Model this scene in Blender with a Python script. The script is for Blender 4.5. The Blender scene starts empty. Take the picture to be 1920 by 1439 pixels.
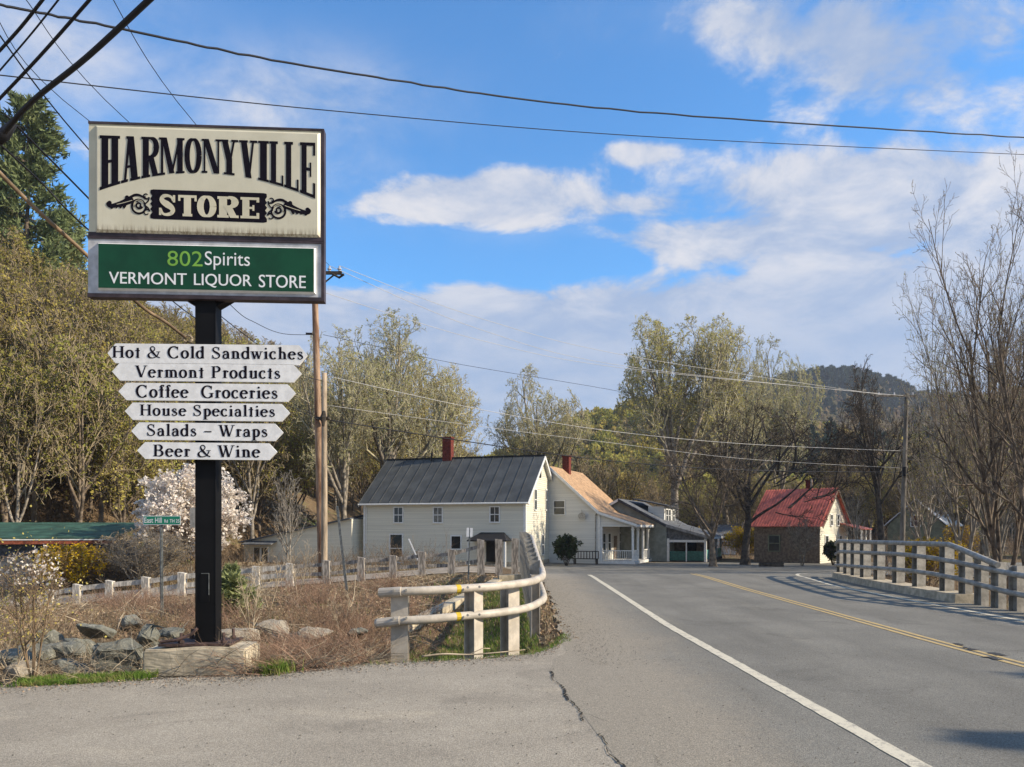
import bpy, bmesh, math, random
import numpy as np
from mathutils import Vector, Matrix
R = math.radians
random.seed(7)
rng = np.random.default_rng(7)
scene = bpy.context.scene
COL = scene.collection

# ------------------------------------------------------------------ camera, sky, sun, exposure
EYE, HZ, FOC = 1.7, 992.0, 1440.0
cam_d = bpy.data.cameras.new("camera")
cam_d.sensor_width = 36.0
cam_d.lens = 27.0
cam_d.shift_y = (HZ - 719.5) / 1920.0
cam_d.clip_start = 0.05
cam_d.clip_end = 6000
cam = bpy.data.objects.new("camera", cam_d)
COL.objects.link(cam)
cam.location = (0, 0, EYE)
cam.rotation_euler = (R(90), 0, 0)
scene.camera = cam

SUN_AZ, SUN_EL = 11.0, 29.0        # degrees: azimuth turned from +X toward the viewer
sdir = Vector((math.cos(R(SUN_AZ)) * math.cos(R(SUN_EL)), -math.sin(R(SUN_AZ)) * math.cos(R(SUN_EL)), math.sin(R(SUN_EL))))
sun_d = bpy.data.lights.new("sun", 'SUN')
sun_d.energy = 3.8
sun_d.angle = R(0.5)
sun_d.color = (1.0, 0.87, 0.69)
sun = bpy.data.objects.new("sun", sun_d)
COL.objects.link(sun)
sun.rotation_mode = 'QUATERNION'
sun.rotation_quaternion = sdir.to_track_quat('Z', 'Y')
sun.location = (20, -5, 30)

scene.view_settings.view_transform = 'Standard'
scene.view_settings.look = 'None'
scene.view_settings.exposure = 0.85
scene.view_settings.gamma = 1.0
scene.view_settings.use_curve_mapping = False
scene.render.engine = 'CYCLES'
scene.cycles.max_bounces = 6
scene.cycles.transparent_max_bounces = 8
scene.cycles.use_denoising = True


class NT:
    """small helper to write node trees"""
    def __init__(s, tree):
        s.t = tree; s.n = tree.nodes; s.l = tree.links
    def add(s, kind, **kw):
        n = s.n.new(kind)
        for k, v in kw.items():
            if k == 'inp':
                for a, b in v.items():
                    if isinstance(b, bpy.types.NodeSocket): s.l.new(b, n.inputs[a])
                    else: n.inputs[a].default_value = b
            else: setattr(n, k, v)
        return n
    def math(s, op, a, b=None, c=None, clamp=False):
        n = s.n.new('ShaderNodeMath'); n.operation = op; n.use_clamp = clamp
        for i, v in enumerate((a, b, c)):
            if v is None: continue
            if isinstance(v, bpy.types.NodeSocket): s.l.new(v, n.inputs[i])
            else: n.inputs[i].default_value = v
        return n.outputs[0]
    def mix(s, f, a, b, mode='MIX'):
        n = s.n.new('ShaderNodeMix'); n.data_type = 'RGBA'; n.blend_type = mode; n.clamp_factor = True
        for i, v in ((0, f), (6, a), (7, b)):
            if isinstance(v, bpy.types.NodeSocket): s.l.new(v, n.inputs[i])
            elif i == 0: n.inputs[0].default_value = v
            else: n.inputs[i].default_value = (*v, 1) if len(v) == 3 else v
        return n.outputs[2]
    def ramp(s, f, lo, hi, a=0.0, b=1.0, smooth=True):
        n = s.n.new('ShaderNodeMapRange'); n.interpolation_type = 'SMOOTHSTEP' if smooth else 'LINEAR'
        s.l.new(f, n.inputs[0])
        n.inputs[1].default_value = lo; n.inputs[2].default_value = hi
        n.inputs[3].default_value = a; n.inputs[4].default_value = b
        return n.outputs[0]
    def noise(s, vec, scale, detail=4, rough=.55, dist=0.0):
        n = s.n.new('ShaderNodeTexNoise')
        if vec is not None: s.l.new(vec, n.inputs['Vector'])
        n.inputs['Scale'].default_value = scale; n.inputs['Detail'].default_value = detail
        n.inputs['Roughness'].default_value = rough; n.inputs['Distortion'].default_value = dist
        return n.outputs[0]


world = bpy.data.worlds.new("World")
scene.world = world
world.use_nodes = True
wt = NT(world.node_tree)
for n in list(wt.n): wt.n.remove(n)
sky = wt.add('ShaderNodeTexSky', sky_type='NISHITA', sun_disc=False)
sky.sun_elevation = R(SUN_EL)
sky.sun_rotation = R(90 + SUN_AZ)
sky.altitude = 200
sky.air_density = 1.15
sky.dust_density = 0.3
sky.ozone_density = 2.5
SKY_STRENGTH = 0.12
tc = wt.add('ShaderNodeTexCoord')
D = tc.outputs['Generated']
sep = wt.add('ShaderNodeSeparateXYZ', inp={0: D})
dx, dy, dz = sep.outputs
# clouds lie on a flat layer: project the direction on it
dzp = wt.math('ADD', wt.math('MAXIMUM', dz, 0.0), 0.22)
cu = wt.math('DIVIDE', dx, dzp); cv = wt.math('DIVIDE', dy, dzp)
cvec = wt.add('ShaderNodeCombineXYZ', inp={0: cu, 1: cv, 2: 3.1}).outputs[0]
n1 = wt.noise(cvec, 1.15, 9, .60, .25)
n2 = wt.noise(cvec, 4.2, 9, .62, .3)
n3 = wt.noise(cvec, .55, 3, .5)
# banks of cloud in given directions (tangent of bearing u, tangent of height v)
dys = wt.math('MAXIMUM', dy, 0.05)
u = wt.math('DIVIDE', dx, dys); v = wt.math('DIVIDE', dz, dys)
front = wt.ramp(dy, 0.05, 0.35)
def bank(px, py, sx, sy, amp):
    u0, v0 = (px - 960) / FOC, (HZ - py) / FOC
    a = wt.math('MULTIPLY', wt.math('SUBTRACT', u, u0), FOC / sx)
    b = wt.math('MULTIPLY', wt.math('SUBTRACT', v, v0), FOC / sy)
    r2 = wt.math('ADD', wt.math('MULTIPLY', a, a), wt.math('MULTIPLY', b, b))
    return wt.math('MULTIPLY', wt.math('EXPONENT', wt.math('MULTIPLY', r2, -1.0)), amp)
banks = [bank(1640, 350, 330, 120, .09), bank(1560, 400, 250, 110, .34), bank(1870, 420, 200, 110, .30), bank(870, 375, 200, 55, .38), bank(960, 345, 90, 40, .12), bank(1600, 50, 460, 95, .30),
         bank(1680, 150, 170, 60, .20), bank(1200, 285, 75, 26, .30), bank(1260, 465, 170, 40, .36), bank(1200, 385, 110, 22, .14),
         
         bank(1100, 235, 420, 75, -.20), bank(560, 30, 300, 60, -.20), bank(1040, 480, 330, 36, -.25), bank(1250, 130, 200, 60, -.12)]
acc = banks[0]
for b_ in banks[1:]: acc = wt.math('ADD', acc, b_)
acc = wt.math('MULTIPLY', acc, front)
low = wt.math('ADD', wt.ramp(v, (HZ - 470) / FOC, (HZ - 600) / FOC, 0.0, 0.46), wt.ramp(v, (HZ - 640) / FOC, (HZ - 800) / FOC, 0.0, 0.4))     # the stratus sheet above the hills
lowback = wt.ramp(dz, .60, .2, 0.10, .34)  # extra cloud behind the viewer, out of view, added to whiten the fill
lowm = wt.add('ShaderNodeMix', data_type='FLOAT', inp={0: front, 2: lowback, 3: low}).outputs[0]
nn = wt.math('ADD', wt.math('MULTIPLY', n1, .50), wt.math('MULTIPLY', n2, .50))
nn = wt.math('ADD', wt.math('MULTIPLY', wt.math('SUBTRACT', nn, .5), 1.75), .5)
dens = wt.math('ADD', nn, wt.math('ADD', acc, lowm))
mask = wt.ramp(dens, .57, .76)
mask = wt.math('MULTIPLY', mask, .93)
veil = bank(540, 200, 230, 95, .95)      # thin high veils
for q in ((70, 100, 210, 130, 1.0), (620, 330, 110, 60, .35), (1330, 20, 260, 60, .4), (1880, 330, 130, 100, .5), (1000, 400, 260, 60, .25)): veil = wt.math('ADD', veil, bank(*q))
veil = wt.math('MULTIPLY', wt.math('MULTIPLY', veil, front), wt.ramp(nn, .25, .75))
mask = wt.math('MAXIMUM', mask, wt.math('MINIMUM', veil, .75))
shade = wt.ramp(wt.math('ADD', wt.math('MULTIPLY', n2, .8), wt.math('MULTIPLY', n3, .3)), .42, .68)
hiup = wt.ramp(dz, .2, .36)
shade = wt.math('MULTIPLY', shade, wt.math('ADD', wt.math('MULTIPLY', hiup, .75), .25))
K = 1.0 / (SKY_STRENGTH * 1.80)
grey = (0.40 * K, 0.50 * K, 0.70 * K)
white = (0.85 * K, 0.83 * K, 0.84 * K)
ccol = wt.mix(shade, grey, white)
skyc = wt.mix(1.0, sky.outputs[0], (0.43, 0.84, 1.14), 'MULTIPLY')
SKYMUL = skyc.node
fin = wt.mix(mask, skyc, ccol)
bg = wt.add('ShaderNodeBackground', inp={0: fin, 1: SKY_STRENGTH})
wo = wt.add('ShaderNodeOutputWorld', inp={0: bg.outputs[0]})

# ------------------------------------------------------------------ materials
def material(name, build):
    m = bpy.data.materials.new(name); m.use_nodes = True
    t = NT(m.node_tree)
    bs = t.n.get('Principled BSDF')
    build(t, bs)
    return m

def plain(name, col, rough=.7, var=.12, scale=6.0, metal=0.0, bump=0.0, bscale=40.0, spec=.3, dark=None, rand=0.0, stretch=None):
    """base colour with noise wear"""
    def b(t, bs):
        tcn = t.add('ShaderNodeTexCoord'); vec = tcn.outputs['Object']
        if stretch:
            vec = t.add('ShaderNodeMapping', inp={0: vec, 3: stretch}).outputs[0]
        nz = t.noise(vec, scale, 6, .6)
        d = dark or tuple(c * (1 - 3.0 * var) for c in col)
        c = t.mix(t.ramp(nz, .35, .68), tuple(max(0, x) for x in d), tuple(min(1, x * (1 + var)) for x in col))
        if rand:
            oi = t.add('ShaderNodeObjectInfo')
            hsv = t.add('ShaderNodeHueSaturation', inp={4: c, 2: t.ramp(oi.outputs['Random'], 0, 1, 1 - rand, 1 + rand, False)})
            c = hsv.outputs[0]
        t.l.new(c, bs.inputs['Base Color'])
        bs.inputs['Roughness'].default_value = rough
        bs.inputs['Metallic'].default_value = metal
        bs.inputs['Specular IOR Level'].default_value = spec
        if bump:
            n = t.noise(vec, bscale, 5, .6)
            bp = t.add('ShaderNodeBump', inp={0: .8, 1: bump * .035, 'Height': n})
            t.l.new(bp.outputs[0], bs.inputs['Normal'])
    return material(name, b)

def foliage(name, cols, rand=.25, trans=.3, scale=.5):
    def b(t, bs):
        tcn = t.add('ShaderNodeTexCoord')
        oi = t.add('ShaderNodeObjectInfo')
        nz = t.noise(tcn.outputs['Object'], scale, 4, .6)
        wn = t.noise(tcn.outputs['Object'], 9, 1, .5)
        c = t.mix(t.ramp(nz, .38, .62), cols[0], cols[1])
        c = t.mix(t.ramp(wn, .45, .7), c, cols[2])
        hs = t.add('ShaderNodeHueSaturation', inp={4: c, 0: t.ramp(oi.outputs['Random'], 0, 1, .5 - rand * .10, .5 + rand * .08, False), 2: t.ramp(oi.outputs['Random'], 0, 1, 1 + rand, 1 - rand, False)})
        c = hs.outputs[0]
        t.l.new(c, bs.inputs['Base Color']); bs.inputs['Roughness'].default_value = .8
        bs.inputs['Specular IOR Level'].default_value = .15
        tr = t.add('ShaderNodeBsdfTranslucent', inp={0: c})
        mx = t.add('ShaderNodeMixShader', inp={0: trans, 1: bs.outputs[0], 2: tr.outputs[0]})
        t.l.new(mx.outputs[0], t.n['Material Output'].inputs[0])
    return material(name, b)

M = {}
M['cream'] = plain('cream_enamel', (.62, .57, .41), .45, .04, 3)
M['letter_black'] = plain('letter_black', (.008, .006, .012), .75, .1, 30, spec=.1)
M['black_paint'] = plain('black_paint', (.006, .006, .0065), .6, .12, 3, spec=.15)
M['brown_metal'] = plain('brown_metal', (.055, .040, .045), .5, .15, 6)
M['silver'] = plain('retainer_metal', (.50, .50, .50), .5, .08, 8)
M['pan_white'] = plain('pan_white', (.80, .80, .78), .5, .03, 8)
M['sign_green'] = plain('sign_green', (.004, .062, .026), .5, .08, 3)
M['lime'] = plain('lime_vinyl', (.20, .42, .06), .5, .05)
M['white_vinyl'] = plain('white_vinyl', (.80, .82, .80), .5, .02)
M['board_white'] = plain('board_white', (.80, .79, .76), .55, .04, 12)
M['concrete'] = plain('concrete', (.52, .44, .31), .9, .12, 5, bump=.15, bscale=22)
M['steel_plate'] = plain('rusty_plate', (.09, .055, .045), .7, .2, 14)
M['road_green'] = plain('street_sign_green', (.015, .22, .13), .45, .04)
M['post_metal'] = plain('galvanised_post', (.20, .21, .20), .55, .15, 14, metal=.4)
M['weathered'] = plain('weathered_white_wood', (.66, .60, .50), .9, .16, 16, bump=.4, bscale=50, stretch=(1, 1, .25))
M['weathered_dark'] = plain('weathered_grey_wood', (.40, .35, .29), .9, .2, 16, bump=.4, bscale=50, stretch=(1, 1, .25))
M['rail_paint'] = plain('rail_paint', (.52, .46, .37), .5, .08, 5)
M['galv'] = plain('weathered_galvanised', (.37, .345, .295), .55, .12, 6, metal=.1)
M['clap'] = plain('cream_clapboard', (.68, .64, .51), .65, .045, 1.0, stretch=(.12, .12, 9))
M['clap_white'] = plain('white_clapboard', (.66, .645, .58), .65, .045, 1.0, stretch=(.12, .12, 9))
M['trim'] = plain('white_trim', (.74, .73, .68), .6, .04)
M['roof_grey'] = plain('grey_metal_roof', (.075, .078, .074), .55, .10, .8, spec=.3)
M['roof_dark'] = plain('dark_roof_edge', (.02, .02, .022), .6, .1)
M['shingle_tan'] = plain('tan_shingle', (.46, .29, .16), .9, .12, 3.5, bump=.5, bscale=14)
M['shingle_grey'] = plain('grey_shingle', (.14, .145, .15), .9, .14, 3.5, bump=.5, bscale=14)
M['shingle_dark'] = plain('dark_shingle', (.065, .068, .072), .9, .14, 3.5, bump=.5, bscale=14)
M['roof_red'] = plain('red_metal_roof', (.70, .20, .13), .5, .12, 1.6, spec=.3)
M['roof_green'] = plain('green_roof', (.05, .115, .08), .6, .15, 1.5)
M['brick'] = plain('chimney_brick', (.17, .035, .022), .9, .18, 9)
M['brown_wall'] = plain('brown_boards', (.21, .16, .115), .9, .15, 5)
M['shed_wall'] = plain('shed_boards', (.11, .12, .13), .9, .2, 6)
M['rust_band'] = plain('rusty_band', (.28, .08, .04), .8, .2, 5)
M['teal'] = plain('teal_paint', (.12, .33, .27), .6, .1)
M['dark_teal'] = plain('dark_teal_paint', (.05, .14, .11), .7, .1)
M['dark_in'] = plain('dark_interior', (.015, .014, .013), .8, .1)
M['olive_wall'] = plain('olive_clapboard', (.20, .21, .14), .8, .1, 2)
M['roof_white'] = plain('pale_metal_roof', (.62, .64, .66), .5, .06, 2)
M['pole_wood'] = plain('pole_wood', (.36, .245, .16), .9, .2, 6, bump=.5, bscale=60, stretch=(1, 1, .12), dark=(.12, .055, .03))
M['pole_pale'] = plain('pole_wood_pale', (.46, .36, .25), .9, .18, 6, bump=.5, bscale=60, stretch=(1, 1, .12))
M['pole_grey'] = plain('pole_wood_grey', (.24, .21, .17), .9, .18, 6, stretch=(1, 1, .12))
M['wire'] = plain('black_cable', (.012, .012, .015), .6, .1)
M['wire_alu'] = plain('bare_aluminium_wire', (.50, .49, .46), .5, .05, metal=.1)
M['porcelain'] = plain('porcelain', (.5, .5, .52), .3, .05)
M['bark'] = plain('bark_brown', (.20, .155, .11), .95, .22, 3, bump=.6, bscale=18, rand=.3)
M['bark_grey'] = plain('bark_grey', (.29, .25, .195), .95, .2, 3, bump=.6, bscale=18, rand=.25)
M['twigs_light'] = plain('light_twigs', (.44, .40, .26), .95, .12, 3)
M['twigs_mid'] = plain('mid_twigs', (.27, .215, .13), .95, .15, 3, rand=.2)
M['bark_dark'] = plain('bark_dark', (.085, .07, .055), .95, .2, 3, bump=.6, bscale=18)
M['bark_pale'] = plain('bark_pale', (.36, .32, .26), .95, .2, 3, bump=.4, bscale=18)
def rockmat(name, c1, c2, c3):
    def b(t, bs):
        tcn = t.add('ShaderNodeTexCoord'); vec = tcn.outputs['Object']; oi = t.add('ShaderNodeObjectInfo')
        off = t.add('ShaderNodeVectorMath', operation='ADD', inp={0: vec, 1: t.add('ShaderNodeCombineXYZ', inp={0: t.math('MULTIPLY', oi.outputs['Random'], 37.0)}).outputs[0]}).outputs[0]
        big = t.noise(off, 3.2, 7, .65, .6); f = t.noise(off, 26, 6, .75); v = t.noise(off, 8, 5, .7, 1.2)
        c = t.mix(t.ramp(big, .38, .62), c1, c2)
        c = t.mix(t.math('MULTIPLY', t.ramp(v, .56, .66), .75), c, c3)
        c = t.mix(t.math('MULTIPLY', t.ramp(f, .52, .70), .55), c, tuple(x * .35 for x in c1))
        geo = t.add('ShaderNodeNewGeometry'); 
        t.l.new(c, bs.inputs['Base Color']); bs.inputs['Roughness'].default_value = .9; bs.inputs['Specular IOR Level'].default_value = .2
        bp = t.add('ShaderNodeBump', inp={0: .9, 1: .022, 'Height': t.math('ADD', f, v)})
        t.l.new(bp.outputs[0], bs.inputs['Normal'])
    return material(name, b)
M['rock'] = rockmat('riprap_rock', (.13, .13, .105), (.21, .205, .165), (.36, .345, .28))
M['rock_tan'] = rockmat('riprap_tan_rock', (.30, .255, .19), (.40, .345, .26), (.50, .45, .36))
M['twig'] = plain('dry_twig', (.27, .19, .115), .95, .2, 3, rand=.1)
M['twig_red'] = plain('dry_red_twig', (.33, .21, .14), .95, .2, 3)
M['twig_pale'] = plain('dry_pale_twig', (.46, .37, .25), .95, .2, 3)
M['yellow_paint'] = plain('yellow_paint', (.65, .45, .03), .6, .08)
M['pane'] = plain('window_pane', (.035, .042, .040), .10, .1, 2, spec=.6)
M['curtain_pane'] = plain('window_pane_pale', (.16, .15, .12), .15, .2, 3, spec=.6)
M['flower_white'] = foliage('white_blossom', ((.78, .72, .62), (.86, .82, .74), (.70, .58, .50)), .05, .35)
M['forsythia'] = foliage('yellow_blossom', ((.52, .33, .006), (.62, .42, .01), (.34, .26, .02)), .05, .3)
M['bud_yellow'] = foliage('yellow_green_buds', ((.54, .50, .11), (.62, .58, .17), (.42, .37, .09)), .22, .5)
M['bud_pale'] = foliage('pale_green_buds', ((.56, .535, .20), (.64, .62, .28), (.44, .41, .15)), .15, .5)
M['bud_olive'] = foliage('olive_buds', ((.42, .37, .085), (.50, .45, .11), (.31, .255, .075)), .25, .45)
M['bud_brown'] = foliage('brown_buds', ((.36, .28, .13), (.42, .34, .16), (.28, .21, .10)), .25, .4)
M['needle'] = foliage('conifer_needles', ((.15, .19, .075), (.25, .28, .12), (.10, .13, .055)), .25, .15)
M['needle_far'] = foliage('far_conifer_needles', ((.045, .075, .045), (.06, .095, .055), (.035, .055, .04)), .2, .1)
M['leaf_dark'] = foliage('dark_leaves', ((.03, .05, .02), (.05, .075, .03), (.02, .035, .015)), .2, .2)
M['grass'] = foliage('grass_blades', ((.11, .20, .03), (.18, .27, .05), (.30, .27, .10)), .1, .4, 1.5)
M['grass_dry'] = foliage('dry_grass_blades', ((.36, .29, .16), (.46, .38, .23), (.24, .20, .10)), .1, .3, 1.5)
M['litter'] = foliage('leaf_litter', ((.30, .21, .125), (.40, .31, .20), (.19, .125, .08)), .1, .1, 2.0)


def asphalt(name, c1, c2, shoulder=None):
    def b(t, bs):
        tcn = t.add('ShaderNodeTexCoord'); vec = tcn.outputs['Object']
        sp = t.add('ShaderNodeSeparateXYZ', inp={0: vec})
        fine = t.noise(vec, 95, 3, .7); mid = t.noise(vec, 9, 6, .65); big = t.noise(vec, .55, 5, .6)
        strt = t.add('ShaderNodeMapping', inp={0: vec, 3: (1, .12, 1) if shoulder else (.5, 1.2, 1)}).outputs[0]
        strk = t.noise(strt, 1.7, 5, .6)
        c = t.mix(t.ramp(big, .35, .66), c1, c2)
        c = t.mix(t.math('MULTIPLY', t.ramp(strk, .42, .75), .45), c, tuple(x * .80 for x in c1))
        if shoulder:
            for xc in (3.75, 5.35, 7.3, 8.75):
                g_ = t.math('SUBTRACT', sp.outputs[0], xc); g_ = t.math('EXPONENT', t.math('MULTIPLY', t.math('MULTIPLY', g_, g_), -9.0))
                c = t.mix(t.math('MULTIPLY', g_, t.ramp(strk, .3, .7, .10, .34)), c, tuple(x * .62 for x in c1))
        st = t.noise(vec, .9, 3, .5, .8)
        c = t.mix(t.math('MULTIPLY', t.ramp(st, .58, .70), .42), c, tuple(x * .6 for x in c1))
        c = t.mix(t.math('MULTIPLY', t.ramp(t.noise(strt, .8, 6, .7), .55, .75), .5), c, tuple(min(1, x * y) for x, y in zip(c2, (1.35, 1.30, 1.2))))
        if shoulder:
            wob = t.math('ADD', sp.outputs[0], t.math('MULTIPLY', t.math('SUBTRACT', mid, .5), 1.1))
            wob = t.math('ADD', wob, t.math('MULTIPLY', t.math('SUBTRACT', big, .5), 1.6))
            c = t.mix(t.math('MULTIPLY', t.ramp(wob, 2.7, 1.5), .85), c, shoulder)
        c = t.mix(t.math('MULTIPLY', t.ramp(mid, .5, .8), .22), c, tuple(min(1, x * 1.35) for x in c2))
        v1 = t.add('ShaderNodeTexVoronoi', inp={'Vector': vec, 'Scale': 120.0})
        agg = t.ramp(v1.outputs['Color'], .25, .95, .62, 1.42, False)
        cm = t.add('ShaderNodeCombineXYZ', inp={0: agg, 1: agg, 2: agg}).outputs[0]
        c = t.mix(.75, c, cm, 'MULTIPLY')
        f2 = t.ramp(fine, .35, .7, .80, 1.18)
        cm2 = t.add('ShaderNodeCombineXYZ', inp={0: f2, 1: f2, 2: f2}).outputs[0]
        c = t.mix(.8, c, cm2, 'MULTIPLY')
        t.l.new(c, bs.inputs['Base Color'])
        bs.inputs['Roughness'].default_value = .92
        bs.inputs['Specular IOR Level'].default_value = .25
        h = t.math('ADD', fine, t.math('MULTIPLY', mid, .6))
        bp = t.add('ShaderNodeBump', inp={0: .6, 1: .012, 'Height': h})
        t.l.new(bp.outputs[0], bs.inputs['Normal'])
    return material(name, b)
M['road'] = asphalt('road_asphalt', (.190, .178, .148), (.235, .220, .182), (.33, .285, .215))
M['lot'] = asphalt('lot_asphalt', (.335, .292, .225), (.40, .35, .27))

def paintm(name, col, under):
    def b(t, bs):
        tcn = t.add('ShaderNodeTexCoord'); vec = tcn.outputs['Object']
        a = t.noise(vec, 7, 8, .75); f = t.noise(vec, 60, 4, .7)
        w = t.ramp(t.math('ADD', t.math('MULTIPLY', a, .6), t.math('MULTIPLY', f, .4)), .49, .60)
        t.l.new(t.mix(t.math('MULTIPLY', w, .8), col, under), bs.inputs['Base Color'])
        bs.inputs['Roughness'].default_value = .8
    return material(name, b)
M['line_white'] = paintm('worn_white_line_paint', (.60, .54, .40), (.28, .25, .20))
M['line_yellow'] = paintm('worn_yellow_line_paint', (.50, .35, .13), (.22, .19, .14))
M['crack'] = plain('crack_dark', (.03, .027, .022), .95, .1)
M['tar'] = plain('tar_dark', (.05, .048, .045), .8, .1)

def groundmat(t, bs):
    tcn = t.add('ShaderNodeTexCoord'); vec = tcn.outputs['Object']
    sp = t.add('ShaderNodeSeparateXYZ', inp={0: vec}); X, Y, Z = sp.outputs
    a = t.noise(vec, .25, 6, .6); b_ = t.noise(vec, 2.2, 8, .7); f = t.noise(vec, 22, 6, .7)
    c = t.mix(t.ramp(b_, .35, .65), (.12, .075, .042), (.23, .165, .095))
    c = t.mix(t.math('MULTIPLY', t.ramp(f, .5, .72), .6), c, (.32, .25, .16))
    # grass patches
    g = t.ramp(t.math('ADD', t.math('MULTIPLY', a, .7), t.math('MULTIPLY', b_, .3)), .52, .64)
    near = t.ramp(Y, 30, 44)
    c = t.mix(t.math('MULTIPLY', g, t.math('ADD', t.math('MULTIPLY', near, .8), .12)), c, (.13, .19, .045))
    # forest floor far away
    far = t.ramp(Y, 75, 120)
    c = t.mix(far, c, (.16, .12, .075))
    t.l.new(c, bs.inputs['Base Color']); bs.inputs['Roughness'].default_value = .95
    bs.inputs['Specular IOR Level'].default_value = .1
    bp = t.add('ShaderNodeBump', inp={0: .9, 1: .06, 'Height': t.math('ADD', b_, f)})
    t.l.new(bp.outputs[0], bs.inputs['Normal'])
M['ground'] = material('earth_ground', groundmat)
M['dirt'] = plain('dirt_road', (.36, .30, .225), .95, .12, 3, bump=.4, bscale=25)
M['gravel'] = plain('gravel_verge', (.27, .22, .155), .95, .2, 5, bump=.9, bscale=40)

def facemat(t, bs):      # cream sign face with grime streaks along its lower edge
    tcn = t.add('ShaderNodeTexCoord'); vec = tcn.outputs['Object']
    sp = t.add('ShaderNodeSeparateXYZ', inp={0: vec}); Z = sp.outputs[2]
    mp = t.add('ShaderNodeMapping', inp={0: vec, 3: (14, 14, .8)}).outputs[0]
    n = t.noise(mp, 2.0, 6, .7); n2_ = t.noise(vec, 2.5, 4, .6)
    c = t.mix(t.ramp(n2_, .35, .7), (.58, .54, .395), (.65, .605, .45))
    low = t.ramp(Z, 5.05, 4.95)
    s = t.math('MULTIPLY', t.ramp(n, .40, .64), low)
    c = t.mix(s, c, (.24, .185, .11))
    hz_ = t.math('MULTIPLY', t.ramp(n, .52, .75), t.ramp(Z, 5.4, 5.0, 0, .35))
    c = t.mix(hz_, c, (.40, .34, .22))
    t.l.new(c, bs.inputs['Base Color']); bs.inputs['Roughness'].default_value = .4
M['face'] = material('sign_face_cream', facemat)

# ------------------------------------------------------------------ mesh helpers
def link(o, parent=None):
    COL.objects.link(o)
    if parent is not None: o.parent = parent
    return o

def np_mesh(name, V, polys, mats):
    """polys: list of (index array (F,k), material slot)"""
    me = bpy.data.meshes.new(name)
    V = np.asarray(V, dtype=np.float32)
    me.vertices.add(len(V)); me.vertices.foreach_set('co', V.ravel())
    loops = []; starts = []; mi = []; s = 0
    for F, k in polys:
        F = np.asarray(F, dtype=np.int32)
        if F.size == 0: continue
        loops.append(F.ravel()); starts.append(s + np.arange(len(F), dtype=np.int32) * F.shape[1])
        mi.append(np.full(len(F), k, dtype=np.int32)); s += F.size
    loops = np.concatenate(loops); starts = np.concatenate(starts); mi = np.concatenate(mi)
    me.loops.add(len(loops)); me.loops.foreach_set('vertex_index', loops)
    me.polygons.add(len(starts)); me.polygons.foreach_set('loop_start', starts)
    me.polygons.foreach_set('material_index', mi)
    for m in mats: me.materials.append(m)
    me.update(calc_edges=True)
    return me

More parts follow.
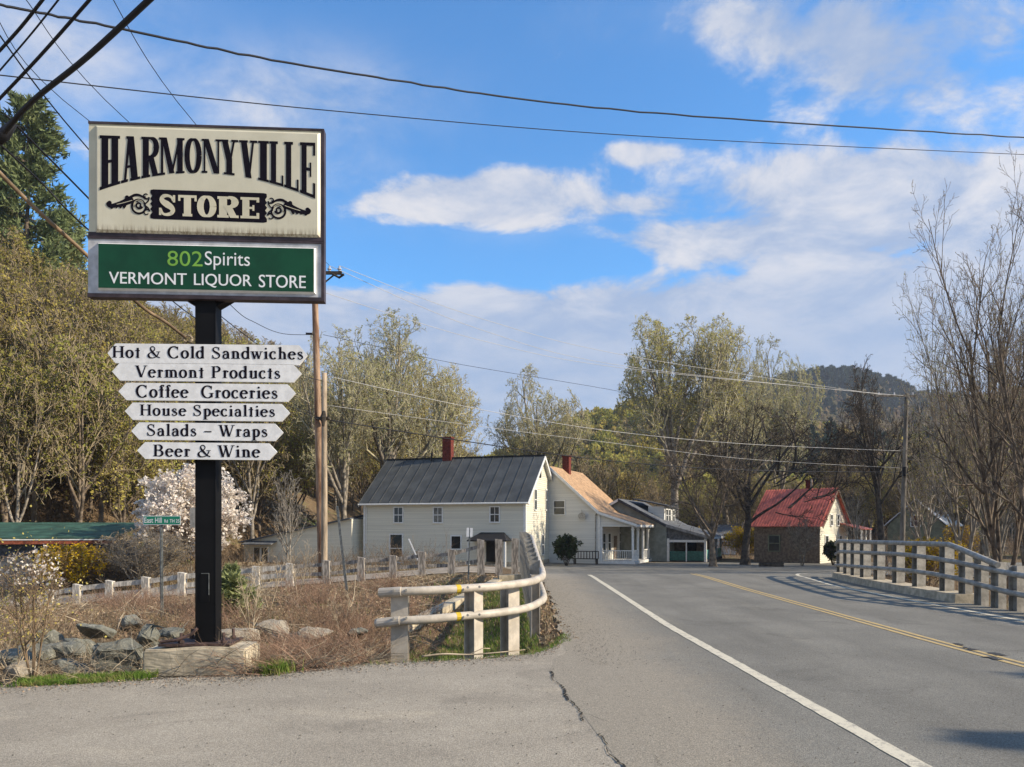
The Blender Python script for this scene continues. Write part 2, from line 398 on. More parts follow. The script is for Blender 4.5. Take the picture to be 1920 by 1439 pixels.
SPLIT = {'corner_board', 'bargeboard', 'cover_trim', 'foundation', 'soffit', 'rail', 'board_plank', 'headwall_beam', 'porch_panel', 'wing_roof', 'roof_slope', 'lifting_eye_part', 'hood_roof'}
class MB:
    """collects polygons, then builds ONE mesh object"""
    def __init__(s): s.v = []; s.f = []; s.m = []
    def poly(s, pts, m=0):
        n = len(s.v); s.v += [tuple(p) for p in pts]; s.f.append(list(range(n, n + len(pts)))); s.m.append(m)
    def box(s, x0, x1, y0, y1, z0, z1, m=0):
        n = len(s.v)
        s.v += [(x0, y0, z0), (x1, y0, z0), (x1, y1, z0), (x0, y1, z0), (x0, y0, z1), (x1, y0, z1), (x1, y1, z1), (x0, y1, z1)]
        for q in ((0, 3, 2, 1), (4, 5, 6, 7), (0, 1, 5, 4), (1, 2, 6, 5), (2, 3, 7, 6), (3, 0, 4, 7)):
            s.f.append([n + i for i in q]); s.m.append(m)
    def beam(s, a, b, w, h, m=0, up=(0, 0, 1)):
        a = Vector(a); b = Vector(b); d = (b - a).normalized(); u_ = Vector(up)
        sd = d.cross(u_)
        if sd.length < 1e-4: sd = d.cross(Vector((0, 1, 0)))
        sd.normalize(); uu = sd.cross(d)
        n = len(s.v)
        for p in (a, b):
            for (i, j) in ((-1, -1), (1, -1), (1, 1), (-1, 1)):
                s.v.append(tuple(p + sd * (w / 2 * i) + uu * (h / 2 * j)))
        for q in ((0, 3, 2, 1), (4, 5, 6, 7), (0, 1, 5, 4), (1, 2, 6, 5), (2, 3, 7, 6), (3, 0, 4, 7)):
            s.f.append([n + i for i in q]); s.m.append(m)
    def prism(s, pts2, y0, y1, m=0, plane='xz'):
        """pts2 outline in (x,z); solid between y0 and y1"""
        n = len(s.v); k = len(pts2)
        def P3(p, y): return (p[0], y, p[1]) if plane == 'xz' else ((y, p[0], p[1]) if plane == 'yz' else (p[0], p[1], y))
        s.v += [P3(p, y0) for p in pts2] + [P3(p, y1) for p in pts2]
        s.f.append([n + i for i in range(k)]); s.m.append(m)
        s.f.append([n + k + i for i in reversed(range(k))]); s.m.append(m)
        for i in range(k):
            j = (i + 1) % k
            s.f.append([n + i, n + k + i, n + k + j, n + j]); s.m.append(m)
    def tube(s, pts, rad, sides=8, m=0, caps=True):
        P = np.array(pts, float)[None]; rr = np.array(rad if hasattr(rad, '__len__') else [rad] * len(pts), float)[None]
        V, F = tubes(P, rr, sides)
        n = len(s.v); s.v += [tuple(x) for x in V]
        for q in F: s.f.append([n + int(i) for i in q]); s.m.append(m)
        if caps:
            s.f.append([n + i for i in range(sides)]); s.m.append(m)
            s.f.append([n + (len(pts) - 1) * sides + i for i in reversed(range(sides))]); s.m.append(m)
    def islands(s):
        par = list(range(len(s.v)))
        def find(i):
            while par[i] != i: par[i] = par[par[i]]; i = par[i]
            return i
        for f in s.f:
            r0 = find(f[0])
            for i in f[1:]: par[find(i)] = r0
        out = {}
        for f, m in zip(s.f, s.m):
            k = find(f[0]); o = out.setdefault(k, (MB(), {}))
            o[0].f.append([o[1].setdefault(i, len(o[1])) for i in f]); o[0].m.append(m)
        for mb_, mp in out.values():
            mb_.v = [None] * len(mp)
            for i, j in mp.items(): mb_.v[j] = s.v[i]
        return [o[0] for o in out.values()]
    def build(s, name, mats, parent=None, smooth=False, fix=True):
        if name in SPLIT and not getattr(s, 'single', False):
            for p in s.islands(): p.single = True; o = p.build(name, mats, parent, smooth, fix)
            return o
        me = bpy.data.meshes.new(name)
        me.from_pydata(s.v, [], s.f)
        mats = mats if isinstance(mats, (list, tuple)) else [mats]
        for m in mats: me.materials.append(m)
        if len(mats) > 1: me.polygons.foreach_set('material_index', s.m)
        if fix:
            bm = bmesh.new(); bm.from_mesh(me); bmesh.ops.recalc_face_normals(bm, faces=bm.faces); bm.to_mesh(me); bm.free()
        if smooth:
            me.polygons.foreach_set('use_smooth', [True] * len(me.polygons))
        me.update()
        return link(bpy.data.objects.new(name, me), parent)

def tubes(P, Rr, S):
    """P (B,N,3), Rr (B,N): returns verts, quads"""
    B, N, _ = P.shape
    T = np.gradient(P, axis=1); T /= (np.linalg.norm(T, axis=2, keepdims=True) + 1e-9)
    ref = np.where(np.abs(T[..., 2:3]) < .8, np.array([0, 0, 1.0]), np.array([1.0, 0, 0]))
    ref = np.broadcast_to(ref[:, :1], T.shape)
    U = np.cross(T, ref); U /= (np.linalg.norm(U, axis=2, keepdims=True) + 1e-9)
    W = np.cross(T, U)
    a = np.arange(S) * 2 * np.pi / S
    V = P[:, :, None, :] + Rr[:, :, None, None] * (np.cos(a)[None, None, :, None] * U[:, :, None, :] + np.sin(a)[None, None, :, None] * W[:, :, None, :])
    V = V.reshape(-1, 3)
    b = np.arange(B)[:, None, None] * N * S; n = np.arange(N - 1)[None, :, None] * S; s = np.arange(S)[None, None, :]
    i0 = b + n + s; i1 = b + n + (s + 1) % S
    F = np.stack([i0, i1, i1 + S, i0 + S], axis=-1).reshape(-1, 4)
    return V, F

def tag(o, label=None, cat=None, group=None, kind=None):
    if label: o['label'] = label
    if cat: o['category'] = cat
    if group: o['group'] = group
    if kind: o['kind'] = kind
    return o

def empty(name, loc, rz=0.0):
    o = bpy.data.objects.new(name, None); o.location = loc; o.rotation_euler = (0, 0, rz); o.empty_display_size = .3
    return link(o)

def copy_tree(o, parent=None):
    c = o.copy(); COL.objects.link(c); c.parent = parent
    for ch in list(o.children): copy_tree(ch, c)
    return c

def P(px, py, Y):
    """a point of the place at distance Y seen in the direction of a photo pixel"""
    return Vector(((px - 960) / FOC * Y, Y, EYE - (py - HZ) / FOC * Y))
# ------------------------------------------------------------------ terrain
def ss(a, b, x):
    t = np.clip((x - a) / (b - a), 0, 1); return t * t * (3 - 2 * t)

def vnoise(x, y, seed=0):
    r = np.random.default_rng(seed); out = 0
    for k in range(5):
        f = 2.0 ** k; a = r.uniform(0, 6.28, 6)
        out = out + (np.sin(x * f * .9 + a[0] + 1.3 * np.sin(y * f * .7 + a[1])) * np.cos(y * f * 1.1 + a[2] + 1.1 * np.sin(x * f * .8 + a[3]))) / f ** 1.0
    return out

EX = [-60, -5.6, -4.1, -2.9, -1.8, -.6, .3, .62, .8]
EY = [6.5, 8.2, 8.65, 8.85, 9.6, 10.0, 10.4, 11.0, 11.6]
def edge(x): return np.interp(x, EX, EY)
def zr(y): return np.interp(y, [-80, 27, 30, 35, 40, 44, 4000], [0, 0, -.04, -.42, -.86, -1.1, -1.1])
def xlft(y): return np.interp(y, [-80, 11, 18, 26, 31, 35, 41, 47], [.6, .75, .95, 1.0, 1.0, .2, -8, -24])
def xrgt(y): return np.interp(y, [-80, 8, 15, 19, 23, 26, 29, 31, 35, 41, 47, 70], [10.6, 10.4, 10.35, 10.5, 10.75, 11.3, 12.4, 13.8, 17.5, 27, 60, 60])

H2X = np.array([700, 850, 930, 1000, 1100, 1200, 1350, 1500, 1650, 1800, 2100]); H2Y = np.array([900, 870, 842, 812, 775, 752, 748, 785, 812, 800, 770])
H3X = np.array([800, 1250, 1400, 1480, 1560, 1630, 1720, 1850, 2000, 2400]); H3Y = np.array([860, 770, 735, 714, 703, 719, 752, 742, 738, 760])
def hz(x, y):
    x = np.asarray(x, float); y = np.asarray(y, float)
    z = zr(y) - .03
    e = edge(x)
    # rough ground between the lot and the side road
    zf = np.interp(x, [-60, -16, -2, .5], [-2.6, -1.05, .10, .02])
    d = y - e
    zp = np.interp(d, [-1, 0, .7, 2.2, 4.5], [-.03, -.03, -.22, -.30, -.10]) + .05 * vnoise(x * 1.5, y * 1.5, 3) * ss(.4, 1.5, d)
    k = ss(0, 1, (d - 4.0) / np.maximum(27 - e - 4.0, 1))
    zp = zp * (1 - k) + zf * k
    zb = zf + (zr(y) - .05 - zf) * ss(33, 46, y)
    zp = np.where(y > 27, zb, zp)
    w = ss(.80, .0, x) * ss(0, .05, d) * np.where(y > 27, ss(0, 1.0, xlft(y) - x), 1)
    ditch = -.75 * np.exp(-((x + 1.2) / 1.3) ** 2 - ((y - 15.5) / 3.6) ** 2)
    z = z * (1 - w) + (zp + ditch) * w
    # lower ground beside the bridge on the far side
    wr = ss(0, 2.5, x - xrgt(y) - .5) * ss(60, 45, y) * ss(-2, 8, y)
    z = z - wr * np.interp(y, [8, 20, 42, 60], [.5, 1.7, .5, 0])
    # hillside
    xf = -30 + (np.minimum(y, 150) - 40) * .27
    h = .52 * np.maximum(0, xf - x)
    h = 36 * (1 - np.exp(-h / 30)) * 1.12 * ss(38, 62, y + 0 * x)
    h = h * (1 + .06 * vnoise(x * .04, y * .04, 9))
    h = h * ss(330, 215, y)
    z = z + h
    pxx = 960 + FOC * x / np.maximum(y, 30)
    c2 = (HZ - np.interp(pxx, H2X, H2Y)) / FOC * 330 - 11.5
    c3 = (HZ - np.interp(pxx, H3X, H3Y)) / FOC * 820 - 10
    g2 = ss(190, 330, y) * ss(700, 340, y) * ss(650, 1000, pxx)
    g3 = ss(420, 820, y) * ss(1600, 900, y) * ss(700, 1200, pxx)
    bump = 1 + .05 * vnoise(x * .02, y * .02, 5)
    return z + (g2 * np.maximum(c2, 0) + g3 * np.maximum(c3, 0)) * bump

def grid_sheet(name, xs, ys, zf_, mat):
    X, Y = np.meshgrid(xs, ys); Z = zf_(X, Y)
    V = np.stack([X, Y, Z], -1).reshape(-1, 3); nx = len(xs); ny = len(ys)
    i = (np.arange(ny - 1)[:, None] * nx + np.arange(nx - 1)[None]).ravel()
    F = np.stack([i, i + 1, i + nx + 1, i + nx], -1)
    me = np_mesh(name, V, [(F, 0)], [mat]); me.polygons.foreach_set('use_smooth', np.ones(len(F), bool))
    return link(bpy.data.objects.new(name, me))

xs = np.concatenate([np.linspace(-1500, -160, 18), np.linspace(-155, -20, 70), np.linspace(-19.6, 14, 130), np.linspace(14.6, 60, 50), np.linspace(63, 400, 60), np.linspace(420, 1800, 24)])
ys = np.concatenate([np.linspace(-1200, -40, 12), np.linspace(-38, 6, 12), np.linspace(6.3, 34, 120), np.linspace(34.6, 80, 60), np.linspace(82, 440, 100), np.linspace(455, 1300, 50), np.linspace(1400, 2600, 8)])
tag(grid_sheet('ground', xs, ys, hz, M['ground']), kind='structure')

def strip_sheet(name, rows, mat, n=6, kind='structure'):
    """rows: (y, xl, xr, z)"""
    V = []; F = []
    for j, (y, a, b, z) in enumerate(rows):
        for i in range(n + 1): V.append((a + (b - a) * i / n, y, z))
    for j in range(len(rows) - 1):
        for i in range(n):
            q = j * (n + 1) + i; F.append((q, q + 1, q + n + 2, q + n + 1))
    me = np_mesh(name, V, [(np.array(F), 0)], [mat])
    return tag(link(bpy.data.objects.new(name, me)), kind=kind)

# parking lot: all asphalt on the viewer's side of its ragged edge
mb = MB()
pts = []
for x in np.linspace(-60, 1.3, 240):
    pts.append((x, float(edge(x)) + .05 * math.sin(x * 3.1) + .04 * math.sin(x * 9.7 + 1) + .02 * math.sin(x * 31)))
for i in range(len(pts) - 1):
    a, b = pts[i], pts[i + 1]
    mb.poly([(a[0], -40, .0), (b[0], -40, .0), (b[0], b[1], .0), (a[0], a[1], .0)])
tag(mb.build('parking_lot', M['lot'], fix=False), kind='structure')
# gravel verge between the lot and the rough ground
mb = MB()
for i in range(len(pts) - 1):
    a, b = pts[i], pts[i + 1]
    w0 = .50 + .16 * math.sin(a[0] * 2.3); w1 = .50 + .16 * math.sin(b[0] * 2.3)
    for k0, k1 in ((-.06, .5), (.5, 1.0)):
        def q(p, w, k):
            y = p[1] + w * k; return (p[0], y, -.004 if k < .1 else float(hz(p[0], y)) + .012)
        mb.poly([q(a, w0, k0), q(b, w1, k0), q(b, w1, k1), q(a, w0, k1)])
tag(mb.build('gravel_verge', M['gravel'], fix=False), kind='structure')
# main road with crest beyond the bridge and the village junction
rows = []
for y in list(np.linspace(-40, 22, 32)) + [9.15] + list(np.linspace(10, 21.9, 60)) + list(np.linspace(23, 47, 40)) + [50, 56, 62, 64]:
    xl = float(xlft(y)); xr = float(xrgt(y))
    if y < 11: xl = .45 + (9.15 - y) * .092 if y < 9.15 else (.45 + (y - 9.15) * .16)
    if y >= 47: xl = -24; xr = 60
    xl += .05 * math.sin(y * 3.7) + .03 * math.sin(y * 9.1) if y > 9.2 else 0
    rows.append((y, xl, xr, float(zr(y)) + .002))
rows = sorted(rows)
strip_sheet('road', rows, M['road'], 8)
# side road behind the wooden rail
rows = []
mb = MB()
prev = None
for x in np.linspace(-45, .6, 40):
    z0, z1 = float(hz(x, 28.0)) + .03, float(hz(x, 32.6)) + .03
    cur = ((x, 28.0, z0), (x, 32.6, z1))
    if prev: mb.poly([prev[0], cur[0], cur[1], prev[1]])
    prev = cur
tag(mb.build('side_road', M['dirt'], fix=False), kind='structure')

def line_strip(name, ctr, w, mat, dz=.007):
    mb = MB(); jit_ = {}
    for (a, b) in zip(ctr[:-1], ctr[1:]):
        d = Vector((b[0] - a[0], b[1] - a[1], 0)).normalized(); n = Vector((-d.y, d.x, 0))
        pa = Vector((a[0], a[1], zr(a[1]) + dz)); pb = Vector((b[0], b[1], zr(b[1]) + dz))
        na = max(1, int((pb - pa).length / .12)) if a[1] > 2 and b[1] < 16 else 1
        for i_ in range(na):
            q0 = pa.lerp(pb, i_ / na); q1 = pa.lerp(pb, (i_ + 1) / na)
            j0 = jit_.get(round(q0.y, 3)) or jit_.setdefault(round(q0.y, 3), (random.uniform(-.006, .006), random.uniform(-.006, .006))); j1 = jit_.get(round(q1.y, 3)) or jit_.setdefault(round(q1.y, 3), (random.uniform(-.006, .006), random.uniform(-.006, .006)))
            mb.poly([q0 + n * (w / 2 + j0[0]), q0 - n * (w / 2 + j0[1]), q1 - n * (w / 2 + j1[1]), q1 + n * (w / 2 + j1[0])])
    o = mb.build(name, mat, fix=False)
    bm = bmesh.new(); bm.from_mesh(o.data); bmesh.ops.remove_doubles(bm, verts=bm.verts, dist=.02); bm.to_mesh(o.data); bm.free()
    return tag(o, kind='structure')
def interp_line(pts, y0, y1, n=40, off=0):
    ys_ = np.linspace(y0, y1, n); return [(float(np.interp(y, [p[1] for p in pts], [p[0] for p in pts])) + off, float(y)) for y in ys_]
line_strip('white_edge_line', interp_line([(2.95, -10), (2.93, 4.8), (2.86, 8), (2.74, 13.5), (2.78, 18), (2.82, 22), (2.88, 28.5)], -10, 28.7), .15, M['line_white'])
cy = [(6.4, -10), (6.4, 8.5), (6.36, 11), (6.42, 14), (6.5, 17.6), (6.6, 22), (6.97, 29.5)]
line_strip('yellow_centre_line', interp_line(cy, -10, 29.6, off=-.08), .085, M['line_yellow'])
line_strip('yellow_centre_line', interp_line(cy, -10, 29.6, off=.08), .085, M['line_yellow'])
line_strip('far_white_edge_line', interp_line([(9.4, -10), (9.42, 14), (9.45, 18.4), (9.62, 23), (10.4, 27.8)], -10, 27.8) + [(10.65, 28.7), (11.05, 29.6), (11.7, 30.3), (12.7, 30.9), (14.5, 31.4)], .13, M['line_white'])

# crack along the seam, tar marks
def crack(name, pts, w0, seed, mat=M['crack'], z=.009):
    r = random.Random(seed); L = []; Rr = []
    tot = len(pts) - 1
    for k in range(tot):
        a, b = pts[k], pts[k + 1]
        n = max(4, int(math.dist(a, b) / .035))
        for i in range(n):
            t = i / n; x = a[0] + (b[0] - a[0]) * t; y = a[1] + (b[1] - a[1]) * t
            x += r.uniform(-.016, .016) + .022 * math.sin(y * 7 + seed); w = w0 * (.45 + r.random() * .9) * (1 + .5 * math.sin(y * 5))
            L.append((x - w / 2, y)); Rr.append((x + w / 2, y))
    mb = MB()
    for i in range(len(L) - 1): mb.poly([(*L[i], z), (*Rr[i], z), (*Rr[i + 1], z), (*L[i + 1], z)])
    return tag(mb.build(name, mat, fix=False), kind='structure')
crack('asphalt_crack', [(.44, 9.15), (.535, 8.1), (.60, 7.3), (.665, 6.75)], .020, 1)
crack('asphalt_crack', [(.70, 6.35), (.745, 5.9), (.80, 5.35), (.87, 4.6)], .014, 2)
crack('asphalt_crack', [(.62, 7.15), (.70, 7.0), (.78, 6.85), (.83, 6.7)], .005, 5)
crack('asphalt_crack', [(.76, 5.95), (.92, 5.9), (1.04, 5.75), (1.05, 5.45)], .004, 6)
crack('asphalt_crack', [(4.1, 22.0), (4.6, 21.6), (5.3, 21.9), (5.9, 21.4)], .03, 31)
crack('asphalt_crack', [(3.2, 25.5), (4.2, 25.0), (5.0, 25.3), (6.2, 24.7)], .05, 32)
crack('asphalt_crack', [(-2.2, 8.3), (-1.6, 7.9), (-1.3, 7.5), (-.6, 7.35)], .004, 33)
crack('asphalt_crack', [(.70, 6.5), (.3, 6.2), (-.1, 6.15), (-.5, 5.8)], .004, 34)
for k, (x, y, l) in enumerate([(6.43, 10.7, .34), (6.55, 11.15, .25), (6.3, 9.9, .3), (6.52, 10.25, .3), (6.6, 9.35, .3)]):
    crack('tar_patch', [(x, y), (x + .02, y + l)], .13, 20 + k, M['tar'], .0115)

# ------------------------------------------------------------------ trees
def grow(Pp, Rp, n, t0, t1, ang, ratio, trop, wig, N, rr, rg, angv=.35, lenfall=.2):
    """children of every parent polyline (vectorised)"""
    B, Np, _ = Pp.shape
    t = (np.arange(n)[None] + rg.random((B, n))) / n
    t = t0 + (t1 - t0) * t
    f = t * (Np - 1); i = np.minimum(f.astype(int), Np - 2); fr = f - i
    bi = np.arange(B)[:, None]
    base = Pp[bi, i] * (1 - fr[..., None]) + Pp[bi, i + 1] * fr[..., None]
    tan = Pp[bi, i + 1] - Pp[bi, i]; tan /= np.linalg.norm(tan, axis=2, keepdims=True) + 1e-9
    rad = Rp[bi, i] * (1 - fr) + Rp[bi, i + 1] * fr
    plen = np.linalg.norm(np.diff(Pp, axis=1), axis=2).sum(1)[:, None]
    L = plen * ratio * (1 - lenfall * (t - t0) / max(t1 - t0, 1e-3)) * rg.uniform(.7, 1.25, (B, n))
    az = np.arange(n)[None] * 2.399 + rg.uniform(0, 6.28, (B, 1)) + rg.uniform(-.5, .5, (B, n))
    ref = np.where(np.abs(tan[..., 2:3]) < .9, np.array([0, 0, 1.0]), np.array([1.0, 0, 0]))
    U = np.cross(tan, ref); U /= np.linalg.norm(U, axis=2, keepdims=True) + 1e-9; W = np.cross(tan, U)
    a = R(ang) * rg.uniform(1 - angv, 1 + angv, (B, n))
    d = tan * np.cos(a)[..., None] + (U * np.cos(az)[..., None] + W * np.sin(az)[..., None]) * np.sin(a)[..., None]
    base = base.reshape(-1, 3); d = d.reshape(-1, 3); L = L.reshape(-1); rad = rad.reshape(-1)
    pts = [base]; cur = base; st = (L / (N - 1))[:, None]
    for k in range(N - 1):
        cur = cur + d * st; pts.append(cur)
        d = d + np.array([0, 0, trop]) + rg.normal(0, wig, d.shape); d /= np.linalg.norm(d, axis=1, keepdims=True)
    Pc = np.stack(pts, 1)
    r0 = np.minimum(rad * .8, np.maximum(L * rr, .004))
    Rc = r0[:, None] * np.linspace(1, .28, N)[None]
    return Pc, Rc

def cards(C, size, rg, up=0.0, tri=False, aspect=1.0):
    """little leaf faces at centres C"""
    n = len(C); a = rg.normal(size=(n, 3)); a /= np.linalg.norm(a, axis=1, keepdims=True)
    b = rg.normal(size=(n, 3)); b[:, 2] += up; b -= a * (a * b).sum(1, keepdims=True); b /= np.linalg.norm(b, axis=1, keepdims=True) + 1e-9
    s = size * rg.uniform(.55, 1.35, (n, 1))
    a = a * s * aspect; b = b * s
    if tri:
        V = np.stack([C - a * .5 - b * .4, C + a * .5 - b * .4, C + b * .7], 1).reshape(-1, 3); F = np.arange(3 * n).reshape(-1, 3)
    else:
        V = np.stack([C - b * .6, C + a * .45, C + b * .6, C - a * .45], 1).reshape(-1, 3); F = np.arange(4 * n).reshape(-1, 4)
    return V, F

def tree_arrays(seed, H, W, tr, lv, trunk=.35, stems=1, lean=.05, leaf=None, sides=(8, 6, 4, 3, 3, 3), stemspread=.25, clear=0.0, crown=(.60,), thick=.017, fan=.35):
    """lv: list of (n, t0, t1, angle, ratio, trop, wig, N). Returns trunk part arrays, crown wood arrays, leaf centres"""
    rg = np.random.default_rng(seed)
    N0 = 9
    P0 = []
    for s in range(stems):
        az = s * 6.28 / max(stems, 1) + rg.uniform(0, 1); a0 = (stemspread if stems > 1 else lean) * rg.uniform(.6, 1.2)
        d = np.array([math.cos(az) * a0, math.sin(az) * a0, 1.0]); d /= np.linalg.norm(d)
        cur = np.array([math.cos(az), math.sin(az), 0]) * (tr * 1.2 if stems > 1 else 0); pts = [cur]
        for k in range(N0 - 1):
            cur = cur + d * (H * trunk / (N0 - 1)) * (rg.uniform(.85, 1.15) if stems > 1 else 1); pts.append(cur)
            d = d + np.array([0, 0, .04]) + rg.normal(0, .035, 3); d /= np.linalg.norm(d)
        P0.append(pts)
    P0 = np.array(P0); R0 = np.tile(tr * np.linspace(1, .45, N0), (stems, 1)); R0[:, 0] *= 1.35
    levels = [(P0, R0)]
    for (n, t0, t1, ang, ratio, trop, wig, N) in lv:
        Pp, Rp = levels[-1]
        levels.append(grow(Pp, Rp, n, t0, t1, ang, ratio, trop, wig, N, thick, rg, angv=(fan if len(levels) == 1 else .35), lenfall=(0.0 if len(levels) == 1 and crown else .2)))
    # leader continues: scale all to the wanted size
    allp = np.concatenate([l[0].reshape(-1, 3) for l in levels])
    zt = np.percentile(allp[:, 2], 97 if crown else 99.7); r95 = np.percentile(np.hypot(allp[:, 0] - np.median(allp[:, 0]), allp[:, 1] - np.median(allp[:, 1])), 93 if crown else 97)
    S = np.array([W / 2 / r95, W / 2 / r95, H / zt])
    if H > 3: print('tree', seed, 'native w/h %.2f wanted %.2f' % (2 * r95 / zt, W / H))
    levels = [(p * S, r) for p, r in levels]
    if crown:      # keep the twigs inside an uneven rounded crown
        cz, az_ = H * crown[0], H * (1 - crown[0]) * 1.02
        out = [levels[0]]
        for p, r in levels[1:]:
            q = (p - np.array([0, 0, cz])) / np.array([W / 2 * 1.06, W / 2 * 1.06, az_])
            below = q[..., 2] < 0
            q[..., 2] = np.where(below, q[..., 2] * (1 - crown[0]) / crown[0] * .9, q[..., 2])
            rho = np.linalg.norm(q, axis=-1, keepdims=True) + 1e-6; u_ = q / rho
            lob = 1 + .17 * np.sin(u_[..., :1] * 5 + seed) * np.cos(u_[..., 1:2] * 4 + seed * 2) + .07 * np.sin(u_[..., 2:] * 9 + u_[..., :1] * 7 + seed)
            k = 1 / (1 + (rho / (lob * 1.06)) ** 3) ** (1 / 3)
            q = q * k
            q[..., 2] = np.where(below, q[..., 2] / ((1 - crown[0]) / crown[0] * .9), q[..., 2])
            out.append((q * np.array([W / 2 * 1.06, W / 2 * 1.06, az_]) + np.array([0, 0, cz]), r))
        levels = out
    return levels, rg

def tube_arr(levels, sides, minr=0.0):
    Vs = []; Fs = []; o = 0
    for (p, r), s in zip(levels, sides):
        V, F = tubes(p, np.maximum(r, minr), s); Vs.append(V); Fs.append(F + o); o += len(V)
    return Vs, Fs, o

def make_tree(name, seed, H, W, tr, lv, bark, leafm=None, leaf_n=0, leaf_size=.12, minr=.012, joined=False, split=1, tri=False, leaf_spread=.0, leafl=1, up=0.0, hyd=None, twigs=None, **kw):
    levels, rg = tree_arrays(seed, H, W, tr, lv, **kw)
    sides = (8, 5, 4, 3, 3, 3)
    leafV = leafF = None
    if leafm is not None and leaf_n:
        C = []
        for l in range(1, leafl + 1):
            lastP = levels[-l][0]; B, N, _ = lastP.shape
            k = rg.integers(0, B, leaf_n // leafl); t = rg.random(leaf_n // leafl) ** .6 * (N - 1); i = np.minimum(t.astype(int), N - 2); f = (t - i)[:, None]
            C.append(lastP[k, i] * (1 - f) + lastP[k, i + 1] * f)
        C = np.concatenate(C)
        C = C + rg.normal(0, leaf_size * .45 + leaf_spread, C.shape)
        if hyd: C = C[hyd(C, rg)]
        leafV, leafF = cards(C, leaf_size, rg, tri=tri, up=up)
    if joined:
        Vs, Fs, o = tube_arr(levels, sides, minr)
        polys = [(np.concatenate(Fs[:2]), 0), (np.concatenate(Fs[2:]), 2)]; V = np.concatenate(Vs); mats = [bark, leafm or bark, twigs or bark]
        if leafV is not None: polys.append((leafF + o, 1)); V = np.concatenate([V, leafV])
        return np_mesh(name, V, polys, mats)
    Vs, Fs, o = tube_arr(levels[:split + 1], sides, minr)
    trunk = np_mesh('trunk', np.concatenate(Vs), [(np.concatenate(Fs), 0)], [bark]); trunk.polygons.foreach_set('use_smooth', np.ones(len(trunk.polygons), bool))
    Vs, Fs, o = tube_arr(levels[split + 1:], sides[split + 1:], minr)
    polys = [(np.concatenate(Fs), 0)]; V = np.concatenate(Vs); mats = [twigs or bark]
    if leafV is not None: polys.append((leafF + o, 1)); V = np.concatenate([V, leafV]); mats.append(leafm)
    crown = np_mesh('crown', V, polys, mats)
    return trunk, crown

def place_tree(kind, mesh, loc, rz, sc, label, cat='tree', group=None):
    root = empty(kind, loc, rz); root.scale = sc if hasattr(sc, '__len__') else (sc, sc, sc)
    tag(root, label, cat, group)
    link(bpy.data.objects.new('trunk', mesh[0]), root); link(bpy.data.objects.new('crown', mesh[1]), root)
    return root

MAPLE = [(10, .55, 1.0, 34, 1.7, .006, .06, 11), (8, .25, .97, 42, .42, .015, .09, 7), (7, .2, 1.0, 42, .48, .02, .12, 5), (5, .2, 1.0, 38, .5, .03, .14, 4), (4, .2, 1, 36, .55, .03, .14, 3)]
# ------------------------------------------------------------------ lettering
def _st(pts, ws):
    """a brush stroke as one outline"""
    n = len(pts); L = []; Q = []
    for i in range(n):
        a = pts[max(i - 1, 0)]; b = pts[min(i + 1, n - 1)]
        dx_, dy_ = b[0] - a[0], b[1] - a[1]; l = math.hypot(dx_, dy_) or 1
        nx, ny = -dy_ / l, dx_ / l; w = ws(i / (n - 1), (dx_ / l, dy_ / l)) if callable(ws) else ws[i]
        L.append((pts[i][0] + nx * w / 2, pts[i][1] + ny * w / 2)); Q.append((pts[i][0] - nx * w / 2, pts[i][1] - ny * w / 2))
    return [[L[i], L[i + 1], Q[i + 1], Q[i]] for i in range(n - 1)]
def arc(cx, cy, rx, ry, a0, a1, T, t, n=18):
    pts = [(cx + rx * math.cos(R(a0 + (a1 - a0) * i / n)), cy + ry * math.sin(R(a0 + (a1 - a0) * i / n))) for i in range(n + 1)]
    return _st(pts, lambda k, d: t + (T - t) * abs(d[1]) ** 1.3)
def rect(x0, y0, x1, y1): return [[(x0, y0), (x1, y0), (x1, y1), (x0, y1)]]
def dot(cx, cy, r, n=12): return [[(cx + r * math.cos(6.2832 * i / n), cy + r * math.sin(6.2832 * i / n)) for i in range(n)]]
def diag(x0, y0, x1, y1, w): return [[(x0 - w / 2, y0), (x0 + w / 2, y0), (x1 + w / 2, y1), (x1 - w / 2, y1)]]

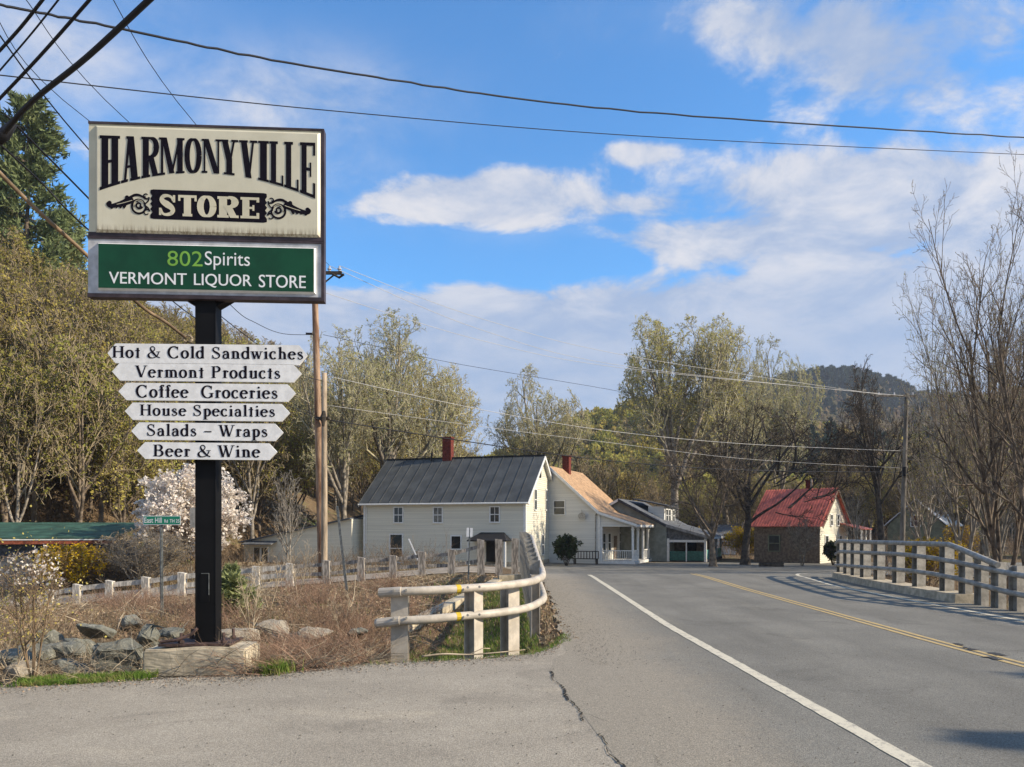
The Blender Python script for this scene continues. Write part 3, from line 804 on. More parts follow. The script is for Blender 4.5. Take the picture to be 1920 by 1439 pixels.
def serif_font(ch, T=.185, t=.075, s=.04, o=.085):
    """old-style serif letters for the boards; cap height 1, x height X; returns polygons and width"""
    X = .66; g = []
    def ser(x0, x1, y, up=False): return rect(x0 - o, y - (s if up else 0), x1 + o, y + (0 if up else s))
    def stem(x, y0, y1, b=True, tp=True, w=T):
        r_ = rect(x, y0, x + w, y1)
        if b: r_ += ser(x, x + w, y0)
        if tp: r_ += ser(x, x + w, y1, True)
        return r_
    def flag(x, y, w=T): return [[(x - o, y - .07), (x + w * .6, y + .03), (x + w * .6, y - .09), (x, y - .12)]]
    if ch == 'H': g = stem(.1, 0, 1) + stem(.68, 0, 1) + rect(.2, .48, .72, .48 + t); w = .95
    elif ch == 'V': g = diag(.12, 1, .45, 0, T * 1.1) + diag(.78, 1, .47, .02, t * 1.1) + ser(.05, .2, 1, True) + ser(.72, .83, 1, True); w = .88
    elif ch == 'C' or ch == 'G':
        g = arc(.48, .5, .40, .5, 42, 318, T * 1.05, t) + rect(.76, .70, .80, 1.0); w = .92
        if ch == 'G': g += stem(.70, .06, .42, b=False, w=T * .9)
        else: g += rect(.76, .02, .79, .25)
    elif ch == 'S' :
        pts = [(.56, .74), (.52, .90), (.34, .985), (.16, .90), (.12, .76), (.20, .62), (.38, .51), (.55, .38), (.60, .24), (.52, .08), (.33, .015), (.15, .08), (.08, .26)]
        pts = smooth2(pts, 3); n = len(pts)
        g = _st(pts, lambda k, d: t + (T - t) * max(0, 1 - abs(k - .5) / .30)) + rect(.54, .70, .585, 1.0) + rect(.06, 0, .105, .30); w = .70
    elif ch == 'P' or ch == 'B':
        g = stem(.1, 0, 1, tp=False) + rect(.02, 1 - s, .4, 1) + arc(.40, .755, .24, .225, 90, -90, T, t, 12) + rect(.2, .50, .4, .50 + t); w = .76
        if ch == 'B': g += arc(.42, .27, .28, .25, 90, -90, T, t, 12) + rect(.02, 0, .42, t * .9); w = .82
    elif ch == 'W': g = diag(.1, 1, .35, 0, T) + diag(.58, .98, .38, .02, t) + diag(.52, 1, .77, 0, T) + diag(1.08, 1, .80, .02, t) + ser(.03, .17, 1, True) + ser(.46, .6, 1, True) + ser(1.03, 1.13, 1, True); w = 1.17
    elif ch == 'o': g = arc(.30, X / 2, .23, X / 2 - .01, 0, 360, T, t, 22); w = .60
    elif ch == 'c': g = arc(.30, X / 2, .23, X / 2 - .01, 50, 318, T, t, 16) + dot(.44, .53, .06); w = .54
    elif ch == 'e': g = arc(.30, X / 2, .23, X / 2 - .01, 8, 320, T, t, 18) + rect(.1, .35, .53, .35 + t); w = .58
    elif ch == 'a': g = stem(.36, .03, .45, b=False, tp=False) + arc(.28, .45, .16, .19, 0, 165, T * .9, t, 10) + arc(.25, .19, .15, .185, 60, 330, T * .8, t, 12) + dot(.14, .50, .06) + rect(.42, 0, .58, .05); w = .58
    elif ch == 'd': g = stem(.42, 0, 1.05, b=False, tp=False) + flag(.42, 1.05) + arc(.30, X / 2, .22, X / 2 - .01, 40, 320, T, t, 14) + rect(.5, 0, .64, .045); w = .66
    elif ch == 'p': g = stem(.1, -.32, X, tp=False) + flag(.1, X) + arc(.34, X / 2, .22, X / 2 - .01, 140, -140, T, t, 14); w = .64
    elif ch == 't': g = stem(.14, .08, .86, b=False, tp=False, w=T * .9) + rect(.03, X - t, .38, X) + arc(.27, .12, .12, .11, 180, 300, T * .7, t, 6); w = .42
    elif ch == 'l': g = stem(.1, 0, 1.05, tp=False) + flag(.1, 1.05); w = .34
    elif ch == 'i': g = stem(.1, 0, X, tp=False) + flag(.1, X) + dot(.17, .90, .085); w = .34
    elif ch == 'r': g = stem(.1, 0, X, tp=False) + flag(.1, X) + arc(.36, .48, .16, .14, 90, 150, t * 1.3, t, 5) + dot(.40, .56, .075); w = .46
    elif ch in 'nhmu':
        if ch == 'u': g = stem(.1, .1, X, b=False, tp=False) + stem(.45, 0, X, b=False, tp=False) + flag(.1, X) + flag(.45, X) + arc(.31, .17, .16, .16, 180, 320, T * .8, t, 8) + rect(.5, 0, .66, .045); w = .68
        else:
            g = stem(.1, 0, 1.05 if ch == 'h' else X, tp=False) + flag(.1, 1.05 if ch == 'h' else X) + arc(.34, .46, .17, .17, 0, 150, T, t, 9) + stem(.44, 0, .46, tp=False); w = .69
            if ch == 'm': g += arc(.68, .46, .17, .17, 0, 150, T, t, 9) + stem(.78, 0, .46, tp=False); w = 1.03
    elif ch == 's':
        pts = smooth2([(.38, .50), (.34, .60), (.24, .64), (.13, .58), (.11, .48), (.18, .40), (.30, .32), (.40, .24), (.40, .12), (.30, .025), (.18, .02), (.08, .15)], 3)
        g = _st(pts, lambda k, d: t + (T - t) * max(0, 1 - abs(k - .5) / .32)) + rect(.36, .45, .395, .65) + rect(.065, .01, .10, .2); w = .49
    elif ch == 'f': g = stem(.12, 0, .86, tp=False) + rect(.02, X - t, .36, X) + arc(.30, .86, .14, .16, 60, 180, T * .8, t, 8) + dot(.37, .96, .06); w = .38
    elif ch == 'w': g = diag(.08, X, .25, 0, T * .9) + diag(.42, X, .27, .02, t) + diag(.40, X, .57, 0, T * .9) + diag(.76, X, .59, .02, t) + ser(.02, .13, X, True) + ser(.35, .45, X, True) + ser(.72, .8, X, True); w = .84
    elif ch == '&':
        pts = smooth2([(.86, .50), (.80, .30), (.66, .10), (.42, .0), (.18, .03), (.08, .2), (.14, .38), (.34, .50), (.52, .66), (.56, .84), (.44, .98), (.30, .95), (.24, .80), (.32, .60), (.52, .34), (.72, .12), (.95, .02)], 3)
        g = _st(pts, lambda k, d: t + (T - t) * (max(0, 1 - abs(k - .85) / .14) + max(0, 1 - abs(k - .30) / .1))) + rect(.68, .52, .98, .52 + s); w = 1.0
    elif ch == '-': g = rect(.05, .36, .60, .36 + t * 1.2); w = .65
    else: w = .34
    return g, w

def smooth2(pts, n):
    """Catmull-Rom"""
    out = []
    for i in range(len(pts) - 1):
        p0 = pts[max(i - 1, 0)]; p1 = pts[i]; p2 = pts[i + 1]; p3 = pts[min(i + 2, len(pts) - 1)]
        for k in range(n):
            t = k / n
            out.append(tuple(.5 * ((2 * p1[j]) + (-p0[j] + p2[j]) * t + (2 * p0[j] - 5 * p1[j] + 4 * p2[j] - p3[j]) * t * t + (-p0[j] + 3 * p1[j] - 3 * p2[j] + p3[j]) * t ** 3) for j in (0, 1)))
    out.append(pts[-1]); return out

def slab_font(ch, T=.32, b=.075, v=.07):
    """heavy slab letters in the unit box: stem T, thin bars b (vertical thickness), slab v"""
    t = T * .34
    def slab(x0, x1, y): return rect(x0, y, x1, y + v)
    top = 1 - v
    if ch == 'H': return rect(.09, 0, .09 + T, 1) + rect(.91 - T, 0, .91, 1) + rect(.3, .5 - b / 2, .7, .5 + b / 2) + slab(0, .18 + T, 0) + slab(.82 - T, 1, 0) + slab(0, .18 + T, top) + slab(.82 - T, 1, top)
    if ch == 'A': return diag(.20, 0, .43, 1, t * 1.1) + diag(.72, 0, .50, 1, T * 1.05) + rect(.3, .30, .62, .30 + b) + slab(0, .36, 0) + slab(.48, 1, 0) + slab(.28, .64, top)
    if ch == 'R': return rect(.08, 0, .08 + T, 1) + slab(0, .16 + T, 0) + rect(0, top, .55, 1) + arc(.52, .74, .30, .225, 90, -90, T, b, 12) + rect(.3, .48, .55, .48 + b) + diag(.52, .50, .78, 0, T * .95) + slab(.6, 1, 0)
    if ch == 'M': return rect(.07, 0, .07 + t, 1) + rect(.93 - T * .8, 0, .93, 1) + diag(.2, 1, .50, .02, T * .75) + diag(.80, 1, .52, .05, t * .8) + slab(0, .07 + t + .07, 0) + slab(.88 - T * .8, 1, 0) + slab(0, .3, top) + slab(.7, 1, top)
    if ch == 'O': return arc(.5, .5, .5 - T * .42, .5 - b / 2, 0, 360, T * .95, b, 30)
    if ch == 'N': return rect(.10, 0, .10 + t, 1) + rect(.90 - t, 0, .90, 1) + diag(.22, 1, .76, 0, T * 1.1) + slab(0, .20 + t, 0) + slab(0, .3, top) + slab(.80 - t, 1, top)
    if ch == 'Y': return rect(.5 - T / 2, 0, .5 + T / 2, .48) + diag(.24, 1, .5, .40, T) + diag(.78, 1, .56, .40, t) + slab(.2, .8, 0) + slab(0, .45, top) + slab(.62, 1, top)
    if ch == 'V': return diag(.25, 1, .52, 0, T) + diag(.78, 1, .55, 0, t) + slab(0, .48, top) + slab(.6, 1, top)
    if ch == 'I': return rect(.5 - T * .8, 0, .5 + T * .8, 1) + slab(0, 1, 0) + slab(0, 1, top)
    if ch == 'L': return rect(.12, 0, .12 + T * 1.1, 1) + slab(0, .95, 0) + slab(0, .24 + T * 1.1, top) + rect(.88, 0, 1, .24)
    if ch == 'E': return rect(.10, 0, .10 + T, 1) + slab(0, .95, 0) + rect(0, top, .95, 1) + rect(.86, 0, 1, .27) + rect(.86, .77, 1, 1) + rect(.3, .5 - b / 2, .74, .5 + b / 2) + rect(.64, .37, .74, .63)
    if ch == 'T': return rect(.5 - T / 2, 0, .5 + T / 2, 1) + slab(.24, .76, 0) + rect(0, top, 1, 1) + rect(0, .72, .11, 1) + rect(.89, .72, 1, 1)
    if ch == 'S':
        pts = smooth2([(.82, .72), (.72, .88), (.50, .95), (.28, .90), (.20, .76), (.30, .64), (.50, .53), (.72, .40), (.80, .25), (.70, .11), (.46, .05), (.26, .10), (.14, .30)], 3)
        return _st(pts, lambda k, d: b * 1.2 + (T * .82 - b) * max(0, 1 - abs(k - .5) / .36)) + rect(.80, .64, .92, .98) + rect(.06, .02, .18, .36)
    return []

_ctr = [0]
def letters(name, polys, mapf, mat, parent, y_front, thick=.006, obj_kind=None):
    """flat cut letters, each piece a hair prouder than the last so that no faces share a plane"""
    mb = MB()
    for k, p in enumerate(polys):
        q = [mapf(*xy) for xy in p]
        # orientation
        A = sum(q[i][0] * q[(i + 1) % len(q)][1] - q[(i + 1) % len(q)][0] * q[i][1] for i in range(len(q)))
        if abs(A) < 1e-9: continue
        if A < 0: q = q[::-1]
        e = (k % 9) * .00022
        yf = y_front - thick - e
        n = len(mb.v); m = len(q)
        mb.v += [(x, yf, z) for x, z in q] + [(x, y_front, z) for x, z in q]
        mb.f.append([n + i for i in range(m)]); mb.m.append(0)
        for i in range(m):
            j = (i + 1) % m; mb.f.append([n + j, n + i, n + m + i, n + m + j]); mb.m.append(0)
    return mb.build(name, mat, parent, fix=False)

def text_layout(s, track=.06, **kw):
    out = []; x = 0
    for ch in s:
        g, w = serif_font(ch, **kw)
        out += [[(x + px, py) for px, py in p] for p in g]; x += w + track
    return out, x - track

def sans_text(s, bold=0.0, spacing=1.0):
    """outline of the built-in sans face as flat triangles (x, y)"""
    cu_ = bpy.data.curves.new('t', 'FONT'); cu_.body = s; cu_.size = 1; cu_.offset = bold; cu_.resolution_u = 4; cu_.space_character = spacing
    ob = bpy.data.objects.new('t', cu_); COL.objects.link(ob)
    dg = bpy.context.evaluated_depsgraph_get(); me = bpy.data.meshes.new_from_object(ob.evaluated_get(dg))
    pol = [[(me.vertices[i].co.x, me.vertices[i].co.y) for i in f.vertices] for f in me.polygons]
    bpy.data.objects.remove(ob); bpy.data.curves.remove(cu_); bpy.data.meshes.remove(me)
    xs_ = [p[0] for q in pol for p in q]; ys_ = [p[1] for q in pol for p in q]
    return pol, min(xs_), max(xs_), min(ys_), max(ys_)

def flat_letters(name, pol, mapf, mat, parent, y):
    mb = MB()
    for p in pol:
        q = [mapf(*xy) for xy in p]
        mb.poly([(x, y, z) for x, z in q])
    o = mb.build(name, mat, parent, fix=False)
    return o

# ------------------------------------------------------------------ the store sign
SY = 9.42
root = empty('store_sign', ((391 - 960) / FOC * SY, SY, 0), R(3.7))
root.location.z = .30
tag(root, 'tall two-panel store sign on a black pole above six white pointed boards', 'store sign')
Rm = Matrix.Rotation(R(3.7), 3, 'Z'); RmI = Rm.inverted(); root_loc = Vector(root.location)
def onplane(px, py, yl):
    """local (x, z) on the sign plane local y = yl in the direction of a photo pixel"""
    o = RmI @ (Vector((0, 0, EYE)) - root_loc); d = RmI @ Vector(((px - 960) / FOC, 1, (HZ - py) / FOC))
    t = (yl - o.y) / d.y
    return (o.x + d.x * t, o.z + d.z * t)
# pole
mb = MB()
ptop = onplane(391, 560, 0)[1]
mb.box(-.112, .112, -.112, .112, .03, ptop + .02)
for sx in (-1, 1):      # flange edges of the column
    mb.box(sx * .117 - .004, sx * .117 + .004, -.116, .116, .03, ptop)
mb.build('pole', M['black_paint'], root)
mb = MB(); mb.box(-.055, .05, -.122, -.1132, .52, .86); mb.build('access_cover', M['black_paint'], root)
mb = MB()
mb.beam((-.045, -.126, .86), (.045, -.126, .86), .006, .008); mb.beam((.045, -.126, .86), (.045, -.126, .60), .008, .006)
mb.build('cover_trim', M['post_metal'], root)
mb = MB(); mb.box(-.50, .34, -.27, .27, 0, .028); mb.build('base_plate', M['steel_plate'], root)
for bx_, by_ in ((-.26, -.19), (.24, -.19), (-.26, .2), (.24, .2)):
    mb = MB(); mb.tube([(bx_, by_, .03), (bx_, by_, .15)], .018, 6); mb.tube([(bx_, by_, .032), (bx_, by_, .06)], .036, 6); mb.build('anchor_bolt', M['steel_plate'], root)
# crooked loose cable and angle iron on the plate
mb = MB(); mb.tube([(-.48, -.24, .05), (-.30, -.22, .07), (-.15, -.17, .13), (-.09, -.13, .20)], .02, 6); mb.build('conduit', M['steel_plate'], root)
DEP = .17
for kk, (tl, tr_, br_, bl_) in enumerate((((167, 229), (609, 242), (607, 452), (165, 444)), ((165, 449), (608, 456), (608, 566), (164, 557)))):
    xl = (onplane(*tl, -DEP)[0] + onplane(*bl_, -DEP)[0]) / 2; xr = (onplane(*tr_, -DEP)[0] + onplane(*br_, -DEP)[0]) / 2
    zt = (onplane(*tl, -DEP)[1] + onplane(*tr_, -DEP)[1]) / 2; zb_ = (onplane(*br_, -DEP)[1] + onplane(*bl_, -DEP)[1]) / 2
    if kk == 0: X0, X1, ZT = xl, xr, zt
    else: zt = prev_zb - .004
    prev_zb = zb_
    mb = MB(); mb.box(xl, xr, -DEP + .02, -.055, zb_, zt)
    # projecting lips of the cabinet
    mb.box(xl, xr, -DEP - .012, -DEP + .0195, zt - .028, zt); mb.box(xl, xr, -DEP - .012, -DEP + .0195, zb_, zb_ + .045)
    mb.box(xr - .035, xr, -DEP - .012, -DEP + .0195, zb_ + .0455, zt - .0285)
    cab = mb.build('cabinet', M['brown_metal'], root)
    cab['label'] = ('upper' if kk == 0 else 'lower') + ' dark brown cabinet'
    fx0, fx1, fz0, fz1 = xl + .004, xr - .0355, zb_ + .0455, zt - .0285
    mb = MB(); mb.box(fx0, fx1, -DEP - .002, -DEP + .019, fz0, fz1)
    mb.build('retainer', M['cream'] if kk == 0 else M['silver'], root)
    # formed face: bevelled pan
    if kk == 0: ix0, ix1, iz0, iz1 = onplane(179.6, 240, -DEP)[0], onplane(602, 240, -DEP)[0], onplane(300, 441, -DEP)[1], onplane(390, 243, -DEP)[1]
    else: ix0, ix1, iz0, iz1 = onplane(184, 500, -DEP)[0], onplane(593, 500, -DEP)[0], onplane(390, 549, -DEP)[1], onplane(390, 461, -DEP)[1]
    bv = .035 if kk == 0 else .020; y0_, y1_ = -DEP - .003, -DEP - .040
    o8 = [(ix0, y0_, iz0), (ix1, y0_, iz0), (ix1, y0_, iz1), (ix0, y0_, iz1)]
    i8 = [(ix0 + bv, y1_, iz0 + bv), (ix1 - bv, y1_, iz0 + bv), (ix1 - bv, y1_, iz1 - bv), (ix0 + bv, y1_, iz1 - bv)]
    mb = MB(); mb.poly(i8, 0)
    for i in range(4): mb.poly([o8[i], o8[(i + 1) % 4], i8[(i + 1) % 4], i8[i]], 0 if kk == 0 else 1)
    f_ = mb.build('sign_face', [M['face']] if kk == 0 else [M['sign_green'], M['pan_white']], root)
    f_['label'] = 'cream face reading HARMONYVILLE STORE' if kk == 0 else 'green face reading 802 Spirits Vermont Liquor Store'
    YF = y1_ - .0012
    def Z2(zx, zy): return onplane(140 + zx / 3.786, 200 + zy / 3.786, YF)
    if kk == 0:
        pol = []
        spans = [('H', 178, 322), ('A', 330, 464), ('R', 474, 602), ('M', 600, 780), ('O', 782, 900), ('N', 902, 1040), ('Y', 1035, 1160), ('V', 1168, 1296), ('I', 1303, 1378), ('L', 1382, 1482), ('L', 1488, 1590), ('E', 1600, 1708)]
        for ch, a, b_ in spans:
            for p in slab_font(ch, {'M': .27, 'I': .40, 'N': .26}.get(ch, .33), .055, .055):
                q = []
                for gx, gy in p:
                    zx = a + (b_ - a) * gx; top = 205 + .035 * (zx - 180)
                    bot = 205 + .035 * (zx - 180) + 392 - 152 * (1 - ((zx - 935) / 762) ** 2)
                    q.append((zx, top + (bot - top) * (1 - gy)))
                pol.append(q)
        letters('lettering', pol, Z2, M['letter_black'], f_, y1_, .004)
        tilt = .0345
        def tl_(x, y): return (x, y + tilt * (x - 535))
        # banner with scalloped ends
        b_ = []
        L_ = [(560, 588), (540, 592), (537, 612), (550, 634), (537, 655), (550, 672), (536, 690), (550, 710), (537, 728), (552, 750), (537, 770), (538, 792), (560, 797)]
        Rr_ = [(1920 - 18 - x, y) for x, y in L_[::-1]]
        outline = [tl_(x, y) for x, y in L_ + Rr_]
        mb = MB(); q = [Z2(*p) for p in outline]; yb = y1_ - .003
        mb.v += [(x, yb, z) for x, z in q] + [(x, y1_, z) for x, z in q]; m_ = len(q)
        mb.f.append(list(range(m_))); mb.m.append(0)
        for i in range(m_): j = (i + 1) % m_; mb.f.append([j, i, m_ + i, m_ + j]); mb.m.append(0)
        mb.build('banner', M['letter_black'], f_)
        pol = []
        for ch, a, c_ in (('S', 592, 724), ('T', 736, 866), ('O', 872, 1004), ('R', 1014, 1164), ('E', 1178, 1310)):
            for p in slab_font(ch, .37 if ch != 'T' else .38, .10, .12):
                pol.append([tl_(a + (c_ - a) * gx, 622 + (150) * (1 - gy)) for gx, gy in p])
        letters('lettering', pol, Z2, M['cream'], f_, yb, .003)
        # scroll ornaments either side
        orn = []
        def sp(cx, cy, r0, r1, a0, a1, w0, w1, n=22):
            pts = [(cx + (r0 + (r1 - r0) * i / n) * math.cos(R(a0 + (a1 - a0) * i / n)), cy + (r0 + (r1 - r0) * i / n) * math.sin(R(a0 + (a1 - a0) * i / n))) for i in range(n + 1)]
            return _st(pts, lambda k, d: w0 + (w1 - w0) * k)
        orn += sp(455, 708, 52, 46, 0, 360, 14, 14) + sp(457, 700, 25, 10, 20, 420, 15, 9) + dot(470, 716, 11) + sp(440, 690, 26, 18, 120, 300, 12, 8)
        orn += sp(508, 632, 22, 12, 60, 320, 12, 6) + dot(500, 640, 6) + _st(smooth2([(528, 640), (522, 668), (500, 690)], 4), lambda k, d: 12 - 6 * k)
        orn += sp(512, 750, 24, 12, -60, -330, 12, 6) + _st(smooth2([(532, 742), (520, 715), (500, 700)], 4), lambda k, d: 12 - 6 * k)
        orn += _st(smooth2([(500, 655), (470, 632), (430, 628), (400, 645), (385, 665)], 4), lambda k, d: 6 + 12 * math.sin(3.14 * k))
        orn += _st(smooth2([(415, 655), (380, 672), (340, 690), (300, 703), (262, 712), (240, 710), (232, 695), (244, 684)], 4), lambda k, d: 46 * (1 - k) ** 1.1 + 9)
        orn += dot(248, 690, 15) + dot(372, 648, 15) + dot(262, 722, 11) + _st(smooth2([(350, 668), (365, 655), (372, 640)], 3), lambda k, d: 10)
        for x_ in (290, 318, 345): orn += _st([(x_, 722), (x_ + 14, 710), (x_ + 22, 700)], lambda k, d: 15 * (1 - k) + 4)
        left = [[tl_(x, y + 4) for x, y in p] for p in orn]
        right = [[tl_(1902 - x, y + 4) for x, y in p] for p in orn]
        letters('ornament', left, Z2, M['letter_black'], f_, y1_, .0035)
        letters('ornament', right, Z2, M['letter_black'], f_, y1_, .0035)
        # pale veins in the rosettes
        ve = _st(smooth2([(300, 700), (340, 690), (385, 676), (410, 668)], 3), lambda k, d: 4) + sp(457, 700, 36, 36, 150, 330, 4, 4)
        for mm in (False, True):
            letters('ornament_vein', [[tl_((1902 - x) if mm else x, y + 4) for x, y in p] for p in ve], Z2, M['cream'], f_, y1_ - .0058, .0008)
    else:
        def put(s, bold, x0, x1, y_top, y_bot, mat, sp_=1.0):
            pol, a, b_, c_, d_ = sans_text(s, 0.0, sp_)
            def mp(x, y):
                zx = x0 + (x1 - x0) * (x - a) / (b_ - a); zy = y_bot + (y_top - y_bot) * (y - c_) / (d_ - c_)
                return Z2(zx, zy + .0225 * (zx - 950))
            ex = .011 if bold > .005 and s != '802' else 0
            for n_, dx_ in enumerate((0, -ex, ex) if ex else (0,)):
                flat_letters('lettering', [[(x + dx_, y) for x, y in q_] for q_ in pol], mp, mat, f_, y1_ - .0025 - .0003 * n_)
        put('802', .004, 658, 908, 1030, 1138, M['lime'])
        put('Spirits', -.004, 924, 1244, 1028, 1158, M['white_vinyl'])
        put('VERMONT', .016, 244, 795, 1188, 1272, M['white_vinyl'])
        put('LIQUOR', .016, 848, 1256, 1188, 1286, M['white_vinyl'])
        put('STORE', .016, 1308, 1640, 1186, 1276, M['white_vinyl'])
mb = MB(); cx = onplane(393, 230, 0)[0]
mb.box(cx - .05, cx + .05, -.02, .02, ZT + .045, ZT + .06); mb.box(cx - .05, cx - .035, -.02, .02, ZT - .01, ZT + .0445); mb.box(cx + .035, cx + .05, -.02, .02, ZT - .01, ZT + .0445)
mb.build('lifting_eye', M['brown_metal'], root)
for sx in (-1, 1):
    mb = MB(); mb.prism([(sx * .12, ptop - .12), (sx * .30, ptop - .01), (sx * .12, ptop - .01)], -.09, .09); mb.box(min(sx * .2, sx * .3), max(sx * .2, sx * .3), -.12, .12, ptop - .009, ptop + .0); mb.build('saddle_bracket', M['black_paint'], root)
# hanging boards with pointed ends
boards = [("Hot & Cold Sandwiches", 201.5, 576, 646, 683, 210, 569, 651, 672.5), ("Vermont Products", 210, 565, 682, 715.5, 254, 526, 687, 709), ("Coffee  Groceries", 222, 554, 719.5, 752, 255, 521, 724, 746.5),
          ("House Specialties", 234, 543, 756.5, 789, 262, 516, 760, 780.5), ("Salads - Wraps", 246, 530.5, 793.5, 826, 275, 502, 797, 818.5), ("Beer & Wine", 257, 519, 830.5, 862, 287, 487.5, 835, 857)]
words_ = ["HOT & COLD SANDWICHES", "VERMONT PRODUCTS", "COFFEE GROCERIES", "HOUSE SPECIALTIES", "SALADS - WRAPS", "BEER & WINE"]
for (s, x0, x1, y0, y1, tx0, tx1, ty0, ty1), wd in zip(boards, words_):
    YB = -.215; k = (1 - .00) ; sl = .010
    def bp_(px, py): return onplane(px, py + sl * (px - 391), YB)
    m_ = (y0 + y1) / 2; pe = 15
    q = [bp_(x0, m_), bp_(x0 + pe, y0), bp_(x1 - pe, y0), bp_(x1, m_), bp_(x1 - pe, y1), bp_(x0 + pe, y1)]
    mb = MB(); mb.prism(q, YB, YB + .04)
    bo = mb.build('board', M['board_white'], root); bo['label'] = 'white pointed board reading ' + wd.title()
    pol, w = text_layout(s, .10)
    tm = lambda x, y, a=tx0, b_=tx1, c_=ty1, d_=ty0, ww=w: bp_(a + (b_ - a) * x / ww, c_ + (d_ - c_) * y)
    letters('lettering', pol, tm, M['letter_black'], bo, YB, .002)
    mb = MB(); zc = bp_(391, m_)[1]; mb.box(-.19, .19, YB + .0405, -.1135, zc - .05, zc + .05); mb.build('board_bracket', M['black_paint'], root)

# the concrete block carrying the sign
mb = MB()
a = (275 - 960) / FOC * 8.97; b_ = (462 - 960) / FOC * 8.97
rr_ = random.Random(3)
root2 = empty('concrete_footing', ((391 - 960) / FOC * SY, SY, 0), R(2.5)); tag(root2, 'long low tan concrete block carrying the black sign pole', 'concrete block')
bm = bmesh.new(); bmesh.ops.create_cube(bm, size=1)
bmesh.ops.scale(bm, vec=(1.20, .62, .34), verts=bm.verts); bmesh.ops.bevel(bm, geom=bm.edges[:], offset=.022, segments=2, affect='EDGES')
bmesh.ops.subdivide_edges(bm, edges=[e for e in bm.edges if e.calc_length() > .2], cuts=14, use_grid_fill=True)
for v_ in bm.verts:
    v_.co += Vector((rr_.uniform(-1, 1), rr_.uniform(-1, 1), rr_.uniform(-1, 1))) * .0025
    v_.co.z += .014 * math.sin(v_.co.x * 5 + 1) * (1 if v_.co.z > 0 else 0)
me = bpy.data.meshes.new('block'); bm.to_mesh(me); bm.free(); me.materials.append(M['concrete'])
o = link(bpy.data.objects.new('block', me), root2); o.location = (-.05, -.03, .115)
# ------------------------------------------------------------------ houses
VB = -1.1
class House:
    """local frame: x to the right along the front, y away from the road, z up; origin at one front corner"""
    def __init__(s, kind, loc, theta, label):
        s.root = empty(kind, loc, -R(theta)); tag(s.root, label, 'house')
        s.th = R(theta); s.loc = Vector(loc)
    def clap(s, poly_fn, z0, z1, fixed, axis, sign, mat, step=.21, proud=.036, name='wall'):
        """lapped boards on a wall plane; poly_fn(z) -> (a, b) extent along the wall"""
        mb = MB(); z = z0
        while z < z1 - 1e-3:
            zt = min(z + step, z1); a0, b0 = poly_fn(z); a1, b1 = poly_fn(zt)
            if b0 - a0 < .01: break
            o0 = fixed + sign * proud; o1 = fixed + sign * .002
            def pt(t, off, zz): return (t, off, zz) if axis == 'x' else (off, t, zz)
            q = [pt(a0, o0, z), pt(b0, o0, z), pt(b1, o1, zt), pt(a1, o1, zt)]
            l = [pt(a0, fixed, z), pt(b0, fixed, z), pt(b0, o0, z), pt(a0, o0, z)]
            mb.poly(q); mb.poly(l); z = zt
        return mb.build(name, mat, s.root)
    def window(s, t, z, w, h, fixed, axis, sign, pane='pane', sash=True, trim='trim', name='window', fw=.09, mull=False):
        """frame proud of the wall, panes set back in it"""
        mb = MB()
        def bx(a, b, z0, z1, o0, o1):
            lo, hi = sorted((fixed + sign * o0, fixed + sign * o1))
            if axis == 'x': mb.box(a, b, lo, hi, z0, z1)
            else: mb.box(lo, hi, a, b, z0, z1)
        a, b = t - w / 2, t + w / 2
        bx(a - fw, a, z - fw, z + h + fw, 0, .085); bx(b, b + fw, z - fw, z + h + fw, 0, .085)
        bx(a, b, z + h, z + h + fw, 0, .083); bx(a - .02, b + .02, z - fw - .001, z, .0, .105)
        if sash: bx(a, b, z + h * .5 - .03, z + h * .5 + .03, .0, .072)
        if mull: bx(t - .02, t + .02, z, z + h * .5 - .03, 0, .066); bx(t - .02, t + .02, z + h * .5 + .03, z + h, 0, .066)
        f = mb.build(name, M[trim], s.root)
        for (q0, q1) in (((z, z + h * .5 - .03), (z + h * .5 + .03, z + h)) if sash else ((z, z + h),)):
            mb = MB(); bx(a, b, q0, q1, .040, .052); mb.build('pane', M[pane], f)
        return f
    def part(s, mb, name, mat, parent=None, **k): return mb.build(name, mat, parent or s.root, **k)

def slope_quad(mb, p, th=.08, m=0):
    """thick roof plate through 4 (or more) points (upper surface), thickness downwards"""
    p = [Vector(q) for q in p]; n = (p[1] - p[0]).cross(p[2] - p[0]).normalized()
    if n.z < 0: n = -n
    b = [q - n * th for q in p]; k = len(p); o = len(mb.v)
    mb.v += [tuple(q) for q in p] + [tuple(q) for q in b]
    mb.f.append([o + i for i in range(k)]); mb.m.append(m); mb.f.append([o + k + i for i in reversed(range(k))]); mb.m.append(m)
    for i in range(k): j = (i + 1) % k; mb.f.append([o + i, o + k + i, o + k + j, o + j]); mb.m.append(m)

def chimney(h, x, y, z0, z1, w, d, parent):
    mb = MB(); mb.box(x - w / 2, x + w / 2, y - d / 2, y + d / 2, z0, z1); mb.box(x - w / 2 - .05, x + w / 2 + .05, y - d / 2 - .05, y + d / 2 + .05, z1, z1 + .12)
    return mb.build('chimney', M['brick'], parent)

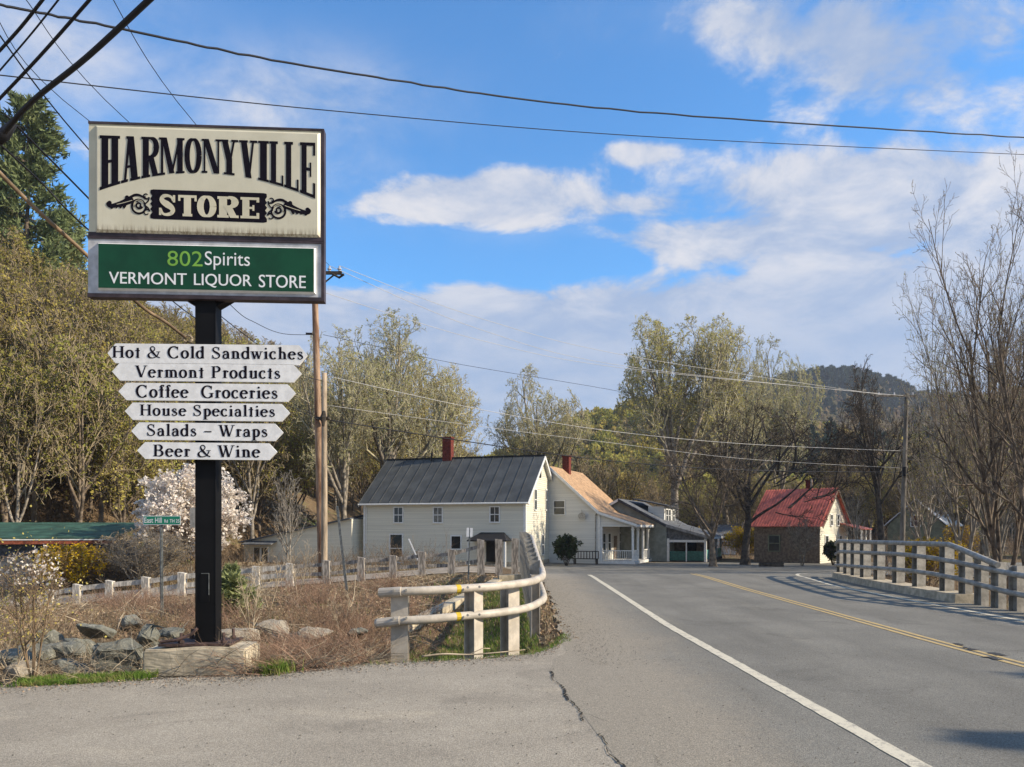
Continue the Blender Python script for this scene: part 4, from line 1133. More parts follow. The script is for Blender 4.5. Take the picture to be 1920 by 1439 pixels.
# --- 1: the long cream house with a grey metal roof
Y1 = 57.0
c = P(985, 1063, Y1); H1 = House('farmhouse', (c.x, Y1, VB), 17, 'cream two-storey farmhouse under a long grey metal roof with brick chimney')
L1, D1 = 13.3, 9.4
ez = P(985, 938, Y1).z - VB; rz_ = P(1020, 850, 59.5).z - VB - .1
H1.clap(lambda z: (-L1, 0), 0, ez, 0, 'x', -1, M['clap'], .21)
def gab(D_, e, r_):
    return lambda z: (0, D_) if z <= e else (D_ / 2 * (z - e) / (r_ - e), D_ - D_ / 2 * (z - e) / (r_ - e))
H1.clap(gab(D1, ez, rz_), 0, rz_ - .02, 0, 'y', 1, M['clap'], .16)
mb = MB(); mb.box(-L1, 0 - .001, .001, D1, 0, ez - .01); mb.prism([(0.001, ez - .011), (D1 - .001, ez - .011), (D1 / 2, rz_ - .03)], -L1, -.001, plane='yz')
H1.part(mb, 'wall_core', M['clap'])
# corner boards, frieze
mb = MB(); mb.box(-.14, .05, -.052, -.0365, 0, ez - .12); mb.box(.0365, .052, -.03, .11, 0, ez - .1); mb.box(.0365, .052, D1 - .12, D1, 0, ez); mb.box(-L1 - .03, -L1 + .12, -.052, -.0365, 0, ez - .12)
H1.part(mb, 'corner_board', M['trim'])
mb = MB(); mb.box(-L1, .03, -.056, -.0366, ez - .24, ez - .02); H1.part(mb, 'frieze', M['trim'])
ov, og = .35, .32
sl1 = (rz_ - ez) / (D1 / 2)
roof = empty('roof', (0, 0, 0)); roof.parent = H1.root
npan = 16
for i in range(npan):
    xa = -L1 - og + (L1 + 2 * og) * i / npan; xb = -L1 - og + (L1 + 2 * og) * (i + 1) / npan
    mb = MB()
    slope_quad(mb, [(xa + .004, -ov, ez - ov * sl1 + .10), (xb - .004, -ov, ez - ov * sl1 + .10), (xb - .004, D1 / 2, rz_ + .10), (xa + .004, D1 / 2, rz_ + .10)], .05)
    mb.beam((xa + .02, -ov, ez - ov * sl1 + .12), (xa + .02, D1 / 2, rz_ + .12), .03, .06)
    mb.build('roof_panel', M['roof_grey'], roof)
mb = MB(); slope_quad(mb, [(-L1 - og, D1 + ov, ez - ov * sl1 + .10), (og, D1 + ov, ez - ov * sl1 + .10), (og, D1 / 2 + .01, rz_ + .10), (-L1 - og, D1 / 2 + .01, rz_ + .10)], .05)
mb.build('roof_back', M['roof_grey'], roof)
mb = MB(); mb.beam((-L1 - og, D1 / 2, rz_ + .14), (og, D1 / 2, rz_ + .14), .22, .07); mb.build('ridge_cap', M['roof_dark'], roof)
mb = MB()
for sx in (og, -L1 - og):
    mb.beam((sx, -ov, ez - ov * sl1 - .03), (sx, D1 / 2, rz_ - .03), .05, .22); mb.beam((sx, D1 + ov, ez - ov * sl1 - .03), (sx, D1 / 2, rz_ - .03), .05, .22)
mb.box(.0, og - .03, -ov, 0, ez - .30, ez - .18); mb.box(0, og - .03, D1, D1 + ov, ez - .30, ez - .18)
mb.build('bargeboard', M['trim'], H1.root)
mb = MB(); slope_quad(mb, [(0, -ov + .02, ez - ov * sl1 + .03), (og - .03, -ov + .02, ez - ov * sl1 + .03), (og - .03, D1 / 2, rz_ + .03), (0, D1 / 2, rz_ + .03)], .03)
slope_quad(mb, [(0, D1 + ov - .02, ez - ov * sl1 + .03), (og - .03, D1 + ov - .02, ez - ov * sl1 + .03), (og - .03, D1 / 2 + .01, rz_ + .03), (0, D1 / 2 + .01, rz_ + .03)], .03)
mb.build('soffit', M['trim'], H1.root)
def fx(h, px, off=0.0):
    """where the ray of a photo column meets the front wall line y = off of a house"""
    u_ = (px - 960) / FOC; cs, sn = math.cos(h.th), math.sin(h.th)
    # world x = lx + cs*x + sn*off ; y = ly - sn*x + cs*off
    return (u_ * (h.loc.y + cs * off) - h.loc.x - sn * off) / (cs + u_ * sn)
def fz(h, px, py, off=0.0):
    x = fx(h, px, off); yw = h.loc.y - math.sin(h.th) * x + math.cos(h.th) * off
    return EYE - (py - HZ) / FOC * yw - h.loc.z
def gy(h, px, off=0.0):
    """where the ray meets the right side wall x = off"""
    u_ = (px - 960) / FOC; cs, sn = math.cos(h.th), math.sin(h.th)
    return (u_ * (h.loc.y - sn * off) - h.loc.x - cs * off) / (sn - u_ * cs)
def gz(h, px, py, off=0.0):
    y = gy(h, px, off); yw = h.loc.y - math.sin(h.th) * off + math.cos(h.th) * y
    return EYE - (py - HZ) / FOC * yw - h.loc.z
for (a, b_, t_, bt) in ((738, 757, 950, 982), (812, 831, 950, 982), (918, 938, 949, 981)):
    x0, x1 = fx(H1, a), fx(H1, b_); z0, z1 = fz(H1, (a + b_) / 2, bt), fz(H1, (a + b_) / 2, t_)
    H1.window((x0 + x1) / 2, z0 + .1, x1 - x0 - .18, z1 - z0 - .2, 0, 'x', -1, mull=True, pane='curtain_pane' if a == 812 else 'pane')
x0, x1 = fx(H1, 731), fx(H1, 756); z0, z1 = fz(H1, 743, 1054), fz(H1, 743, 1003)
H1.window((x0 + x1) / 2, z0, x1 - x0 - .15, z1 - z0, 0, 'x', -1)
x0, x1 = fx(H1, 846), fx(H1, 865); z0, z1 = fz(H1, 855, 1029), fz(H1, 855, 1006)
H1.window((x0 + x1) / 2, z0, x1 - x0 - .1, z1 - z0, 0, 'x', -1, sash=False, pane='dark_in')
# side (gable) windows
for (px_, w_, t_, bt) in ((1003, .62, 920, 957), (1023.5, .55, 921, 957), (1016.5, .62, 1005, 1041), (1031.5, .55, 1004, 1041)):
    yy = gy(H1, px_); H1.window(yy, gz(H1, px_, bt) + .05, w_, gz(H1, px_, t_) - gz(H1, px_, bt), 0, 'y', 1)
yy = gy(H1, 1012)
mb = MB(); mb.box(.037, .06, yy - .28, yy + .28, gz(H1, 1012, 896), gz(H1, 1012, 880)); H1.part(mb, 'gable_vent', M['dark_in'])
mb = MB(); mb.tube([(-L1 - .2, -ov - .07, ez - ov * sl1 + .04), (og - .05, -ov - .07, ez - ov * sl1 + .04)], .065, 8); mb.build('gutter', M['trim'], H1.root)
mb = MB(); mb.tube([(-L1 + .25, -ov - .07, ez - ov * sl1), (-L1 + .25, -.12, ez - .5), (-L1 + .25, -.12, .2)], .045, 6); mb.build('downpipe', M['trim'], H1.root)
mb = MB(); mb.box(-L1, .06, -.06, -.037, 0, .32); mb.box(.037, .06, -.036, D1, 0, .32); mb.build('foundation', M['concrete'], H1.root)
# door hood with sloped black roof, posts and dark doorway
xa, xb = fx(H1, 888), fx(H1, 960); zt = fz(H1, 925, 1001); zb_ = fz(H1, 925, 1013)
hood = empty('porch_hood', (0, 0, 0)); hood.parent = H1.root
mb = MB(); slope_quad(mb, [(xa, -1.5, zb_), (xb, -1.5, zb_), (xb - .6, -.05, zt + .1), (xa + .6, -.05, zt + .1)], .1); slope_quad(mb, [(xa, -1.5, zb_), (xa + .6, -.05, zt + .1), (xa, -.05, zb_)], .1); slope_quad(mb, [(xb, -1.5, zb_), (xb, -.05, zb_), (xb - .6, -.05, zt + .1)], .1)
mb.build('hood_roof', M['roof_dark'], hood)
for x_ in (xa + .12, xb - .12):
    mb = MB(); mb.box(x_ - .07, x_ + .07, -1.45, -1.31, 0, zb_ - .1); mb.build('hood_post', M['trim'], hood)
xm = (xa + xb) / 2
mb = MB(); mb.box(xm - .5, xm + .45, -.06, -.037, 0.15, 2.1); H1.part(mb, 'door', M['dark_in'])
cx_ = fx(H1, 838, D1 / 2); cyw = D1 / 2
chimney(H1, cx_ + .1, D1 / 2, rz_ - .5, fz(H1, 838, 823, D1 / 2), .75, .65, roof)
mb = MB(); xv = fx(H1, 808, D1 / 2 - .4); mb.tube([(xv, D1 / 2 - .3, rz_ - .3), (xv, D1 / 2 - .3, rz_ + .5)], .06, 6); mb.build('vent_pipe', M['roof_dark'], roof)
# lean-to wing to the west
mb = MB(); zc = fz(H1, 676, 967); xw = -L1 - 3.1; zl = fz(H1, 620, 979)
mb.prism([(xw, 0), (-L1 - .005, 0), (-L1 - .005, zc), (xw, zl)], .9, 6.5); H1.part(mb, 'wing_wall', M['clap'])
mb = MB(); slope_quad(mb, [(xw - .3, .6, zl + .02), (-L1 - .004, .6, zc + .16), (-L1 - .004, 6.8, zc + .16), (xw - .3, 6.8, zl + .02)], .12); H1.part(mb, 'wing_roof', M['roof_dark'])

# --- low white cottage between the farmhouse and the magnolia
c = P(655, 1062, 60.2); HC = House('cottage', (c.x, 60.2, VB), 17, 'low white cottage with a shallow grey roof beside the farmhouse, partly behind brush')
W_ = 4.9
zr1 = fz(HC, 640, 974); W_ = -fx(HC, 457)
mb = MB(); mb.prism([(-W_, 0), (.2, 0), (.2, zr1 + .05), (-.2, zr1), (-W_, fz(HC, 465, 1016))], 0, 4.4); HC.part(mb, 'wall', M['clap'])
zl = fz(HC, 465, 1016)
mb = MB(); slope_quad(mb, [(-W_ - .3, -.3, zl), (.2, -.3, zr1 + .12), (.2, 4.6, zr1 + .12), (-W_ - .3, 4.6, zl)], .1); HC.part(mb, 'roof', M['shingle_grey'])
for a, b_ in ((477, 488), (491, 503)):
    x0, x1 = fx(HC, a), fx(HC, b_); HC.window((x0 + x1) / 2, fz(HC, 490, 1056), x1 - x0, 1.25, 0, 'x', -1, fw=.06, sash=False)
mb = MB(); zz = fz(HC, 490, 1018); slope_quad(mb, [(fx(HC, 465), -.9, zz - .1), (fx(HC, 520), -.9, zz - .1), (fx(HC, 520), -.03, zz + .15), (fx(HC, 465), -.03, zz + .15)], .06); HC.part(mb, 'door_canopy', M['shingle_grey'])

# --- 2: the house with tan shingles and an open porch, 3: the grey one with a dormer: same way of building
def porch_house(kind, px_corner, Yd, theta, label, half, depth, eave, ridge, porch_w, peave, wallm, roofm, gable_m):
    c = P(px_corner, 1057, Yd); h = House(kind, (c.x, Yd, VB), theta, label)
    e, r_ = eave - VB, ridge - VB; pe = peave - VB
    W2 = 2 * half
    # local origin = right front corner of the main block; x negative to the left
    def ext(z): 
        if z <= e: return (-W2, 0)
        k = (z - e) / (r_ - e); return (-W2 + half * k, -half * k)
    h.clap(ext, 0, r_ - .02, 0, 'x', -1, gable_m, .15)
    h.clap(lambda z: (0, depth), 0, e, 0, 'y', 1, wallm, .15)
    mb = MB(); mb.box(-W2, -.001, .001, depth, 0, e - .01); mb.prism([(-W2 + .001, e - .011), (-.001, e - .011), (-half, r_ - .03)], .001, depth - .001)
    h.part(mb, 'wall_core', gable_m)
    roof = empty('roof', (0, 0, 0)); roof.parent = h.root
    mb = MB(); o = .35; sl = (r_ - e) / half
    slope_quad(mb, [(-half, -o, r_ + .12), (0, -o, e + .12), (0, depth + o, e + .12), (-half, depth + o, r_ + .12)], .1)
    mb.build('roof_slope', roofm, roof)
    mb = MB(); slope_quad(mb, [(0.001, -o, e + .12), (porch_w + .35, -o, pe + .10), (porch_w + .35, depth + o, pe + .10), (0.001, depth + o, e + .12)], .1)
    mb.build('porch_roof', roofm, roof)
    mb = MB(); slope_quad(mb, [(-half - .001, -o, r_ + .12), (-W2 - .3, -o, e - .1), (-W2 - .3, depth + o, e - .1), (-half - .001, depth + o, r_ + .12)], .1); mb.build('roof_slope', roofm, roof)
    mb = MB(); mb.beam((-half, -o - .025, r_ - .02), (0, -o - .025, e - .02), .05, .2); mb.beam((0.01, -o - .025, e - .02), (porch_w + .35, -o - .025, pe - .03), .05, .2); mb.beam((porch_w + .33, -o, pe - .06), (porch_w + .33, depth + o, pe - .06), .05, .2)
    mb.beam((-half, -o - .025, r_ - .02), (-W2 - .3, -o - .025, e - .2), .05, .2)
    mb.build('bargeboard', M['trim'], roof)
    return h, roof, e, r_, pe
Y2 = 62.0
h2half = 4.25
sth, cth = math.sin(R(23)), math.cos(R(23))
ridge2 = P(1035, 877, Y2 + sth * h2half).z; eave2 = P(1127, 962, Y2).z
H2, roof2, e2, r2, pe2 = porch_house('porch_house', 1125, Y2, 23, 'white house with tan shingle roof sweeping down over an open post porch', h2half, 8.3, eave2, ridge2, 2.75, P(1195, 985, 60.7).z, M['clap_white'], M['shingle_tan'], M['clap_white'])
chimney(H2, -h2half + .25, 3.4, r2 - .6, r2 + 1.15, .6, .6, roof2)
# gable over the porch (open end), floor, posts, rails
mb = MB(); mb.prism([(0.02, pe2 + .1), (0.02, e2 - .02), (2.75, pe2 - .02), (2.75, pe2 - .12), (0.02, pe2 - .12)], .0, .06); H2.part(mb, 'porch_gable', M['clap_white'])
mb = MB(); mb.box(0.03, 2.85, -.05, 8.3, 0, .22); H2.part(mb, 'porch_floor', M['trim'])
mb = MB(); mb.box(2.62, 2.78, .07, 8.3, pe2 - .25, pe2 - .08); H2.part(mb, 'porch_beam', M['trim'])
def railing(h, p0, p1, z0, z1, mat, n, top=.07, parent=None):
    rl = empty('railing', (0, 0, 0)); rl.parent = h.root
    mb = MB(); a0 = Vector((*p0, z1)); b0 = Vector((*p1, z1)); mb.beam(a0, b0, .07, top); mb.beam(Vector((*p0, z0)), Vector((*p1, z0)), .05, .05); mb.build('rail', mat, rl)
    mb = MB()
    for i in range(1, n): p = Vector(p0).lerp(Vector(p1), i / n); mb.box(p.x - .018, p.x + .018, p.y - .018, p.y + .018, z0, z1)
    o = mb.build('baluster', mat, rl); o['kind'] = 'stuff'
posts2 = [(.10, .08), (2.68, .08), (2.68, 1.75), (2.68, 3.5), (2.68, 5.3), (2.68, 7.0), (2.68, 8.2)]
for (x_, y_) in posts2:
    mb = MB(); mb.box(x_ - .08, x_ + .08, y_ - .08, y_ + .08, .22, pe2 - .12); mb.box(x_ - .11, x_ + .11, y_ - .11, y_ + .11, pe2 - .4, pe2 - .3); mb.build('porch_post', M['trim'], H2.root)
railing(H2, (.18, .08), (2.6, .08), .32, 1.05, M['trim'], 16)
for (a, b_) in ((.2, 1.67), (3.58, 5.22), (5.38, 6.92), (7.1, 8.1)): railing(H2, (2.68, a), (2.68, b_), .32, 1.05, M['trim'], 10)
for yy, w_, nm in ((1.0, .8, 'window'), (2.6, .8, 'window'), (6.2, .9, 'window')): H2.window(yy, .9, w_, 1.5, 0, 'y', 1, pane='pane', trim='trim')
mb = MB(); mb.box(.037, .07, 4.0, 4.9, .22, 2.2); H2.part(mb, 'door', M['brown_wall'])
H2.window(fx(H2, 1049), fz(H2, 1049, 965), .9, 1.1, 0, 'x', -1)
mb = MB(); mb.box(-.13, .03, -.055, -.0366, 0, e2); H2.part(mb, 'corner_board', M['trim'])
mb = MB(); mb.tube([(-.35, -.06, .1), (-.35, -.06, e2 - .2), (-.2, -.2, e2)], .045, 6); H2.part(mb, 'downpipe', M['galv'])
mb = MB()
xx = fx(H2, 1091, -.3); zz = fz(H2, 1091, 968, -.3)
pts_ = [(xx + .32 * math.cos(a_), -.30, zz + .3 * math.sin(a_)) for a_ in np.linspace(0, 6.28, 13)]
mb.poly(pts_[:-1]); mb.beam((xx, -.28, zz), (xx - .1, -.02, zz + .5), .03, .03); H2.part(mb, 'satellite_dish', M['galv'])
# bench and plant pots in front of its gable
bn = empty('garden_bench', tuple(P(1098, 1055, 60.5).xy) + (VB,), -R(23)); tag(bn, 'small dark garden bench standing before the white gable wall', 'bench')
mb = MB(); mb.box(-1.0, 1.0, -.2, .25, .42, .47); mb.build('seat', M['bark_dark'], bn)
mb = MB()
for i in range(9): mb.box(-.98 + i * .24, -.92 + i * .24, .26, .30, .47, .98)
mb.box(-1, 1, .25, .31, .98, 1.05); mb.build('backrest', M['bark_dark'], bn)
for sx in (-.9, .9):
    for sy in (-.15, .2): mb = MB(); mb.box(sx - .04, sx + .04, sy - .04, sy + .04, 0, .42); mb.build('leg', M['bark_dark'], bn)

Y3 = 66.0
M['green_grey_wall'] = plain('green_grey_boards', (.27, .285, .245), .85, .08, 2)
h3half = 4.2
H3, roof3, e3, r3, pe3 = porch_house('dormer_house', 1250, Y3, 23, 'grey shingled house with white dormer windows and dark teal porch', h3half, 9.5, P(1250, 986, Y3).z, P(1187, 938, Y3 + sth * h3half).z, 3.3, P(1310, 1008, Y3 - 1).z, M['clap_white'], M['shingle_grey'], M['green_grey_wall'])
roof3.children[0].data.materials[0] = M['shingle_dark']
M['shingle_pale'] = plain('pale_grey_shingle', (.30, .29, .27), .9, .12, 3.5)
roof3.children[1].data.materials[0] = M['shingle_pale']
dm = empty('dormer', (0, 0, 0)); dm.parent = H3.root
zb_, zt = e3 + .35, e3 + 1.75
mb = MB(); mb.box(-2.2, -.75, 2.6, 7.6, zb_ - .3, zt); mb.build('dormer_wall', M['clap_white'], dm)
mb = MB(); slope_quad(mb, [(-3.6, 2.3, zt + .75), (-.4, 2.3, zt + .05), (-.4, 7.9, zt + .05), (-3.6, 7.9, zt + .75)], .1); mb.build('dormer_roof', M['shingle_dark'], dm)
for yy in (3.5, 4.7, 6.6): H3.window(yy, zb_ + .1, .8, 1.0, -.75, 'y', 1, name='window')
mb = MB(); mb.box(0.02, 3.4, .2, 9.4, 0, .2); H3.part(mb, 'porch_floor', M['shingle_grey'])
mb = MB(); mb.prism([(0.02, pe3 - .4), (0.02, e3 - .03), (3.3, pe3 - .02), (3.3, pe3 - .25)], .05, .15); H3.part(mb, 'porch_gable', M['shingle_grey'])
mb = MB(); mb.box(.2, 3.2, .0, .1, pe3 - .42, pe3 - .22); H3.part(mb, 'lintel', M['trim'])
mb = MB(); mb.box(.04, 3.2, 3.1, 3.2, .2, pe3 - .1); H3.part(mb, 'porch_back_wall', M['brown_wall'])
mb = MB(); mb.box(1.2, 2.0, 3.05, 3.099, .2, 2.1); H3.part(mb, 'door', M['dark_in'])
mb = MB(); mb.box(1.62, 1.71, .02, .12, .0, pe3 - .43); H3.part(mb, 'porch_post', M['trim'])
mb = MB(); mb.box(.1, 3.2, .1, .2, .1, .9); H3.part(mb, 'porch_panel', M['dark_teal'])
for (a, b_) in ((.3, 3.0), (3.3, 6.2), (6.5, 9.2)):
    mb = MB(); mb.box(3.22, 3.28, a, b_, .15, 1.0); H3.part(mb, 'porch_panel', M['teal'])
for (x_, y_) in ((.12, .1), (3.25, .12), (3.25, 3.15), (3.25, 6.35), (3.25, 9.3)):
    mb = MB(); mb.box(x_ - .1, x_ + .1, y_ - .1, y_ + .1, .0, pe3 - .1); mb.build('porch_post', M['trim'], H3.root)
for k in range(5):
    f_ = empty('potted_flower', (H3.root.matrix_basis @ Vector((3.25, 3.6 + k * .5, 1.02)))[:]); tag(f_, 'small white potted flowers standing along the teal porch rail', 'flower pot', 'flower pots on the teal porch rail')
    mb = MB(); mb.tube([(0, 0, 0), (0, 0, .18)], [.07, .1], 8); mb.build('pot', M['brick'], f_)
    V, F = cards(np.random.default_rng(k).normal(0, .1, (60, 3)) + (0, 0, .3), .08, np.random.default_rng(k)); link(bpy.data.objects.new('flowers', np_mesh('flowers', V, [(F, 0)], [M['flower_white']])), f_)

# --- small white building behind the bare street tree
c = P(1380, 1050, 84); H4 = House('white_garage', (c.x, 84, VB), 15, 'small white building with grey roof glimpsed behind the bare street tree')
z4 = fz(H4, 1378, 1002); W4 = -fx(H4, 1343)
H4.clap(lambda z: (-W4, 0), 0, z4, 0, 'x', -1, M['clap_white']); mb = MB(); mb.box(-W4, 0, .001, 5, 0, z4 - .01); H4.part(mb, 'wall_core', M['clap_white'])
zr4 = fz(H4, 1360, 984)
mb = MB(); slope_quad(mb, [(-W4 - .3, -.4, z4), (.3, -.4, z4), (.3, 2.5, zr4), (-W4 - .3, 2.5, zr4)], .1); slope_quad(mb, [(-W4 - .3, 5.4, z4), (.3, 5.4, z4), (.3, 2.51, zr4), (-W4 - .3, 2.51, zr4)], .1); H4.part(mb, 'roof', M['shingle_grey'])
H4.window(-W4 / 2, .9, .9, 1.1, 0, 'x', -1)

# --- 5: the red-roofed house
Y5 = 62.0
c = P(1537, 1057, Y5); H5 = House('red_roof_house', (c.x, Y5, VB), 40, 'small brown house with a bright red ribbed metal roof')
L5 = -fx(H5, 1414); D5 = gy(H5, 1589)
e5 = P(1535, 984, Y5).z - VB; r5 = P(1567, 918, Y5 + 3.2).z - VB
mb = MB(); mb.box(-L5, -.001, 0, D5, 0, e5 - .01); H5.part(mb, 'wall', M['brown_wall'])
H5.clap(gab(D5, e5, r5), 0, r5 - .02, 0, 'y', 1, M['clap'], .16)
mb = MB(); mb.prism([(0.001, e5 - .011), (D5 - .001, e5 - .011), (D5 / 2, r5 - .03)], -L5, -.001, plane='yz'); H5.part(mb, 'gable_core', M['brown_wall'])
roof = empty('roof', (0, 0, 0)); roof.parent = H5.root
sl5 = (r5 - e5) / (D5 / 2); nr = 13; ov5 = .3; og5 = .35
for i in range(nr):
    xa = -L5 - og5 + (L5 + 2 * og5) * i / nr; xb = xa + (L5 + 2 * og5) / nr
    mb = MB(); slope_quad(mb, [(xa + .003, -ov5, e5 - ov5 * sl5 + .1), (xb - .003, -ov5, e5 - ov5 * sl5 + .1), (xb - .003, D5 / 2, r5 + .1), (xa + .003, D5 / 2, r5 + .1)], .05)
    for q in (.02, (xb - xa) / 2): mb.beam((xa + q, -ov5, e5 - ov5 * sl5 + .12), (xa + q, D5 / 2, r5 + .12), .06, .07)
    mb.build('roof_panel', M['roof_red'], roof)
mb = MB(); slope_quad(mb, [(-L5 - og5, D5 + ov5, e5 - ov5 * sl5 + .1), (og5, D5 + ov5, e5 - ov5 * sl5 + .1), (og5, D5 / 2 + .01, r5 + .1), (-L5 - og5, D5 / 2 + .01, r5 + .1)], .05); mb.build('roof_back', M['roof_red'], roof)
mb = MB(); mb.beam((og5, -ov5, e5 - ov5 * sl5 - .02), (og5, D5 / 2, r5 - .02), .05, .16); mb.beam((og5, D5 + ov5, e5 - ov5 * sl5 - .02), (og5, D5 / 2, r5 - .02), .05, .16); mb.build('bargeboard', M['brown_wall'], roof)
mb = MB(); mb.tube([(-1.9, D5 / 2, r5 - .2), (-1.9, D5 / 2, r5 + .95)], .09, 8); mb.build('stovepipe', M['galv'], roof)
chimney(H5, -2.25, D5 / 2 + .5, r5 - .6, r5 + .8, .45, .45, roof)
x_ = fx(H5, 1452); H5.window(x_, fz(H5, 1452, 1033), .85, 1.25, 0, 'x', -1, trim='olive_wall', pane='pane')
for px_ in (1558, 1570): H5.window(gy(H5, px_), gz(H5, px_, 985), .5, .85, 0, 'y', 1)
H5.window(gy(H5, 1549), .9, .7, 1.3, 0, 'y', 1); H5.window(gy(H5, 1575), .9, .6, 1.3, 0, 'y', 1)
# its side porch with a little red roof
mb = MB(); zp = gz(H5, 1580, 992); slope_quad(mb, [(.02, D5 - 2.4, zp + .5), (1.9, D5 - 2.4, zp), (1.9, D5 + .6, zp), (.02, D5 + .6, zp + .5)], .07); H5.part(mb, 'porch_roof', M['roof_red'])
for y_ in (D5 - 2.2, D5 - .9, D5 + .4): mb = MB(); mb.box(1.7, 1.82, y_ - .06, y_ + .06, 0, zp - .05); H5.part(mb, 'porch_post', M['trim'])
# planter trough and white post near the red-roofed house
pl = empty('timber_planter', P(1446, 1058, 58)[:2] + (VB,), -R(10)) if False else empty('timber_planter', (P(1446, 1058, 57).x, 57, VB), -R(8)); tag(pl, 'low dark timber planter box on the verge before the red-roofed house', 'planter')
mb = MB()
for z_ in (.02, .17): mb.box(-.85, .85, -.3, -.25, z_, z_ + .13); mb.box(-.85, .85, .25, .3, z_, z_ + .13); mb.box(-.849, -.80, -.249, .249, z_, z_ + .13); mb.box(.80, .849, -.249, .249, z_, z_ + .13)
mb.build('board_plank', M['bark_dark'], pl); mb = MB(); mb.box(-.79, .79, -.24, .24, 0, .24); mb.build('soil', M['ground'], pl)

# --- 6: olive house with pale roof behind the trees on the far right
c = P(1772, 1040, 78); H6 = House('olive_house', (c.x, 78, VB), 40, 'olive house with a pale metal roof glimpsed through bare trees')
e6 = P(1772, 985, 78).z - VB; r6 = P(1740, 938, 80).z - VB
def ext6(z): 
    L = 5.4
    return (-L, 0) if z <= e6 else (-L + L / 2 * (z - e6) / (r6 - e6), -L / 2 * (z - e6) / (r6 - e6))
H6.clap(ext6, 0, r6 - .02, 0, 'x', -1, M['olive_wall']); mb = MB(); mb.box(-5.4, 0, .001, 7.5, 0, e6 - .01); mb.prism([(-5.4, e6 - .011), (0, e6 - .011), (-2.7, r6 - .03)], .001, 7.4); H6.part(mb, 'wall_core', M['olive_wall'])
mb = MB(); slope_quad(mb, [(-2.7, -.3, r6 + .1), (.4, -.3, e6 - .1), (.4, 7.8, e6 - .1), (-2.7, 7.8, r6 + .1)], .08); slope_quad(mb, [(-2.71, -.3, r6 + .1), (-5.8, -.3, e6 - .1), (-5.8, 7.8, e6 - .1), (-2.71, 7.8, r6 + .1)], .08); H6.part(mb, 'roof', M['roof_white'])
H6.window(-2.7, e6 - .1, .8, 1.1, 0, 'x', -1, pane='pane')

# --- green-roofed shed at the side road
c = P(205, 1090, 36.5); HS = House('green_roof_shed', (c.x, 36.5, float(hz(c.x, 36.5)) - .3), -12, 'long low grey shed with green roof and rusty fascia beyond the side road')
WS = 9.0; zs = P(205, 1012, 36.5).z - HS.loc.z
mb = MB()
for a, b_ in ((-WS, -6.8), (-5.0, -2.3), (-.6, 0)): mb.box(a, b_, 0, .12, 0, zs - .35)
mb.box(-WS, 0, 0, .12, zs - .3495, zs - .12); mb.box(-WS, 0, 4.8, 5, 0, zs - .1); mb.box(-WS, -WS + .12, .121, 4.799, 0, zs - .1); mb.box(-.12, 0, .121, 4.799, 0, zs - .1)
HS.part(mb, 'wall', M['shed_wall'])
mb = MB(); mb.box(-WS + .13, -.13, .6, .7, 0, zs - .4); HS.part(mb, 'opening_shade', M['dark_in'])  # near-black sheet stands in for the shade inside the shed openings
mb = MB(); mb.box(-WS - .4, .4, -.47, -.43, zs - .2, zs - .02); HS.part(mb, 'fascia', M['rust_band'])
mb = MB(); mb.box(-WS - .4, .4, -.50, -.425, zs - .019, zs + .03); HS.part(mb, 'eaves_trim', M['trim'])
mb = MB(); slope_quad(mb, [(-WS - .4, -.5, zs + .1), (.4, -.5, zs + .1), (.4, 5.3, zs + .85), (-WS - .4, 5.3, zs + .85)], .06); HS.part(mb, 'roof', M['roof_green'])
# ------------------------------------------------------------------ two-pipe guardrail beside the parking lot
def curve3(pts, n):
    """smooth curve through 3D points"""
    out = []
    for i in range(len(pts) - 1):
        p0 = pts[max(i - 1, 0)]; p1 = pts[i]; p2 = pts[i + 1]; p3 = pts[min(i + 2, len(pts) - 1)]
        for k in range(n):
            t = k / n
            out.append(tuple(.5 * ((2 * p1[j]) + (-p0[j] + p2[j]) * t + (2 * p0[j] - 5 * p1[j] + 4 * p2[j] - p3[j]) * t * t + (-p0[j] + 3 * p1[j] - 3 * p2[j] + p3[j]) * t ** 3) for j in range(3)))
    out.append(tuple(pts[-1])); return out
gr = empty('guardrail', (-1.6, 10.7, 0)); tag(gr, 'cream two-pipe guardrail on flanged posts curving round the corner of the lot', 'guardrail')
def rel(o, par):      # keep world coordinates for meshes under an empty
    o.matrix_parent_inverse = par.matrix_basis.inverted(); return o
def rp(px, py, Y): return tuple(P(px, py, Y))
top = curve3([rp(715, 1112, 10.75), rp(745, 1110, 10.7), rp(800, 1108, 10.75), rp(865, 1104.5, 10.95), rp(930, 1100, 11.3), rp(985, 1093, 11.9), rp(1007, 1087, 12.7), (.56, 14.0, .87), (.57, 16.5, 1.02), (.56, 19.5, 1.27), (.58, 22, 1.42), (.62, 26, 1.46)], 6)
bot = curve3([rp(705, 1170, 10.75), rp(745, 1165, 10.7), rp(800, 1162, 10.75), rp(865, 1156, 10.95), rp(930, 1150, 11.3), rp(985, 1141, 11.9), rp(1009, 1131, 12.7), (.58, 14.0, .46), (.59, 16.5, .55), (.58, 19.5, .80), (.60, 22, .95), (.64, 26, 1.0)], 6)
def shift(pts, dx_, dz_): return [(p[0] + dx_, p[1], p[2] + dz_) for p in pts]
